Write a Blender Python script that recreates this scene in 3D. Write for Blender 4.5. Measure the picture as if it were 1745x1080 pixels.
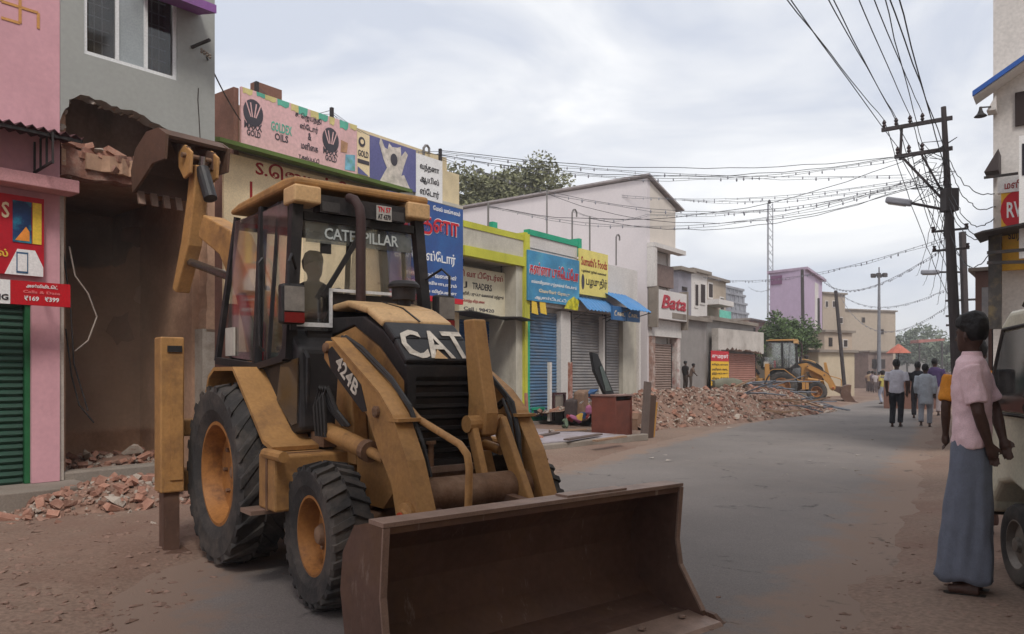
import bpy, bmesh, math, random
import numpy as np
from mathutils import Vector, Matrix, noise
random.seed(7)
sc = bpy.context.scene
for o in list(bpy.data.objects): bpy.data.objects.remove(o)
COL = sc.collection
R = math.radians
# ---------------------------------------------------------------- camera
F, YH, HC, CX = 1300.0, 636.0, 1.45, 872.5       # focal length, horizon row, eye height (photo is 1745 x 1080)
cd = bpy.data.cameras.new('camera'); cam = bpy.data.objects.new('camera', cd); COL.objects.link(cam)
cam.location = (0, 0, HC); cam.rotation_euler = (R(90), 0, 0)
cd.sensor_width = 36; cd.lens = F/1745*36; cd.shift_y = (YH-540)/1745
cd.clip_start = .05; cd.clip_end = 3000
sc.camera = cam
# ---------------------------------------------------------------- sky and sun
SUN_EL, SUN_AZ = R(52), R(168)                    # azimuth clockwise from +Y: behind the camera, slightly right
wd = bpy.data.worlds.new('World'); sc.world = wd; wd.use_nodes = True
nt = wd.node_tree; nt.nodes.clear()
def N(t, typ, **kw):
    n = t.nodes.new(typ)
    for k, v in kw.items():
        if k.startswith('i_'):
            n.inputs[k[2:].replace('_', ' ')].default_value = v
        else: setattr(n, k, v)
    return n
out = N(nt, 'ShaderNodeOutputWorld'); bg = N(nt, 'ShaderNodeBackground'); bg.inputs[1].default_value = .1
sky = N(nt, 'ShaderNodeTexSky', sky_type='NISHITA', sun_disc=False, sun_elevation=SUN_EL, sun_rotation=SUN_AZ)
tc = N(nt, 'ShaderNodeTexCoord')
mp = N(nt, 'ShaderNodeMapping'); mp.inputs['Scale'].default_value = (1, 1, 2.6); mp.inputs['Rotation'].default_value = (0, .12, .4)
nz = N(nt, 'ShaderNodeTexNoise'); nz.inputs['Scale'].default_value = 3.0; nz.inputs['Detail'].default_value = 7; nz.inputs['Roughness'].default_value = .52; nz.inputs['Distortion'].default_value = .5
rp = N(nt, 'ShaderNodeValToRGB')
cr = rp.color_ramp
cr.elements[0].position = .37; cr.elements[0].color = (4.7, 5.0, 5.7, 1)
cr.elements[1].position = .64; cr.elements[1].color = (7.7, 7.7, 7.7, 1)
e = cr.elements.new(.5); e.color = (6.0, 6.15, 6.5, 1)
mx = N(nt, 'ShaderNodeMix', data_type='RGBA'); mx.inputs[0].default_value = .94
L = nt.links.new
L(tc.outputs['Generated'], mp.inputs[0]); L(mp.outputs[0], nz.inputs['Vector']); L(nz.outputs[0], rp.inputs[0])
L(sky.outputs[0], mx.inputs[6]); L(rp.outputs[0], mx.inputs[7]); L(mx.outputs[2], bg.inputs[0]); L(bg.outputs[0], out.inputs[0])
sl = bpy.data.lights.new('sun', 'SUN'); so = bpy.data.objects.new('sun', sl); COL.objects.link(so)
sl.energy = 1.5; sl.angle = R(15); sl.color = (1, .96, .9)
sd = Vector((math.sin(SUN_AZ)*math.cos(SUN_EL), math.cos(SUN_AZ)*math.cos(SUN_EL), math.sin(SUN_EL)))
so.rotation_euler = sd.to_track_quat('Z', 'Y').to_euler()
vs = sc.view_settings; vs.view_transform = 'Standard'; vs.look = 'None'; vs.exposure = 0.60; vs.gamma = 1; vs.use_curve_mapping = False
sc.cycles.max_bounces = 6; sc.cycles.transparent_max_bounces = 12

# ---------------------------------------------------------------- pixel helpers (a pixel is a direction)
def gnd(px, py, z=0.0):
    Y = F*(HC-z)/(py-YH); return Vector(((px-CX)/F*Y, Y, z))
def at(px, py, Y): return Vector(((px-CX)/F*Y, Y, HC+(YH-py)/F*Y))
class Frame:
    def __init__(s, ox, oy, ang): s.o = Vector((ox, oy, 0)); s.a = ang; s.u = Vector((math.cos(ang), math.sin(ang), 0)); s.v = Vector((-math.sin(ang), math.cos(ang), 0))
    def w(s, x, y, z=0): return s.o + s.u*x + s.v*y + Vector((0, 0, z))
    def loc(s, P): d = P-s.o; return (d.dot(s.u), d.dot(s.v), P.z)
    def pix(s, px, py, d=0.0):          # meets the plane y=d of the frame -> (x, z)
        r = Vector(((px-CX)/F, 1, (YH-py)/F)); c = Vector((0, 0, HC))
        k = (d-(c-s.o).dot(s.v))/r.dot(s.v); P = c+r*k
        return ((P-s.o).dot(s.u), P.z)
def street(px0, Y0, vpx):               # frame through pixel column px0 at depth Y0 whose x axis vanishes at vpx
    return Frame((px0-CX)/F*Y0, Y0, math.atan2(1, (vpx-CX)/F))
WF = Frame(0, 0, 0)
FA = street(100, 8.3, 2000)             # pink and grey houses
FB = street(885, 20.0, 1850)            # row of shops

# ---------------------------------------------------------------- materials
MATS = {}
def mat(name, col, rough=.75, metal=0, var=.18, scale=3, dirt=None, damt=.45, dscale=1.5, bump=.15, bscale=40, streak=0, rnd=0, spec=.3, fine=.1, scratch=None, samt=.5, fscale=17):
    if name in MATS: return MATS[name]
    m = bpy.data.materials.new(name); m.use_nodes = True; t = m.node_tree; l = t.links.new
    b = t.nodes['Principled BSDF']; b.inputs['Roughness'].default_value = rough; b.inputs['Metallic'].default_value = metal
    b.inputs['Specular IOR Level'].default_value = spec
    tc = N(t, 'ShaderNodeTexCoord')
    n1 = N(t, 'ShaderNodeTexNoise'); n1.inputs['Scale'].default_value = scale; n1.inputs['Detail'].default_value = 6; n1.inputs['Roughness'].default_value = .6
    l(tc.outputs['Object'], n1.inputs['Vector'])
    mr = N(t, 'ShaderNodeMapRange'); mr.inputs[1].default_value = .3; mr.inputs[2].default_value = .7; mr.inputs[3].default_value = 1-var; mr.inputs[4].default_value = 1+var
    l(n1.outputs[0], mr.inputs[0])
    nf = N(t, 'ShaderNodeTexNoise'); nf.inputs['Scale'].default_value = scale*fscale; nf.inputs['Detail'].default_value = 3
    l(tc.outputs['Object'], nf.inputs['Vector'])
    mf = N(t, 'ShaderNodeMapRange'); mf.inputs[1].default_value = .3; mf.inputs[2].default_value = .7; mf.inputs[3].default_value = 1-fine; mf.inputs[4].default_value = 1+fine
    l(nf.outputs[0], mf.inputs[0])
    mm = N(t, 'ShaderNodeMath', operation='MULTIPLY'); l(mr.outputs[0], mm.inputs[0]); l(mf.outputs[0], mm.inputs[1])
    src = mm.outputs[0]
    if rnd:
        oi = N(t, 'ShaderNodeObjectInfo'); mo = N(t, 'ShaderNodeMapRange'); mo.inputs[3].default_value = 1-rnd; mo.inputs[4].default_value = 1+rnd
        l(oi.outputs['Random'], mo.inputs[0]); m2 = N(t, 'ShaderNodeMath', operation='MULTIPLY'); l(src, m2.inputs[0]); l(mo.outputs[0], m2.inputs[1]); src = m2.outputs[0]
    vm = N(t, 'ShaderNodeVectorMath', operation='SCALE'); vm.inputs[0].default_value = col; l(src, vm.inputs['Scale'])
    c = vm.outputs[0]
    if dirt is not None:
        n2 = N(t, 'ShaderNodeTexNoise'); n2.inputs['Scale'].default_value = dscale; n2.inputs['Detail'].default_value = 8; n2.inputs['Roughness'].default_value = .68
        if streak:
            ms = N(t, 'ShaderNodeMapping'); ms.inputs['Scale'].default_value = (1, 1, 1/streak); l(tc.outputs['Object'], ms.inputs[0]); l(ms.outputs[0], n2.inputs['Vector'])
        else: l(tc.outputs['Object'], n2.inputs['Vector'])
        rr = N(t, 'ShaderNodeMapRange'); rr.inputs[1].default_value = .62-.3*damt; rr.inputs[2].default_value = .8-.2*damt; rr.inputs[4].default_value = min(1, damt*1.6)
        l(n2.outputs[0], rr.inputs[0])
        mc = N(t, 'ShaderNodeMix', data_type='RGBA'); l(rr.outputs[0], mc.inputs[0]); l(c, mc.inputs[6]); mc.inputs[7].default_value = (*dirt, 1); c = mc.outputs[2]
    if scratch is not None:
        n4 = N(t, 'ShaderNodeTexNoise'); n4.inputs['Scale'].default_value = 5; n4.inputs['Detail'].default_value = 9; n4.inputs['Roughness'].default_value = .75
        m4 = N(t, 'ShaderNodeMapping'); m4.inputs['Scale'].default_value = (1.6, 2.6, .45); m4.inputs['Rotation'].default_value = (.3, .2, .4); l(tc.outputs['Object'], m4.inputs[0]); l(m4.outputs[0], n4.inputs['Vector'])
        r4 = N(t, 'ShaderNodeMapRange'); r4.inputs[1].default_value = .60; r4.inputs[2].default_value = .72; r4.inputs[4].default_value = samt; l(n4.outputs[0], r4.inputs[0])
        c4 = N(t, 'ShaderNodeMix', data_type='RGBA'); l(r4.outputs[0], c4.inputs[0]); l(c, c4.inputs[6]); c4.inputs[7].default_value = (*scratch, 1); c = c4.outputs[2]
    l(c, b.inputs['Base Color'])
    if bump:
        n3 = N(t, 'ShaderNodeTexNoise'); n3.inputs['Scale'].default_value = bscale; n3.inputs['Detail'].default_value = 5
        l(tc.outputs['Object'], n3.inputs['Vector'])
        bp = N(t, 'ShaderNodeBump'); bp.inputs['Strength'].default_value = min(1, bump*1.2); bp.inputs['Distance'].default_value = .01; l(n3.outputs[0], bp.inputs['Height']); l(bp.outputs[0], b.inputs['Normal'])
    MATS[name] = m; return m
def srgb(r, g, b):
    f = lambda v: (v/255/12.92 if v/255 <= .04045 else ((v/255+.055)/1.055)**2.4)
    return (f(r), f(g), f(b))
def glass(name, tint=(.8, .84, .84), refl=.12, dust=.1, dustc=(.3, .27, .24)):
    if name in MATS: return MATS[name]
    m = bpy.data.materials.new(name); m.use_nodes = True; t = m.node_tree; l = t.links.new; t.nodes.clear()
    o = N(t, 'ShaderNodeOutputMaterial'); tr = N(t, 'ShaderNodeBsdfTransparent'); tr.inputs[0].default_value = (*tint, 1)
    gl = N(t, 'ShaderNodeBsdfGlossy'); gl.inputs['Roughness'].default_value = .06
    lw = N(t, 'ShaderNodeLayerWeight'); lw.inputs[0].default_value = .35
    ma = N(t, 'ShaderNodeMath', operation='MULTIPLY_ADD'); ma.inputs[1].default_value = .5; ma.inputs[2].default_value = refl*.5; l(lw.outputs['Fresnel'], ma.inputs[0])
    m1 = N(t, 'ShaderNodeMixShader'); l(ma.outputs[0], m1.inputs[0]); l(tr.outputs[0], m1.inputs[1]); l(gl.outputs[0], m1.inputs[2])
    df = N(t, 'ShaderNodeBsdfDiffuse'); df.inputs[0].default_value = (*dustc, 1)
    tc = N(t, 'ShaderNodeTexCoord'); nz = N(t, 'ShaderNodeTexNoise'); nz.inputs['Scale'].default_value = 5; nz.inputs['Detail'].default_value = 6; l(tc.outputs['Object'], nz.inputs['Vector'])
    mr = N(t, 'ShaderNodeMapRange'); mr.inputs[1].default_value = .35; mr.inputs[2].default_value = .75; mr.inputs[4].default_value = dust*2; l(nz.outputs[0], mr.inputs[0])
    m2 = N(t, 'ShaderNodeMixShader'); l(mr.outputs[0], m2.inputs[0]); l(m1.outputs[0], m2.inputs[1]); l(df.outputs[0], m2.inputs[2]); l(m2.outputs[0], o.inputs[0])
    MATS[name] = m; return m

# ---------------------------------------------------------------- mesh helpers
class MB:
    def __init__(s): s.v = []; s.f = []
    def add(s, vs, fs):
        n = len(s.v); s.v += [tuple(v) for v in vs]; s.f += [tuple(i+n for i in f) for f in fs]; return s
    def box(s, x0, x1, y0, y1, z0, z1):
        return s.add([(x0,y0,z0),(x1,y0,z0),(x1,y1,z0),(x0,y1,z0),(x0,y0,z1),(x1,y0,z1),(x1,y1,z1),(x0,y1,z1)],
            [(0,3,2,1),(4,5,6,7),(0,1,5,4),(1,2,6,5),(2,3,7,6),(3,0,4,7)])
    def bar(s, a, b, w, h, up=(0,0,1)):
        a = Vector(a); b = Vector(b); d = (b-a).normalized(); u = Vector(up)
        if abs(d.dot(u)) > .98: u = Vector((1,0,0))
        x = d.cross(u).normalized()*w/2; y = x.cross(d).normalized()*h/2
        vs = [p+i*x+j*y for p in (a,b) for i,j in ((-1,-1),(1,-1),(1,1),(-1,1))]
        return s.add(vs, [(0,1,2,3),(7,6,5,4),(0,4,5,1),(1,5,6,2),(2,6,7,3),(3,7,4,0)])
    def prism(s, poly, axis, a, b):
        n = len(poly)
        def P(p, k): return (k,p[0],p[1]) if axis == 'x' else (p[0],k,p[1]) if axis == 'y' else (p[0],p[1],k)
        return s.add([P(p,a) for p in poly]+[P(p,b) for p in poly], [tuple(range(n))[::-1], tuple(range(n,2*n))]+[(i,(i+1)%n,n+(i+1)%n,n+i) for i in range(n)])
    def strip(s, pts, axis, a, b, th):      # an open profile given thickness, extruded along axis
        up = []; lo = []
        for i, p in enumerate(pts):
            q0 = pts[max(0,i-1)]; q1 = pts[min(len(pts)-1,i+1)]; dx, dz = q1[0]-q0[0], q1[1]-q0[1]; k = math.hypot(dx,dz) or 1
            nx, nz = -dz/k*th/2, dx/k*th/2; up.append((p[0]+nx,p[1]+nz)); lo.append((p[0]-nx,p[1]-nz))
        for i in range(len(pts)-1): s.prism([up[i],up[i+1],lo[i+1],lo[i]], axis, a, b)
        return s
    def tube(s, pts, r, n=8, cap=True):
        pts = [Vector(p) for p in pts]; m = len(pts); rs = r if isinstance(r,(list,tuple)) else [r]*m; base = len(s.v); up = None
        for i,p in enumerate(pts):
            d = (pts[min(m-1,i+1)]-pts[max(0,i-1)]).normalized()
            if up is None: up = Vector((0,0,1)) if abs(d.z)<.9 else Vector((1,0,0))
            x = d.cross(up).normalized(); y = x.cross(d).normalized(); up = y
            for k in range(n):
                a = 2*math.pi*k/n; s.v.append(tuple(p+(x*math.cos(a)+y*math.sin(a))*rs[i]))
        for i in range(m-1):
            for k in range(n):
                a = base+i*n+k; b = base+i*n+(k+1)%n; s.f.append((a,b,b+n,a+n))
        if cap: s.f.append(tuple(range(base,base+n))[::-1]); s.f.append(tuple(range(base+(m-1)*n,base+m*n)))
        return s
    def lathe(s, prof, c=(0,0,0), axis='z', n=24, cap=True):
        base = len(s.v); m = len(prof)
        for r,h in prof:
            for k in range(n):
                a = 2*math.pi*k/n; x,y = r*math.cos(a), r*math.sin(a)
                p = (x,y,h) if axis=='z' else (x,h,y) if axis=='y' else (h,x,y)
                s.v.append((c[0]+p[0],c[1]+p[1],c[2]+p[2]))
        for i in range(m-1):
            for k in range(n):
                a = base+i*n+k; b = base+i*n+(k+1)%n; s.f.append((a,b,b+n,a+n))
        if cap: s.f.append(tuple(range(base,base+n))[::-1]); s.f.append(tuple(range(base+(m-1)*n,base+m*n)))
        return s
    def mesh(s, name, off=(0,0,0), smooth=False, recalc=True):
        me = bpy.data.meshes.new(name); o = off
        me.from_pydata([(v[0]-o[0],v[1]-o[1],v[2]-o[2]) for v in s.v], [], s.f)
        if recalc:
            bm = bmesh.new(); bm.from_mesh(me); bmesh.ops.recalc_face_normals(bm, faces=bm.faces); bm.to_mesh(me); bm.free()
        if smooth:
            for p in me.polygons: p.use_smooth = True
            try: me.set_sharp_from_angle(angle=R(38))
            except Exception: pass
        return me
def link(name, me, m, parent=None):
    o = bpy.data.objects.new(name, me); COL.objects.link(o)
    if m and me and not me.materials: me.materials.append(m)
    if parent: o.parent = parent
    return o
def tags(o, label, cat, group=None, kind=None):
    if label: o['label'] = label
    if cat: o['category'] = cat
    if group: o['group'] = group
    if kind: o['kind'] = kind
    return o
def bevel(o, w, seg=2):
    b = o.modifiers.new('bevel','BEVEL'); b.width = w; b.segments = seg; b.limit_method = 'ANGLE'; b.angle_limit = R(35); b.harden_normals = False
class Thing:
    def __init__(s, name, label, cat, fr=WF, base=(0,0,0), group=None, kind=None):
        s.fr = fr; s.off = base; s.o = bpy.data.objects.new(name, None); COL.objects.link(s.o); s.o.empty_display_size = .2
        s.o.location = fr.w(*base); s.o.rotation_euler = (0,0,fr.a); tags(s.o, label, cat, group, kind)
    def part(s, name, mb, m, parent=None, label=None, bev=0, seg=2, smooth=False, kind=None):
        o = link(name, mb.mesh(name, s.off, smooth), m, parent or s.o)
        if label: o['label'] = label
        if kind: o['kind'] = kind
        if bev: bevel(o, bev, seg)
        return o
    def text(s, string, x0, x1, z0, z1, y, m, name='lettering', parent=None, depth=.006, shear=0, italic=0):
        me = text_mesh(string, x1-x0, z1-z0, depth, italic)
        if me is None: return None
        for v in me.vertices:
            a,b,c = v.co; v.co = (x0+a-s.off[0], y-c-s.off[1], z0+b+shear*a-s.off[2])
        return link(name, me, m, parent or s.o)
def solo(name, label, cat, mb, m, fr=WF, base=None, group=None, kind=None, bev=0, smooth=False):
    if base is None:
        a = np.array(mb.v); base = ((a[:,0].min()+a[:,0].max())/2, (a[:,1].min()+a[:,1].max())/2, a[:,2].min())
    o = link(name, mb.mesh(name, base, smooth), m); o.location = fr.w(*[float(q) for q in base]); o.rotation_euler = (0,0,fr.a)
    if bev: bevel(o, bev)
    return tags(o, label, cat, group, kind)
def text_mesh(string, w, h, depth=.006, italic=0):
    cu = bpy.data.curves.new('txt','FONT'); cu.body = string; cu.resolution_u = 2; cu.extrude = depth/2; cu.shear = italic; cu.offset = .018
    ob = bpy.data.objects.new('txt', cu); COL.objects.link(ob); dg = bpy.context.evaluated_depsgraph_get(); dg.update()
    me = bpy.data.meshes.new_from_object(ob.evaluated_get(dg)); bpy.data.objects.remove(ob); bpy.data.curves.remove(cu)
    if not me.vertices: return None
    a = np.array([v.co for v in me.vertices]); lo = a.min(0); hi = a.max(0)
    sx = w/max(hi[0]-lo[0],1e-6); sz = h/max(hi[1]-lo[1],1e-6)
    for v in me.vertices: v.co = ((v.co[0]-lo[0])*sx, (v.co[1]-lo[1])*sz, v.co[2])
    me.materials.clear(); return me
def copy_tree(o, parent=None):
    c = o.copy(); COL.objects.link(c); c.parent = parent
    for ch in list(o.children): copy_tree(ch, c)
    return c
def ragged(pts, step=.06, amp=.03, seed=0):    # a polyline with a broken, uneven edge
    rg = random.Random(seed); out = [pts[0]]
    for a,b in zip(pts[:-1],pts[1:]):
        d = math.hypot(b[0]-a[0],b[1]-a[1]); n = max(1,int(d/step))
        for i in range(1,n+1):
            k = i/n; q = (a[0]+(b[0]-a[0])*k, a[1]+(b[1]-a[1])*k)
            out.append(q if i==n and b is pts[-1] else (q[0]+rg.uniform(-amp,amp), q[1]+rg.uniform(-amp,amp)))
    return out
# ================================================================ materials used widely
def m_(n): return MATS[n]
mat('pink_wall', srgb(206,156,164), .85, var=.1, scale=1.2, dirt=srgb(150,110,112), damt=.28, dscale=1.3, streak=3, bump=.04, fine=.04)
mat('pink_trim', srgb(190,140,142), .85, dirt=srgb(120,90,85), damt=.4, streak=2)
mat('grey_wall', srgb(154,155,151), .88, var=.05, scale=1.2, dirt=srgb(134,130,122), damt=.3, dscale=1.2, streak=3, bump=.04, fine=.04)
mat('concrete', srgb(138,128,118), .9, var=.2, dirt=srgb(98,84,74), damt=.5, bump=.3)
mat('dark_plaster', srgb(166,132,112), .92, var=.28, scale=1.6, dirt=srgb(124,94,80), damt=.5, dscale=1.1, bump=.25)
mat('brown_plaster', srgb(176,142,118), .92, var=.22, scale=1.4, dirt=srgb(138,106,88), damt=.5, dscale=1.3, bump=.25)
mat('brick', srgb(148,108,92), .92, var=.22, scale=9, dirt=srgb(160,132,116), damt=.45, dscale=9, rnd=.35, bump=.35, bscale=60)
mat('brick_chunk', srgb(138,108,94), .92, var=.25, scale=7, dirt=srgb(120,100,90), damt=.5, dscale=7, rnd=.35, bump=.4, bscale=50)
mat('mortar_lump', srgb(172,160,148), .92, var=.2, scale=6, dirt=srgb(130,100,86), damt=.5, dscale=6, rnd=.25, bump=.4)
mat('mound_dirt', srgb(132,106,92), .95, var=.3, scale=5, dirt=srgb(112,84,72), damt=.55, dscale=3, bump=.6, bscale=30)
mat('brown_brick_in', srgb(120,84,68), .95, var=.3, scale=9, bump=.4); mat('pale_scar', srgb(186,164,146), .95, var=.2, scale=6, bump=.3)
mat('white_frame', srgb(215,215,215), .5, var=.05, bump=.02)
mat('dark_iron', (.03,.026,.026), .6, var=.25, dirt=(.08,.05,.04), damt=.4, dscale=8)
mat('black_rubber', (.04,.037,.036), .85, var=.25, scale=4, dirt=(.12,.10,.085), damt=.6, dscale=3, bump=.3)
mat('maroon_sheet', srgb(74,42,44), .7, var=.2, dirt=srgb(50,34,34), damt=.5)
mat('green_shutter', srgb(48,84,68), .6, var=.15, dirt=srgb(40,50,46), damt=.45, streak=.3)
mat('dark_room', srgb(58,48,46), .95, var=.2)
glass('window_glass', (.62,.62,.62), .08, .04)
glass('clear_glass', (.94,.95,.95), .16, .06, (.5,.46,.42))
mat('white_print', srgb(228,226,224), .7, var=.04, bump=0)
mat('red_print', srgb(190,32,44), .6, var=.08, bump=0)
mat('black_print', srgb(40,36,40), .7, var=.08, bump=0)
mat('yellow_print', srgb(226,190,70), .7, var=.06, bump=0)
mat('cream_print', srgb(226,205,168), .75, var=.06, bump=0)

# ================================================================ ground and road
left_px = [(200,1080),(285,985),(470,905),(930,805),(1100,762),(1250,724),(1400,698),(1470,684)]
right_px = [(1395,1080),(1470,980),(1530,880),(1560,800),(1585,740),(1580,706),(1562,691)]
LE = [(-26,-26),(-9,-3),(-5,1.5),(-3,3.4)]+[tuple(gnd(*p)[:2]) for p in left_px]+[(52,92),(170,300)]
RE = [(-14,-26),(-3.4,-3),(-.9,.6),(.6,2.6)]+[tuple(gnd(*p)[:2]) for p in right_px]+[(57,88),(178,295)]
poly = np.array(LE+RE[::-1])
def sdist(P):                                   # signed distance to the road outline, > 0 off the road; side: which kerb is nearer
    a = poly; b = np.roll(poly,-1,0); d = np.full(len(P),1e9); inside = np.zeros(len(P),bool)
    for p,q in zip(a,b):
        e = q-p; w = P-p; k = np.clip((w@e)/(e@e),0,1); d = np.minimum(d, np.hypot(*(w-k[:,None]*e).T))
        c = ((p[1]>P[:,1])!=(q[1]>P[:,1])) & (P[:,0] < (q[0]-p[0])*(P[:,1]-p[1])/(q[1]-p[1]+1e-12)+p[0]); inside ^= c
    return np.where(inside,-d,d)
def h_ground(P):
    s = sdist(P); st = np.clip((s+.35)/1.3,0,1); st = st*st*(3-2*st)
    n = np.array([noise.noise((x*1.1,y*1.1,0))*.6+noise.noise((x*3.7,y*3.7,3))*.3+noise.noise((x*11,y*11,5))*.12 for x,y in P])
    near = np.clip((s+1.2)/.8,0,1)
    return -.02+st*.085+near*n*.028
gx = np.concatenate([[-420,-200,-100,-50,-25,-14,-10],np.arange(-8,8,.1),np.arange(8,24,.25),[24.5,26,30,40,60,100,200,420]])
gy = np.concatenate([[-39,-35,-30,-12,-5,-2,0,1],np.arange(2,14,.1),np.arange(14,40,.25),[40.5,44,50,60,80,120,200,400,900]])
X,Y = np.meshgrid(gx,gy); P = np.stack([X.ravel(),Y.ravel()],1); H = h_ground(P)
nx = len(gx); fs = [(j*nx+i,j*nx+i+1,(j+1)*nx+i+1,(j+1)*nx+i) for j in range(len(gy)-1) for i in range(nx-1)]
g = MB(); g.v = [(float(a),float(b),float(c)) for (a,b),c in zip(P,H)]; g.f = fs
m = mat('dirt', srgb(126,106,93), .97, var=.16, scale=.55, dirt=srgb(116,88,76), damt=.55, dscale=.38, bump=.5, bscale=45, fine=.22, fscale=60)
go = link('ground', g.mesh('ground', smooth=True, recalc=False), m); go['kind'] = 'structure'
r = MB(); NA, NC = 34, 20
def along(E, n=NA):
    E = np.array(E); d = np.r_[0,np.cumsum(np.hypot(*np.diff(E,axis=0).T))]; return E, d
LL = LE[:11]+LE[-2:]; RR = RE[:11]+RE[-2:]; edge_d = []
fine_rows = []
for (a,b,c_,d_) in zip(LL[:-1],RR[:-1],LL[1:],RR[1:]):
    n = max(1,min(14,int(math.dist(a,c_)/.6)))
    for i in range(n): k = i/n; fine_rows.append((Vector((*a,0)).lerp(Vector((*c_,0)),k),Vector((*b,0)).lerp(Vector((*d_,0)),k)))
fine_rows.append((Vector((*LL[-1],0)),Vector((*RR[-1],0))))
for a,b in fine_rows:
    wv_ = (b-a); Lw = wv_.length; wv_ /= Lw
    for j in range(NC+1):
        k = j/NC; k = .5-.5*math.cos(math.pi*k); x = -.45+k*(Lw+.9); p = a+wv_*x; r.v.append((p.x,p.y,.004)); edge_d.append(min(x,Lw-x))
w1 = NC+1
r.f = [(i*w1+j,i*w1+j+1,(i+1)*w1+j+1,(i+1)*w1+j) for i in range(len(fine_rows)-1) for j in range(NC)]
am = mat('asphalt', srgb(118,111,107), .93, var=.13, scale=.5, dirt=srgb(130,120,113), damt=.40, dscale=.35, bump=.25, bscale=160, fine=.22, fscale=240)
rme = r.mesh('road', recalc=False); at_ = rme.attributes.new('verge','FLOAT','POINT')
for i,e_ in enumerate(edge_d): at_.data[i].value = e_
t_ = am.node_tree; bs_ = t_.nodes['Principled BSDF']; lk = bs_.inputs['Base Color'].links[0]; src_ = lk.from_socket    # wind-blown dust lies along the verge
an_ = N(t_,'ShaderNodeAttribute',attribute_name='verge'); tn_ = N(t_,'ShaderNodeTexCoord'); nn_ = N(t_,'ShaderNodeTexNoise'); nn_.inputs['Scale'].default_value = 1.9; nn_.inputs['Detail'].default_value = 12; nn_.inputs['Roughness'].default_value = .72; t_.links.new(tn_.outputs['Object'],nn_.inputs['Vector'])
ad_ = N(t_,'ShaderNodeMath',operation='MULTIPLY_ADD'); ad_.inputs[1].default_value = 2.0; t_.links.new(nn_.outputs[0],ad_.inputs[0]); ng_ = N(t_,'ShaderNodeMath',operation='MULTIPLY'); ng_.inputs[1].default_value = -1; t_.links.new(an_.outputs['Fac'],ng_.inputs[0]); t_.links.new(ng_.outputs[0],ad_.inputs[2])
mr_ = N(t_,'ShaderNodeMapRange'); mr_.inputs[1].default_value = .32; mr_.inputs[2].default_value = .72; mr_.inputs[4].default_value = .95; t_.links.new(ad_.outputs[0],mr_.inputs[0])
mc_ = N(t_,'ShaderNodeMix',data_type='RGBA'); t_.links.new(mr_.outputs[0],mc_.inputs[0]); t_.links.new(src_,mc_.inputs[6]); mc_.inputs[7].default_value = (*srgb(132,112,99),1); t_.links.new(mc_.outputs[2],bs_.inputs['Base Color'])
vo_ = N(t_,'ShaderNodeTexVoronoi',feature='DISTANCE_TO_EDGE'); vo_.inputs['Scale'].default_value = .55; wn_ = N(t_,'ShaderNodeTexNoise'); wn_.inputs['Scale'].default_value = 2.2; wn_.inputs['Detail'].default_value = 6
wa_ = N(t_,'ShaderNodeVectorMath',operation='MULTIPLY_ADD'); wa_.inputs[1].default_value = (.9,.9,0); t_.links.new(tn_.outputs['Object'],wn_.inputs['Vector']); t_.links.new(wn_.outputs[1],wa_.inputs[0]); t_.links.new(tn_.outputs['Object'],wa_.inputs[2]); t_.links.new(wa_.outputs[0],vo_.inputs['Vector'])
cr_ = N(t_,'ShaderNodeMapRange'); cr_.inputs[1].default_value = .004; cr_.inputs[2].default_value = .016; cr_.inputs[3].default_value = .75; cr_.inputs[4].default_value = 0; t_.links.new(vo_.outputs[0],cr_.inputs[0])
mk_ = N(t_,'ShaderNodeMapRange'); mk_.inputs[1].default_value = .5; mk_.inputs[2].default_value = .6; t_.links.new(nn_.outputs[0],mk_.inputs[0]); cm_ = N(t_,'ShaderNodeMath',operation='MULTIPLY'); t_.links.new(cr_.outputs[0],cm_.inputs[0]); t_.links.new(mk_.outputs[0],cm_.inputs[1])
cc_ = N(t_,'ShaderNodeMix',data_type='RGBA'); t_.links.new(cm_.outputs[0],cc_.inputs[0]); t_.links.new(mc_.outputs[2],cc_.inputs[6]); cc_.inputs[7].default_value = (.03,.028,.027,1); t_.links.new(cc_.outputs[2],bs_.inputs['Base Color'])
ro = link('road', rme, am); ro['kind'] = 'structure'
def zg(x, y): return max(.004, float(h_ground(np.array([[x,y]]))[0]))

# ================================================================ pink house and its shop
A = FA.pix
tR = A(102,500)[0]; zP = .28
zsh = A(30,512)[1]; ts1 = A(54,650)[0]; ts0 = ts1-2.4
th = Thing('pink_house', 'pink plastered house with a shop shutter beside the broken grey house', 'house', FA, ((ts0+tR)/2,3,0))
w = MB(); zt = 8.6
w.box(ts0-3,ts0,0,.25,zP,zt).box(ts1,tR,0,.25,zP,zsh).box(ts0,tR,0.001,.25,zsh,zt).box(ts0-3,tR-.01,.25,6,0,zt-.01)
th.part('wall', w, m_('pink_wall'))
th.part('plinth', MB().box(ts0-3,A(110,830)[0]+.12,-.55,.24,0,zP-.004), m_('concrete'), bev=.015)
th.part('shutter_jamb', MB().box(ts1-.05,ts1-.002,.04,.2,zP,zsh), mat('green_paint', srgb(40,100,62), .6))
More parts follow.
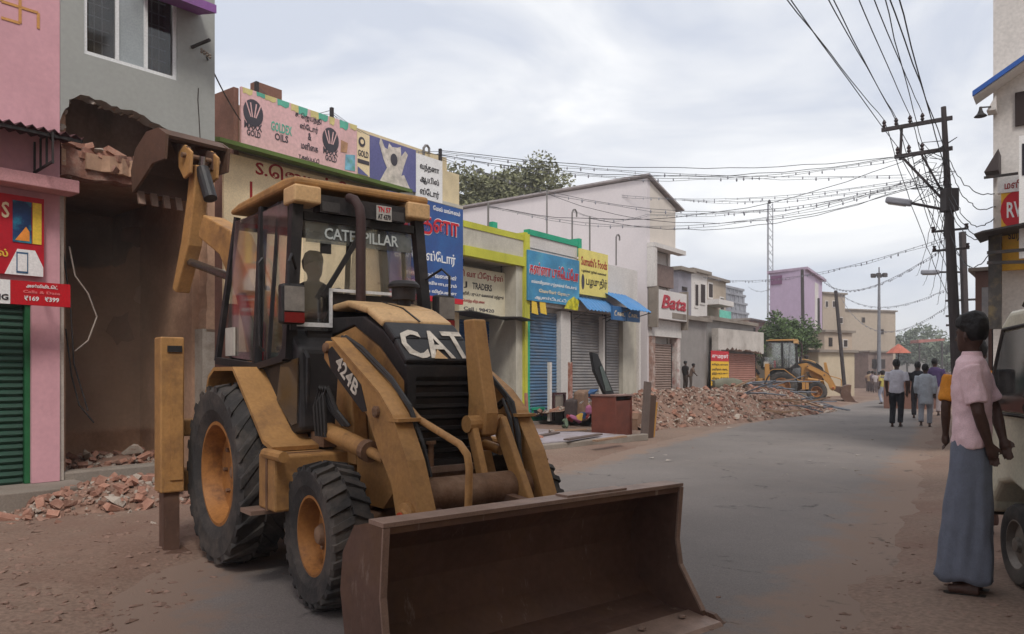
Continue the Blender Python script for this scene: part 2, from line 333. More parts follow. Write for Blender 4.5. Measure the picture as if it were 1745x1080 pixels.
# narrow return of bare plaster at the seam
th.part('seam_pier', MB().box(tR+.002,tR+.05,.03,.3,zP,A(102,330)[1]), mat('pale_plaster', srgb(176,166,156), .9, dirt=srgb(110,98,90), damt=.5))
zl0 = A(30,322)[1]; zl1 = A(30,300)[1]
th.part('ledge', MB().box(ts0-3,tR+.1,-.28,0.0,zl0,zl1), m_('pink_trim'), bev=.01)
sh = Thing('roller_shutter', 'dark green roller shutter of the pink house', 'shutter', FA, ((ts0+ts1)/2,.1,zP))
ns = 27; dz = (zsh-zP)/ns; prof = [(.10,0),(.075,.35*dz),(.085,.7*dz),(.11,.97*dz)]
sl_me = MB().strip([(p[0],p[1]) for p in prof],'x',-(ts1-ts0-.12)/2,(ts1-ts0-.12)/2,.006).mesh('slat')
for i in range(ns):
    o = link('slat', sl_me, m_('green_shutter'), sh.o); o.location = (0,-.1,i*dz)
# corrugated awning with its bracket
aw = Thing('corrugated_awning', 'rusty maroon corrugated sheet awning on the pink house', 'awning', FA, (tR-.6,-.4,A(60,245)[1]))
zA = A(40,242)[1]; c = MB(); x0 = ts0-1; x1 = A(140,250,-.5)[0]; k = int((x1-x0)/.025); base = len(c.v)
for i in range(k+1):
    x = x0+(x1-x0)*i/k; dzz = .022*math.sin(i*2*math.pi/4)
    c.v += [(x,.0,zA+.10+dzz),(x,-.55,zA+.03+dzz)]
c.f += [(2*i,2*i+1,2*i+3,2*i+2) for i in range(k)]
s_ = aw.part('sheet', c, m_('maroon_sheet')); sm = s_.modifiers.new('thick','SOLIDIFY'); sm.thickness = .006
za0 = A(80,298)[1]; za1 = A(80,266)[1]
xf = A(58,280)[0]
aw.part('bracket', MB().bar((xf,-.0,za0),(xf,-.56,za0+.02),.022,.022), m_('dark_iron'))
for yy_ in (-.02,-.2,-.38,-.55): aw.part('bracket_bar', MB().bar((xf,yy_,za0),(xf,yy_,zA+.02),.018,.018), m_('dark_iron'))
aw.part('front_rail', MB().bar((x0,-.51,zA-.01),(x1,-.51,zA-.01),.025,.03), m_('dark_iron'))
# painted auspicious mark on the wall
mk = MB(); cx_, cz_ = A(34,12); q = .17; wd_ = .028
for a,b in (((-q,0),(q,0)),((0,-q),(0,q)),((-q,0),(-q,q)),((0,q),(q,q)),((q,0),(q,-q)),((0,-q),(-q,-q))):
    mk.bar((cx_+a[0],-.004,cz_+a[1]),(cx_+b[0],-.004,cz_+b[1]),.004,wd_,up=(0,0,1)) if a[1]==b[1] else mk.bar((cx_+a[0],-.004,cz_+a[1]),(cx_+b[0],-.004,cz_+b[1]),wd_,.004,up=(0,1,0))
th.part('painted_mark', mk, mat('ochre_paint', srgb(196,142,84), .8, var=.2), label='Hindu auspicious mark painted in ochre on the pink wall')
# phone-shop signs
sx0 = A(0,400,-.06)[0]-1.2; sx1 = A(75,400,-.06)[0]; sz0 = A(40,470)[1]; sz1 = A(40,336)[1]
sg = Thing('shop_sign', 'red mobile phone advertising board on the pink house', 'sign', FA, ((sx0+sx1)/2,-.04,sz0))
sg.part('board', MB().box(sx0,sx1,-.06,-.005,sz0,sz1), mat('sign_red', srgb(178,24,40), .5, var=.1, scale=1, bump=0))
pa = A(22,360,-.07); pb = A(54,415,-.07)
sg.part('phone_picture', MB().box(pa[0],pb[0],-.068,-.0605,pb[1],A(40,345)[1]), mat('phone_blue', srgb(34,60,104), .4, var=.7, scale=2.2, dirt=srgb(60,170,190), damt=.6, dscale=2.5, bump=0))
sg.part('sunset_glow', MB().prism([(pa[0]+.02,pb[1]+.02),(pb[0]-.02,pb[1]+.02),(pb[0]-.02,pb[1]+.12),(pa[0]+.12,pb[1]+.17)],'y',-.070,-.0685), mat('phone_orange', srgb(222,140,60), .5, var=.3, scale=6, bump=0))
sg.part('yellow_strip', MB().box(pb[0]+.01,A(71,400,-.07)[0],-.067,-.0605,pb[1],A(40,345)[1]), m_('yellow_print'))
sg.part('white_picture', MB().prism([(A(8,470,-.07)[0],sz0),(A(74,470,-.07)[0],sz0),(A(74,450,-.07)[0],sz0+.1),(A(60,425,-.07)[0],sz0+.27),(A(30,425,-.07)[0],sz0+.27)],'y',-.067,-.0605), m_('white_print'))
sg.part('phone_outline', MB().box(A(28,450,-.07)[0],A(48,450,-.07)[0],-.071,-.0675,sz0+.02,sz0+.24), mat('phone_dark', srgb(60,90,120), .4, bump=0))
sg.part('phone_screen', MB().box(A(30,450,-.07)[0],A(46,450,-.07)[0],-.0735,-.0715,sz0+.04,sz0+.22), m_('white_print'))
sg.text('S', A(3,360,-.07)[0], A(16,360,-.07)[0], A(5,372)[1], A(5,345)[1], -.066, m_('cream_print'))
sg.text('ல்', A(0,430,-.07)[0]-.03, A(14,430,-.07)[0], A(5,438)[1], A(5,425)[1], -.066, m_('yellow_print'))
lx0 = A(18,490,-.34)[0]; lx1 = A(120,500,-.34)[0]; lz0 = A(60,520,-.34)[1]; lz1 = A(60,480,-.34)[1]
s2 = Thing('price_sign', 'long red price sign with white lettering below the phone board', 'sign', FA, (lx0,-.3,lz0))
s2.part('board', MB().box(lx0,lx1,-.34,-.3,lz0,lz1), mat('sign_red2', srgb(186,22,34), .5, var=.08, bump=0))
s2.part('white_end', MB().box(lx0-1.2,lx0-.003,-.339,-.3,lz0,lz1), m_('white_print'))
hz = lz1-lz0; wx = lx1-lx0
s2.text('அன்லிமிடெட்', lx0+.25*wx, lx0+.78*wx, lz0+.72*hz, lz0+.9*hz, -.342, m_('white_print'))
s2.text('Calls & Data', lx0+.2*wx, lx0+.82*wx, lz0+.5*hz, lz0+.62*hz, -.342, mat('pale_red', srgb(220,120,120), .6, bump=0))
s2.text('₹169   ₹399', lx0+.22*wx, lx0+.8*wx, lz0+.18*hz, lz0+.38*hz, -.342, m_('white_print'))
s2.text('MG', lx0-.15, lx0-.02, lz0+.15*hz, lz0+.4*hz, -.342, m_('black_print'))
for xx in (lx0+.1, lx1-.2): s2.part('hanger', MB().bar((xx,-.3,lz0+.1),(xx,-.002,lz0+.25),.02,.02), m_('dark_iron'))

# ================================================================ grey house, half torn down
tG = A(366,200)[0]; t0 = tR+.004
gh = Thing('grey_house', 'grey plastered house with its ground floor front torn open', 'house', FA, ((t0+tG)/2,3,0))
wx0 = A(143,60)[0]; wx1 = A(302,110)[0]; wz0 = (A(143,93)[1]+A(302,135)[1])/2; wz1 = wz0+1.15; Zt = 8.3
edge_px = [(103,205),(112,186),(121,172),(134,160),(150,163),(172,172),(198,181),(224,189),(246,199),(262,207),(284,219),(298,227),(312,240),(326,246)]
edge = ragged([A(*p) for p in edge_px], .05, .018, 3)
zpr = A(345,262)[1]
up = MB()
lowpoly = [(t0,edge[0][1])]+edge[1:]+[(edge[-1][0]+.01,zpr),(tG,zpr+.02),(tG,wz0),(t0,wz0)]
up.prism(lowpoly,'y',0,.2)
up.box(t0,wx0,0,.2,wz0,wz1).box(wx1,tG,0,.2,wz0,wz1).box(t0,tG,0,.2,wz1,Zt)
gh.part('front_wall', up, m_('grey_wall'))
crack = MB().tube([(A(338,150)[0],-.001,A(338,150)[1]),(A(337,170)[0],-.002,A(337,170)[1]),(A(339,200)[0],-.001,A(339,200)[1]),(A(341,238)[0],-.001,A(341,238)[1])],.006,5)
gh.part('wall_crack', crack, m_('dark_room'))
D = 4.2
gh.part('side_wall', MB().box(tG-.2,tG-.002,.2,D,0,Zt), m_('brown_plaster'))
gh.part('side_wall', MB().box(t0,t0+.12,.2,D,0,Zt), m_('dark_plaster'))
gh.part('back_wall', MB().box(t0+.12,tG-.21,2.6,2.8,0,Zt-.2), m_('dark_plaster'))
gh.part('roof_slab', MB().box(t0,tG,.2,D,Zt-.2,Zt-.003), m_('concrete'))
zb0 = A(200,306)[1]; zb1 = A(200,262)[1]
gh.part('floor_slab', MB().prism(ragged([(t0+.02,.02),(t0+.5*(tG-t0),-.06),(tG-.25,.05)],.07,.05,5)+[(tG-.25,D-.2),(t0+.02,D-.2)],'z',zb0+.06,zb0+.24), m_('brown_plaster'))
gh.part('lintel_beam', MB().prism(ragged([(t0+.02,zb0-.05),(tG-.35,zb0+.02)],.08,.02,8)+ragged([(tG-.4,zb1-.03),(t0+.02,zb1-.02)],.06,.04,9),'y',.03,.24), mat('torn_masonry', srgb(138,98,84), .95, var=.3, scale=6, dirt=srgb(170,150,138), damt=.5, dscale=5, bump=.6))
# inside the ground floor
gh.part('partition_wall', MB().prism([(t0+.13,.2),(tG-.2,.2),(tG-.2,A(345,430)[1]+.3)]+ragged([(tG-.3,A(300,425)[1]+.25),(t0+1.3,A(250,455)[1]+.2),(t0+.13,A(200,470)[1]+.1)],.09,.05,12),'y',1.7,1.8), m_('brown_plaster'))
px_ = A(345,600)[0]
gh.part('pier', MB().box(px_,tG-.001,.0,.2,0,A(345,560)[1]), mat('pale_plaster2', srgb(168,158,146), .9, dirt=srgb(120,106,94), damt=.55, dscale=3))
gh.part('pier', MB().prism(ragged([(A(352,565)[0],A(352,565)[1]),(A(354,330)[0],zpr)],.07,.012,4)+[(tG-.001,zpr+.01),(tG-.001,A(352,565)[1])],'y',.0,.2), m_('brown_plaster'))
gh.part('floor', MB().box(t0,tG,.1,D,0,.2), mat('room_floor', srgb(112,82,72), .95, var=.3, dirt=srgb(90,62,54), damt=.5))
tb = A(100,790,.4)[0]
gh.part('threshold_beam', MB().box(t0-.02,A(300,770,.1)[0],.05,.3,.2,.36), m_('concrete'), bev=.02)
gh.part('step', MB().box(t0+.02,t0+.65,-.4,-.02,0,.17), m_('concrete'), bev=.02)
# window
win = gh.part('window', MB().box(wx0,wx1,.02,.06,wz0,wz0+.045).box(wx0,wx1,.02,.06,wz1-.045,wz1).box(wx0,wx0+.04,.02,.06,wz0+.045,wz1-.045).box(wx1-.04,wx1,.02,.06,wz0+.045,wz1-.045), m_('white_frame'))
W3 = (wx1-wx0-.08)/3
for i in (1,2): gh.part('mullion', MB().box(wx0+.04+W3*i-.02,wx0+.04+W3*i+.02,.018,.07,wz0+.046,wz1-.046), m_('white_frame'), win)
for i in range(3):
    gh.part('pane', MB().box(wx0+.04+W3*i+.021,wx0+.04+W3*(i+1)-.021,.04,.046,wz0+.046,wz1-.046), m_('window_glass') if i != 1 else mat('pane_backing', srgb(150,156,158), .3, var=.1, bump=0), win)
for i in (0,2):
    g = MB(); a = wx0+.05+W3*i; 
    for z in range(8): g.bar((a,.12,wz0+.08+z*.14),(a+W3-.06,.12,wz0+.08+z*.14),.012,.012)
    g.bar((a+.1,.12,wz0+.05),(a+.1,.12,wz1-.05),.012,.012).bar((a+W3-.14,.12,wz0+.05),(a+W3-.14,.12,wz1-.05),.012,.012)
    gh.part('window_grille', g, mat('grille_grey', srgb(176,170,168), .6), win)
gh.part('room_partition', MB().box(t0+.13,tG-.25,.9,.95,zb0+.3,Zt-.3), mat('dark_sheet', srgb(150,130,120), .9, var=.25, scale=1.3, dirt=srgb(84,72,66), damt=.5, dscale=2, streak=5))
zc = A(362,20,-.45)[1]
gh.part('sunshade', MB().prism([(-.45,zc),(0,zc+.12),(0,zc+.2),(-.45,zc+.1)],'x',A(240,5)[0],A(369,10,-.45)[0]), mat('purple_paint', srgb(136,88,150), .7, dirt=srgb(100,80,100), damt=.4))
# iron bracket with cable insulators on the wall
br = Thing('cable_bracket', 'small iron bracket with coiled cable on the grey house', 'bracket', FA, (A(333,80)[0],-.05,A(333,80)[1]))
bx_, bz_ = A(333,80)
br.part('arm', MB().bar((bx_-.05,-.0,bz_-.02),(bx_+.06,-.25,bz_+.04),.03,.03), m_('dark_iron'))
for i in range(4): br.part('insulator', MB().lathe([(.012,0),(.02,.015),(.012,.03),(.02,.045),(.01,.06)],(bx_+.02+.02*i,-.12-.03*i,bz_-.1-.025*i),'z',8), mat('porcelain', srgb(120,110,100), .4), smooth=True)
for i,(px,py,rx_,rz_) in enumerate(((250,505,.22,.16),(205,560,.16,.22),(285,600,.12,.2),(230,400,.2,.14),(300,470,.14,.1))):
    x_,z_ = A(px,py,1.69); rgp = random.Random(70+i); gh.part('plaster_scar', MB().prism([(x_+rx_*(1+.35*rgp.uniform(-1,1))*math.cos(k*.483),z_+rz_*(1+.35*rgp.uniform(-1,1))*math.sin(k*.483)) for k in range(13)],'y',1.685,1.6995), (m_('brown_brick_in') if i%2 else m_('pale_scar')))
# rough bricks left in the torn edge
rb = random.Random(4)
bme = [MB() for _ in range(4)]
for i,b_ in enumerate(bme):
    b_.box(-.11,.11,-.05,.05,-.035,.035); b_.v = [(x+rb.uniform(-.012,.012),y+rb.uniform(-.01,.01),z+rb.uniform(-.008,.008)) for x,y,z in b_.v]
BRK = [b_.mesh('brick') for b_ in bme]
def chunk(seed, n=9):
    rg = random.Random(seed); bm = bmesh.new()
    for _ in range(n+4): 
        v = Vector((rg.gauss(0,1),rg.gauss(0,1),rg.gauss(0,1))).normalized()*rg.uniform(.7,1); bm.verts.new((v.x*.5,v.y*.42,v.z*.32))
    bmesh.ops.convex_hull(bm, input=bm.verts[:]); 
    for v in [v for v in bm.verts if not v.link_faces]: bm.verts.remove(v)
    me = bpy.data.meshes.new('chunk'); bm.to_mesh(me); bm.free(); return me
CH = [chunk(i) for i in range(8)]
for me in BRK: me.materials.append(m_('brick'))
def chunk_set(m): 
    out_ = []
    for c in CH: d = c.copy(); d.materials.append(m); out_.append(d)
    return out_
CHB = chunk_set(m_('brick_chunk')); CHM = chunk_set(m_('mortar_lump'))
def rot_rand(o, rg, tilt=1.0): o.rotation_euler = (rg.uniform(-1,1)*tilt, rg.uniform(-1,1)*tilt, rg.uniform(0,6.28))
for i in range(46):
    t = rb.uniform(t0+.05,tG-.3); o = link(*(('brick', rb.choice(BRK)) if rb.random()<.7 else ('mortar_lump', rb.choice(CHM))), None, gh.o)
    if o.name.startswith('mortar'): s = rb.uniform(.1,.2); o.scale = (s,s,s)
    k = (t-t0)/(tG-t0); o.location = (t-gh.off[0], rb.uniform(-.02,.2)-gh.off[1], (A(200,262)[1]-.02+rb.uniform(-.16,.05)) ); rot_rand(o, rb, .35)
for i,(ex_,ez_) in enumerate(edge[2:-1:2]):
    o = link('mortar_lump', CHM[i%8], None, gh.o); s_ = rb.uniform(.06,.13); o.scale = (s_,s_*1.2,s_*.7); o.location = (ex_-gh.off[0],rb.uniform(.04,.18)-gh.off[1],ez_-.015); rot_rand(o,rb,.6)
for i in range(14):
    x_ = t0+.03+rb.uniform(0,.12); o = link('mortar_lump', CHM[i%8], None, gh.o); s_ = rb.uniform(.06,.16); o.scale = (s_,s_,s_); o.location = (x_-gh.off[0],rb.uniform(.0,.2)-gh.off[1],edge[0][1]-.02-i*.045); rot_rand(o,rb,1)
# twisted rods and cables hanging at the broken corner
for i,pl in enumerate([[(118,420),(128,470),(150,500),(165,540),(150,580),(128,598)],[(108,430),(120,520),(126,620),(150,700)],[(112,560),(122,640),(135,690),(160,720)]]):
    pts = [(A(*p,.1+.05*i)[0],.1+.05*i,A(*p,.1+.05*i)[1]) for p in pl]
    solo('bent_rod', ['pale cable looping out of the torn wall beside the pink pier','thin bent steel rod hanging down the seam beside the pink pier','rusty bent rod ending on the rubble inside the grey house'][i], 'rod', MB().tube(pts,.009,6), mat('pale_cable', srgb(150,138,128), .7) if i==0 else m_('dark_iron'), FA, group=None)
# ================================================================ row of shops (frame FB: x along the street, -y towards it)
B = FB.pix
mat('cream_wall', srgb(214,196,160), .85, var=.08, dirt=srgb(160,140,112), damt=.35, streak=3)
mat('white_wash', srgb(204,198,193), .88, var=.06, scale=1.2, dirt=srgb(158,150,146), damt=.3, dscale=.8, streak=4, bump=.1)
mat('lilac_wash', srgb(210,202,203), .88, var=.04, scale=.8, dirt=srgb(186,176,178), damt=.35, dscale=.5, streak=6, bump=.02, fine=.03)
mat('lime_paint', srgb(190,188,66), .7, var=.1, dirt=srgb(130,128,60), damt=.35, streak=3)
mat('teal_paint', srgb(46,158,122), .7, var=.1, dirt=srgb(60,110,96), damt=.35, streak=3)
mat('pale_cement', srgb(188,182,168), .88, var=.1, dirt=srgb(140,132,118), damt=.45, dscale=1.6, streak=3)
mat('blue_shutter', srgb(82,112,142), .55, var=.18, scale=1.5, dirt=srgb(120,118,118), damt=.5, dscale=1.2, streak=.4)
mat('grey_shutter', srgb(140,136,134), .5, var=.15, scale=1.5, dirt=srgb(104,108,116), damt=.5, dscale=1.2, streak=.4)
mat('blue_paint', srgb(26,70,118), .6, var=.12)
mat('brown_brick', srgb(126,92,80), .92, var=.2, scale=2, dirt=srgb(96,72,64), damt=.4, bump=.3)
def zpx(px, py, d=0): return B(px, py, d)[1]
def shutter(label, x0, x1, z0, z1, y, m, fr=FB, pitch=.085, name='roller_shutter', bottom=None):
    t = Thing(name, label, 'shutter', fr, ((x0+x1)/2,y,z0))
    c = MB(); n = max(6,int((z1-z0)/pitch)); pts = []
    for i in range(n):
        z = z0+(z1-z0)*i/n; d = (z1-z0)/n; pts += [(y,z),(y-.025,z+.3*d),(y-.025,z+.65*d),(y-.003,z+.95*d)]
    c.strip(pts,'x',x0,x1,.004); t.part('curtain', c, m, kind='stuff')
    t.part('bottom_bar', MB().box(x0,x1,y-.03,y+.03,z0-.04,z0+.06), bottom or m_('dark_iron'))
    for xx in (x0-.04,x1): t.part('guide_rail', MB().box(xx,xx+.04,y-.04,y+.03,z0-.04,z1), m_('dark_iron'))
    return t
ZF = .15
# --- brick house with the billboards
bx0 = B(408,200)[0]; bx1 = B(789,360)[0]; zt = zpx(408,150)
h = Thing('brick_house', 'brick sided two storey shop house with billboards along its parapet', 'building', FB, ((bx0+bx1)/2,3,0))
sx0 = bx0+.5; sx1 = bx1-.5
h.part('wall', MB().box(bx0,bx1,.12,7,0,zt-.25), m_('cream_wall'))
# brick courses on the visible side wall
h.part('side_wall', MB().box(bx0-.10,bx0-.001,.02,7,0,zt), m_('brown_brick'))
ib = MB()
h.part('parapet', MB().box(B(477,165,.3)[0],bx1-.3,.25,.4,zt-.3,zpx(560,203,.3)), m_('cream_wall'))
h.part('brick_parapet', MB().box(B(432,150,.5)[0],B(476,160,.5)[0],.42,.6,zt-.25,zpx(450,146,.5)), m_('brown_brick'))
h.part('front_beam', MB().box(bx0,bx1,.0,.12,zpx(408,256),zpx(408,256)+.08), m_('pale_cement'))
h.part('plinth', MB().box(bx0,bx1,-.6,-.001,0,ZF), m_('concrete'))
# green ledge under the billboard
h.part('ledge', MB().prism([(-.45,zpx(420,262)-.05),(-.002,zpx(420,262)+.02),(-.002,zpx(420,256)+.06),(-.45,zpx(420,262)+.02)],'x',B(372,250,-.4)[0],B(700,330,-.4)[0]), mat('mossy_green', srgb(96,116,58), .9, var=.25, dirt=srgb(70,70,44), damt=.5))
for px in (435,563,748):
    pz = zpx(px,{435:140,563:184,748:254}[px],.1); x = B(px,200,.1)[0]
    solo('parapet_post', {435:'short iron post on the brick parapet','563':'',563:'short iron post above the middle of the pink billboard',748:'short iron post above the white oil store panel'}[px], 'post', MB().box(x-.03,x+.03,.03,.09,zpx(px,{435:165,563:205,748:275}[px],.1)-.25,pz), m_('dark_iron'), FB)
# --- pink billboard
def board(name, label, x0, x1, z0, z1, y, m, th=.05, frame=None):
    t = Thing(name, label, 'billboard', FB, ((x0+x1)/2,y,z0)); t.part('panel', MB().box(x0,x1,y-th,y,z0,z1), m)
    return t
mat('pink_vinyl', srgb(218,176,176), .6, var=.07, scale=1, dirt=srgb(190,156,152), damt=.35, streak=3, bump=.05, bscale=5); mat('dark_grey_print', srgb(70,66,74), .7, bump=0); mat('teal_print', srgb(96,172,150), .7, var=.2, bump=0); mat('maroon_print', srgb(150,34,36), .7, bump=0)
mat('violet_vinyl', srgb(96,96,142), .55, var=.1, scale=1.5, dirt=srgb(120,118,150), damt=.35, bump=.05, bscale=5); mat('navy_vinyl', srgb(52,82,140), .55, var=.14, scale=1.2, dirt=srgb(40,110,170), damt=.45, dscale=.7, bump=0)
px0 = bx0; px1 = B(605,260)[0]; pz0 = zpx(408,254); pz1 = zt+.02
t = board('pink_billboard', 'pink billboard with grey round logos and Tamil lettering', px0, px1, pz0, pz1, -.005, m_('pink_vinyl'))
Wd = px1-px0; Hd = pz1-pz0; yb = -.058
def pp(u, v): return px0+u*Wd, pz0+v*Hd
def oval(cx, cz, rx, rz, y0=yb, d=.006, n=20): return MB().prism([(cx+rx*math.cos(k*2*math.pi/n),cz+rz*math.sin(k*2*math.pi/n)) for k in range(n)],'y',y0-d,y0)
for u_,v_ in ((.09,.63),(.745,.58)):
    cx,cz = pp(u_,v_); o = t.part('round_logo', oval(cx,cz,.085*Wd*.9,.22*Hd), m_('dark_grey_print'))
    s = MB()
    for a in (-.5,-.2,.2,.5): s.bar((cx+a*.10,yb-.008,cz-.08),(cx+a*.3,yb-.008,cz+.17),.004,.022,up=(1,0,0))
    t.part('logo_drawing', s, m_('pink_vinyl'), o)
    t.text('MAXX', cx-.18, cx+.18, cz-.2*Hd-.08, cz-.2*Hd+.05, yb-.001, m_('dark_grey_print')); t.text('GOLD', cx-.13, cx+.15, cz-.2*Hd-.2, cz-.2*Hd-.09, yb-.001, m_('dark_grey_print'))
u0,v0 = pp(.23,.30); t.text('GOLDEX', u0, u0+.17*Wd, v0+.14*Hd, v0+.30*Hd, yb-.001, m_('teal_print')); t.text('OILS', u0+.03*Wd, u0+.14*Wd, v0, v0+.12*Hd, yb-.001, m_('dark_grey_print'))
for i,(s,ua,ub,v) in enumerate((('ச. ெஜயந்தி',.43,.66,.77),('ஸ்ேடார்',.47,.63,.6),('&',.54,.57,.46),('மளிைக',.48,.63,.28),('T.கல்ப்பட்டி',.46,.64,.1))):
    a,b = pp(ua,v); t.text(s, a, pp(ub,0)[0], b, b+(.13 if i<4 else .08)*Hd, yb-.001, m_('dark_grey_print'))
rg = random.Random(3)
for i in range(11):                                   # coloured drips along the top edge
    u_ = .02+i*.09+rg.uniform(-.02,.02); w_ = rg.uniform(.05,.1); a,_ = pp(u_,0); b = min(px1,a+w_*Wd)
    dep = rg.uniform(.07,.17)*Hd
    t.part('colour_splash', MB().prism([(a,pz1-.002),(b,pz1-.002),(b-.01,pz1-dep*.7),(b-.3*(b-a),pz1-dep),(a+.3*(b-a),pz1-dep*.8),(a+.01,pz1-dep*.95)],'y',yb-.001-.0004*i,yb-.0002-.0004*i), m_('teal_print') if i%2 else mat('olive_print', srgb(204,190,130), .7, bump=0))
a,b = pp(.88,.12); t.part('product_picture', MB().prism([(a,b),(a+.1*Wd,b+.02),(a+.1*Wd,b+.32*Hd),(a+.02,b+.28*Hd)],'y',yb-.004,yb), mat('cyan_print', srgb(120,170,190), .7, var=.4, scale=6, dirt=srgb(90,150,80), damt=.5, dscale=5, bump=0))
a,b = pp(.84,.42); t.part('product_picture', MB().prism([(a,b),(a+.06*Wd,b+.02),(a+.07*Wd,b+.2*Hd),(a+.01,b+.22*Hd)],'y',yb-.004,yb), mat('tan_print', srgb(170,130,100), .7, var=.3, scale=8, bump=0))
# --- gold strip, violet panel and white panel
q0 = px1+.01; q1 = B(627,270)[0]; q2 = B(706,300)[0]; q3 = B(751,310)[0]
gz0 = zpx(706,328); 
t = board('gold_board', 'narrow cream panel with dark lettering between pink and violet boards', q0, q1-.005, gz0+.05, pz1-.12, -.005, m_('cream_print'))
cx = (q0+q1)/2; o = t.part('ring_logo', oval(cx-.05,pz1-.3,.09,.1), m_('dark_grey_print')); t.part('ring_center', oval(cx-.05,pz1-.3,.045,.05,yb-.008), m_('cream_print'), o)
t.text('GOLD', q0+.02, q1-.04, pz1-.6, pz1-.47, yb-.001, m_('dark_grey_print')); t.part('dark_band', MB().box(q0+.01,q1-.02,yb-.004,yb,pz1-.74,pz1-.66), m_('dark_grey_print'))
t.part('violet_corner', MB().prism([(q0+.01,gz0+.06),(q1-.03,gz0+.06),(q0+.01,pz1-.82)],'y',yb-.004,yb), m_('violet_vinyl'))
t = board('violet_board', 'violet blue panel with a cream splash picture', q1, q2-.005, gz0, pz1-.1, -.005, m_('violet_vinyl'))
cx = (q1+q2)/2; cz = (gz0+pz1-.1)/2
spl = [(cx-.1,gz0+.01)]
spl = [(cx-.42,gz0+.01),(cx-.2,gz0+.35),(cx-.3,cz+.05),(cx-.42,cz+.35),(cx-.38,cz+.5),(cx-.27,cz+.3),(cx-.18,cz+.28),(cx-.14,cz+.42),(cx-.05,cz+.36),(cx+.1,cz+.38),(cx+.2,cz+.42),(cx+.22,cz+.22),(cx+.34,cz+.36),(cx+.42,cz+.3),(cx+.3,cz+.02),(cx+.22,cz-.2),(cx+.3,gz0+.3),(cx+.5,gz0+.01)]
t.part('splash_picture', MB().prism(spl,'y',yb-.004,yb), mat('cream_picture', srgb(196,186,176), .7, var=.35, scale=7, bump=0)); t.part('splash_label', oval(cx,cz+.1,.1,.13,yb-.005), m_('dark_grey_print'))
t = board('oil_store_board', 'white panel with three lines of black Tamil lettering', q2, q3, gz0-.1, zpx(728,268), -.005, m_('white_print'))
z1 = zpx(728,268); hh = z1-gz0+.1
for s,v in (('வந்தனா',.62),('ஆயில்',.34),('ஸ்ேடார்',.06)): t.text(s, q2+.12, q3-.12, z1-hh+v*hh, z1-hh+(v+.2)*hh, yb-.001, m_('black_print'))
# --- cream name board with red letters
t = board('cream_board', 'large cream name board with red Tamil lettering behind the digger cab', B(378,300)[0], B(640,330)[0], zpx(420,520), zpx(420,270), -.01, m_('cream_print'))
a = B(432,300)[0]; z = zpx(432,306); t.text('S.ெஜயந்தி', a, a+2.1, z, z+.36, -.062, m_('maroon_print')); t.text('ஸ்ேடார்', a-.1, a+1.5, z-.6, z-.25, -.062, m_('maroon_print'))
t.part('red_border', MB().box(B(424,330)[0]-.02,B(424,330)[0]+.03,-.064,-.0605,zpx(424,350),zpx(424,310)), m_('maroon_print'))
shutter('grey shutter of the brick house seen through the digger cab', bx0+.3, bx1-1.6, ZF+.04, zpx(420,530), .05, m_('grey_shutter'))
# --- blue oil store board
v0,v1 = B(660,430,-.4)[0],B(789,430,-.4)[0]; vz0 = zpx(788,519,-.4); vz1 = zpx(788,357,-.4)
t = board('blue_board', 'tall blue store board with red and white Tamil lettering', v0, v1, vz0, vz1, -.35, m_('navy_vinyl'))
yb2 = -.402; X = lambda px: B(px,430,-.4)[0]; Z = lambda py: zpx(788,py,-.4)
t.part('red_base_band', MB().box(v0,v1,yb2-.003,yb2,vz0,vz0+.12), m_('red_print'))
t.text('வந்தனா', X(668), X(782), Z(420), Z(372), yb2-.006, m_('white_print'), depth=.004)
t.text('வந்தனா', X(669), X(781), Z(418), Z(374), yb2-.010, m_('red_print'), depth=.008)
t.text('ேமல் மங்கலம்', X(738), X(784), Z(370), Z(362), yb2, m_('white_print'))
t.text('ஆயில் ஸ்ேடார்', X(672), X(776), Z(460), Z(436), yb2, m_('white_print'))
for i,(s,py) in enumerate((('எண்ெணய் வைககள்',480),('ெமாத்த வியாபாரம்',494),('சில்லைற விற்பைன',507))): t.text(s, X(690), X(778), Z(py), Z(py-8), yb2, m_('white_print'))
for xx in (v0+.1,v1-.1): t.part('support', MB().bar((xx,-.35,vz1-.3),(xx,.12,vz1-.3),.04,.04).bar((xx,-.35,vz0+.3),(xx,.12,vz0+.3),.04,.04), m_('dark_iron'))

# --- lime trimmed shop
gx0 = bx1+.005; gx1 = B(900,500)[0]; zt = zpx(893,404); 
h = Thing('lime_shop', 'cement shop with lime green parapet bands and corner post', 'building', FB, ((gx0+gx1)/2,2.5,0))
za,zb_,zc,zd = zpx(850,428),zpx(850,446),zpx(850,392),zpx(850,405)
pd = .95                                              # the front is recessed behind the canopy
h.part('wall', MB().box(gx0,gx1,pd+.1,6,0,zpx(850,395)), m_('pale_cement'))
h.part('fascia', MB().box(gx0,gx1-.22,.0,.12,zpx(850,430),zpx(850,400)), m_('pale_cement'))
h.part('lime_band', MB().box(gx0,gx1-.22,-.02,.14,zpx(850,400)-.002,zpx(850,390)), m_('lime_paint')); h.part('lime_band', MB().box(gx0,gx1-.22,-.05,.14,zpx(850,446),zpx(850,430)-.002), m_('lime_paint'))
h.part('soffit', MB().box(gx0,gx1-.22,.12,pd+.1,zpx(850,446)+.01,zpx(850,446)+.12), m_('pale_cement'))
h.part('roof_deck', MB().box(gx0,gx1-.01,.14,6,zpx(850,395),zpx(850,395)+.1), m_('concrete'))
h.part('corner_post', MB().box(gx1-.22,gx1-.1,-.06,.5,0,zpx(893,396)), m_('lime_paint')); h.part('corner_post', MB().box(gx1-.099,gx1,-.06,.5,0,zpx(893,545)), m_('teal_paint'), label='teal lower half of the corner post')
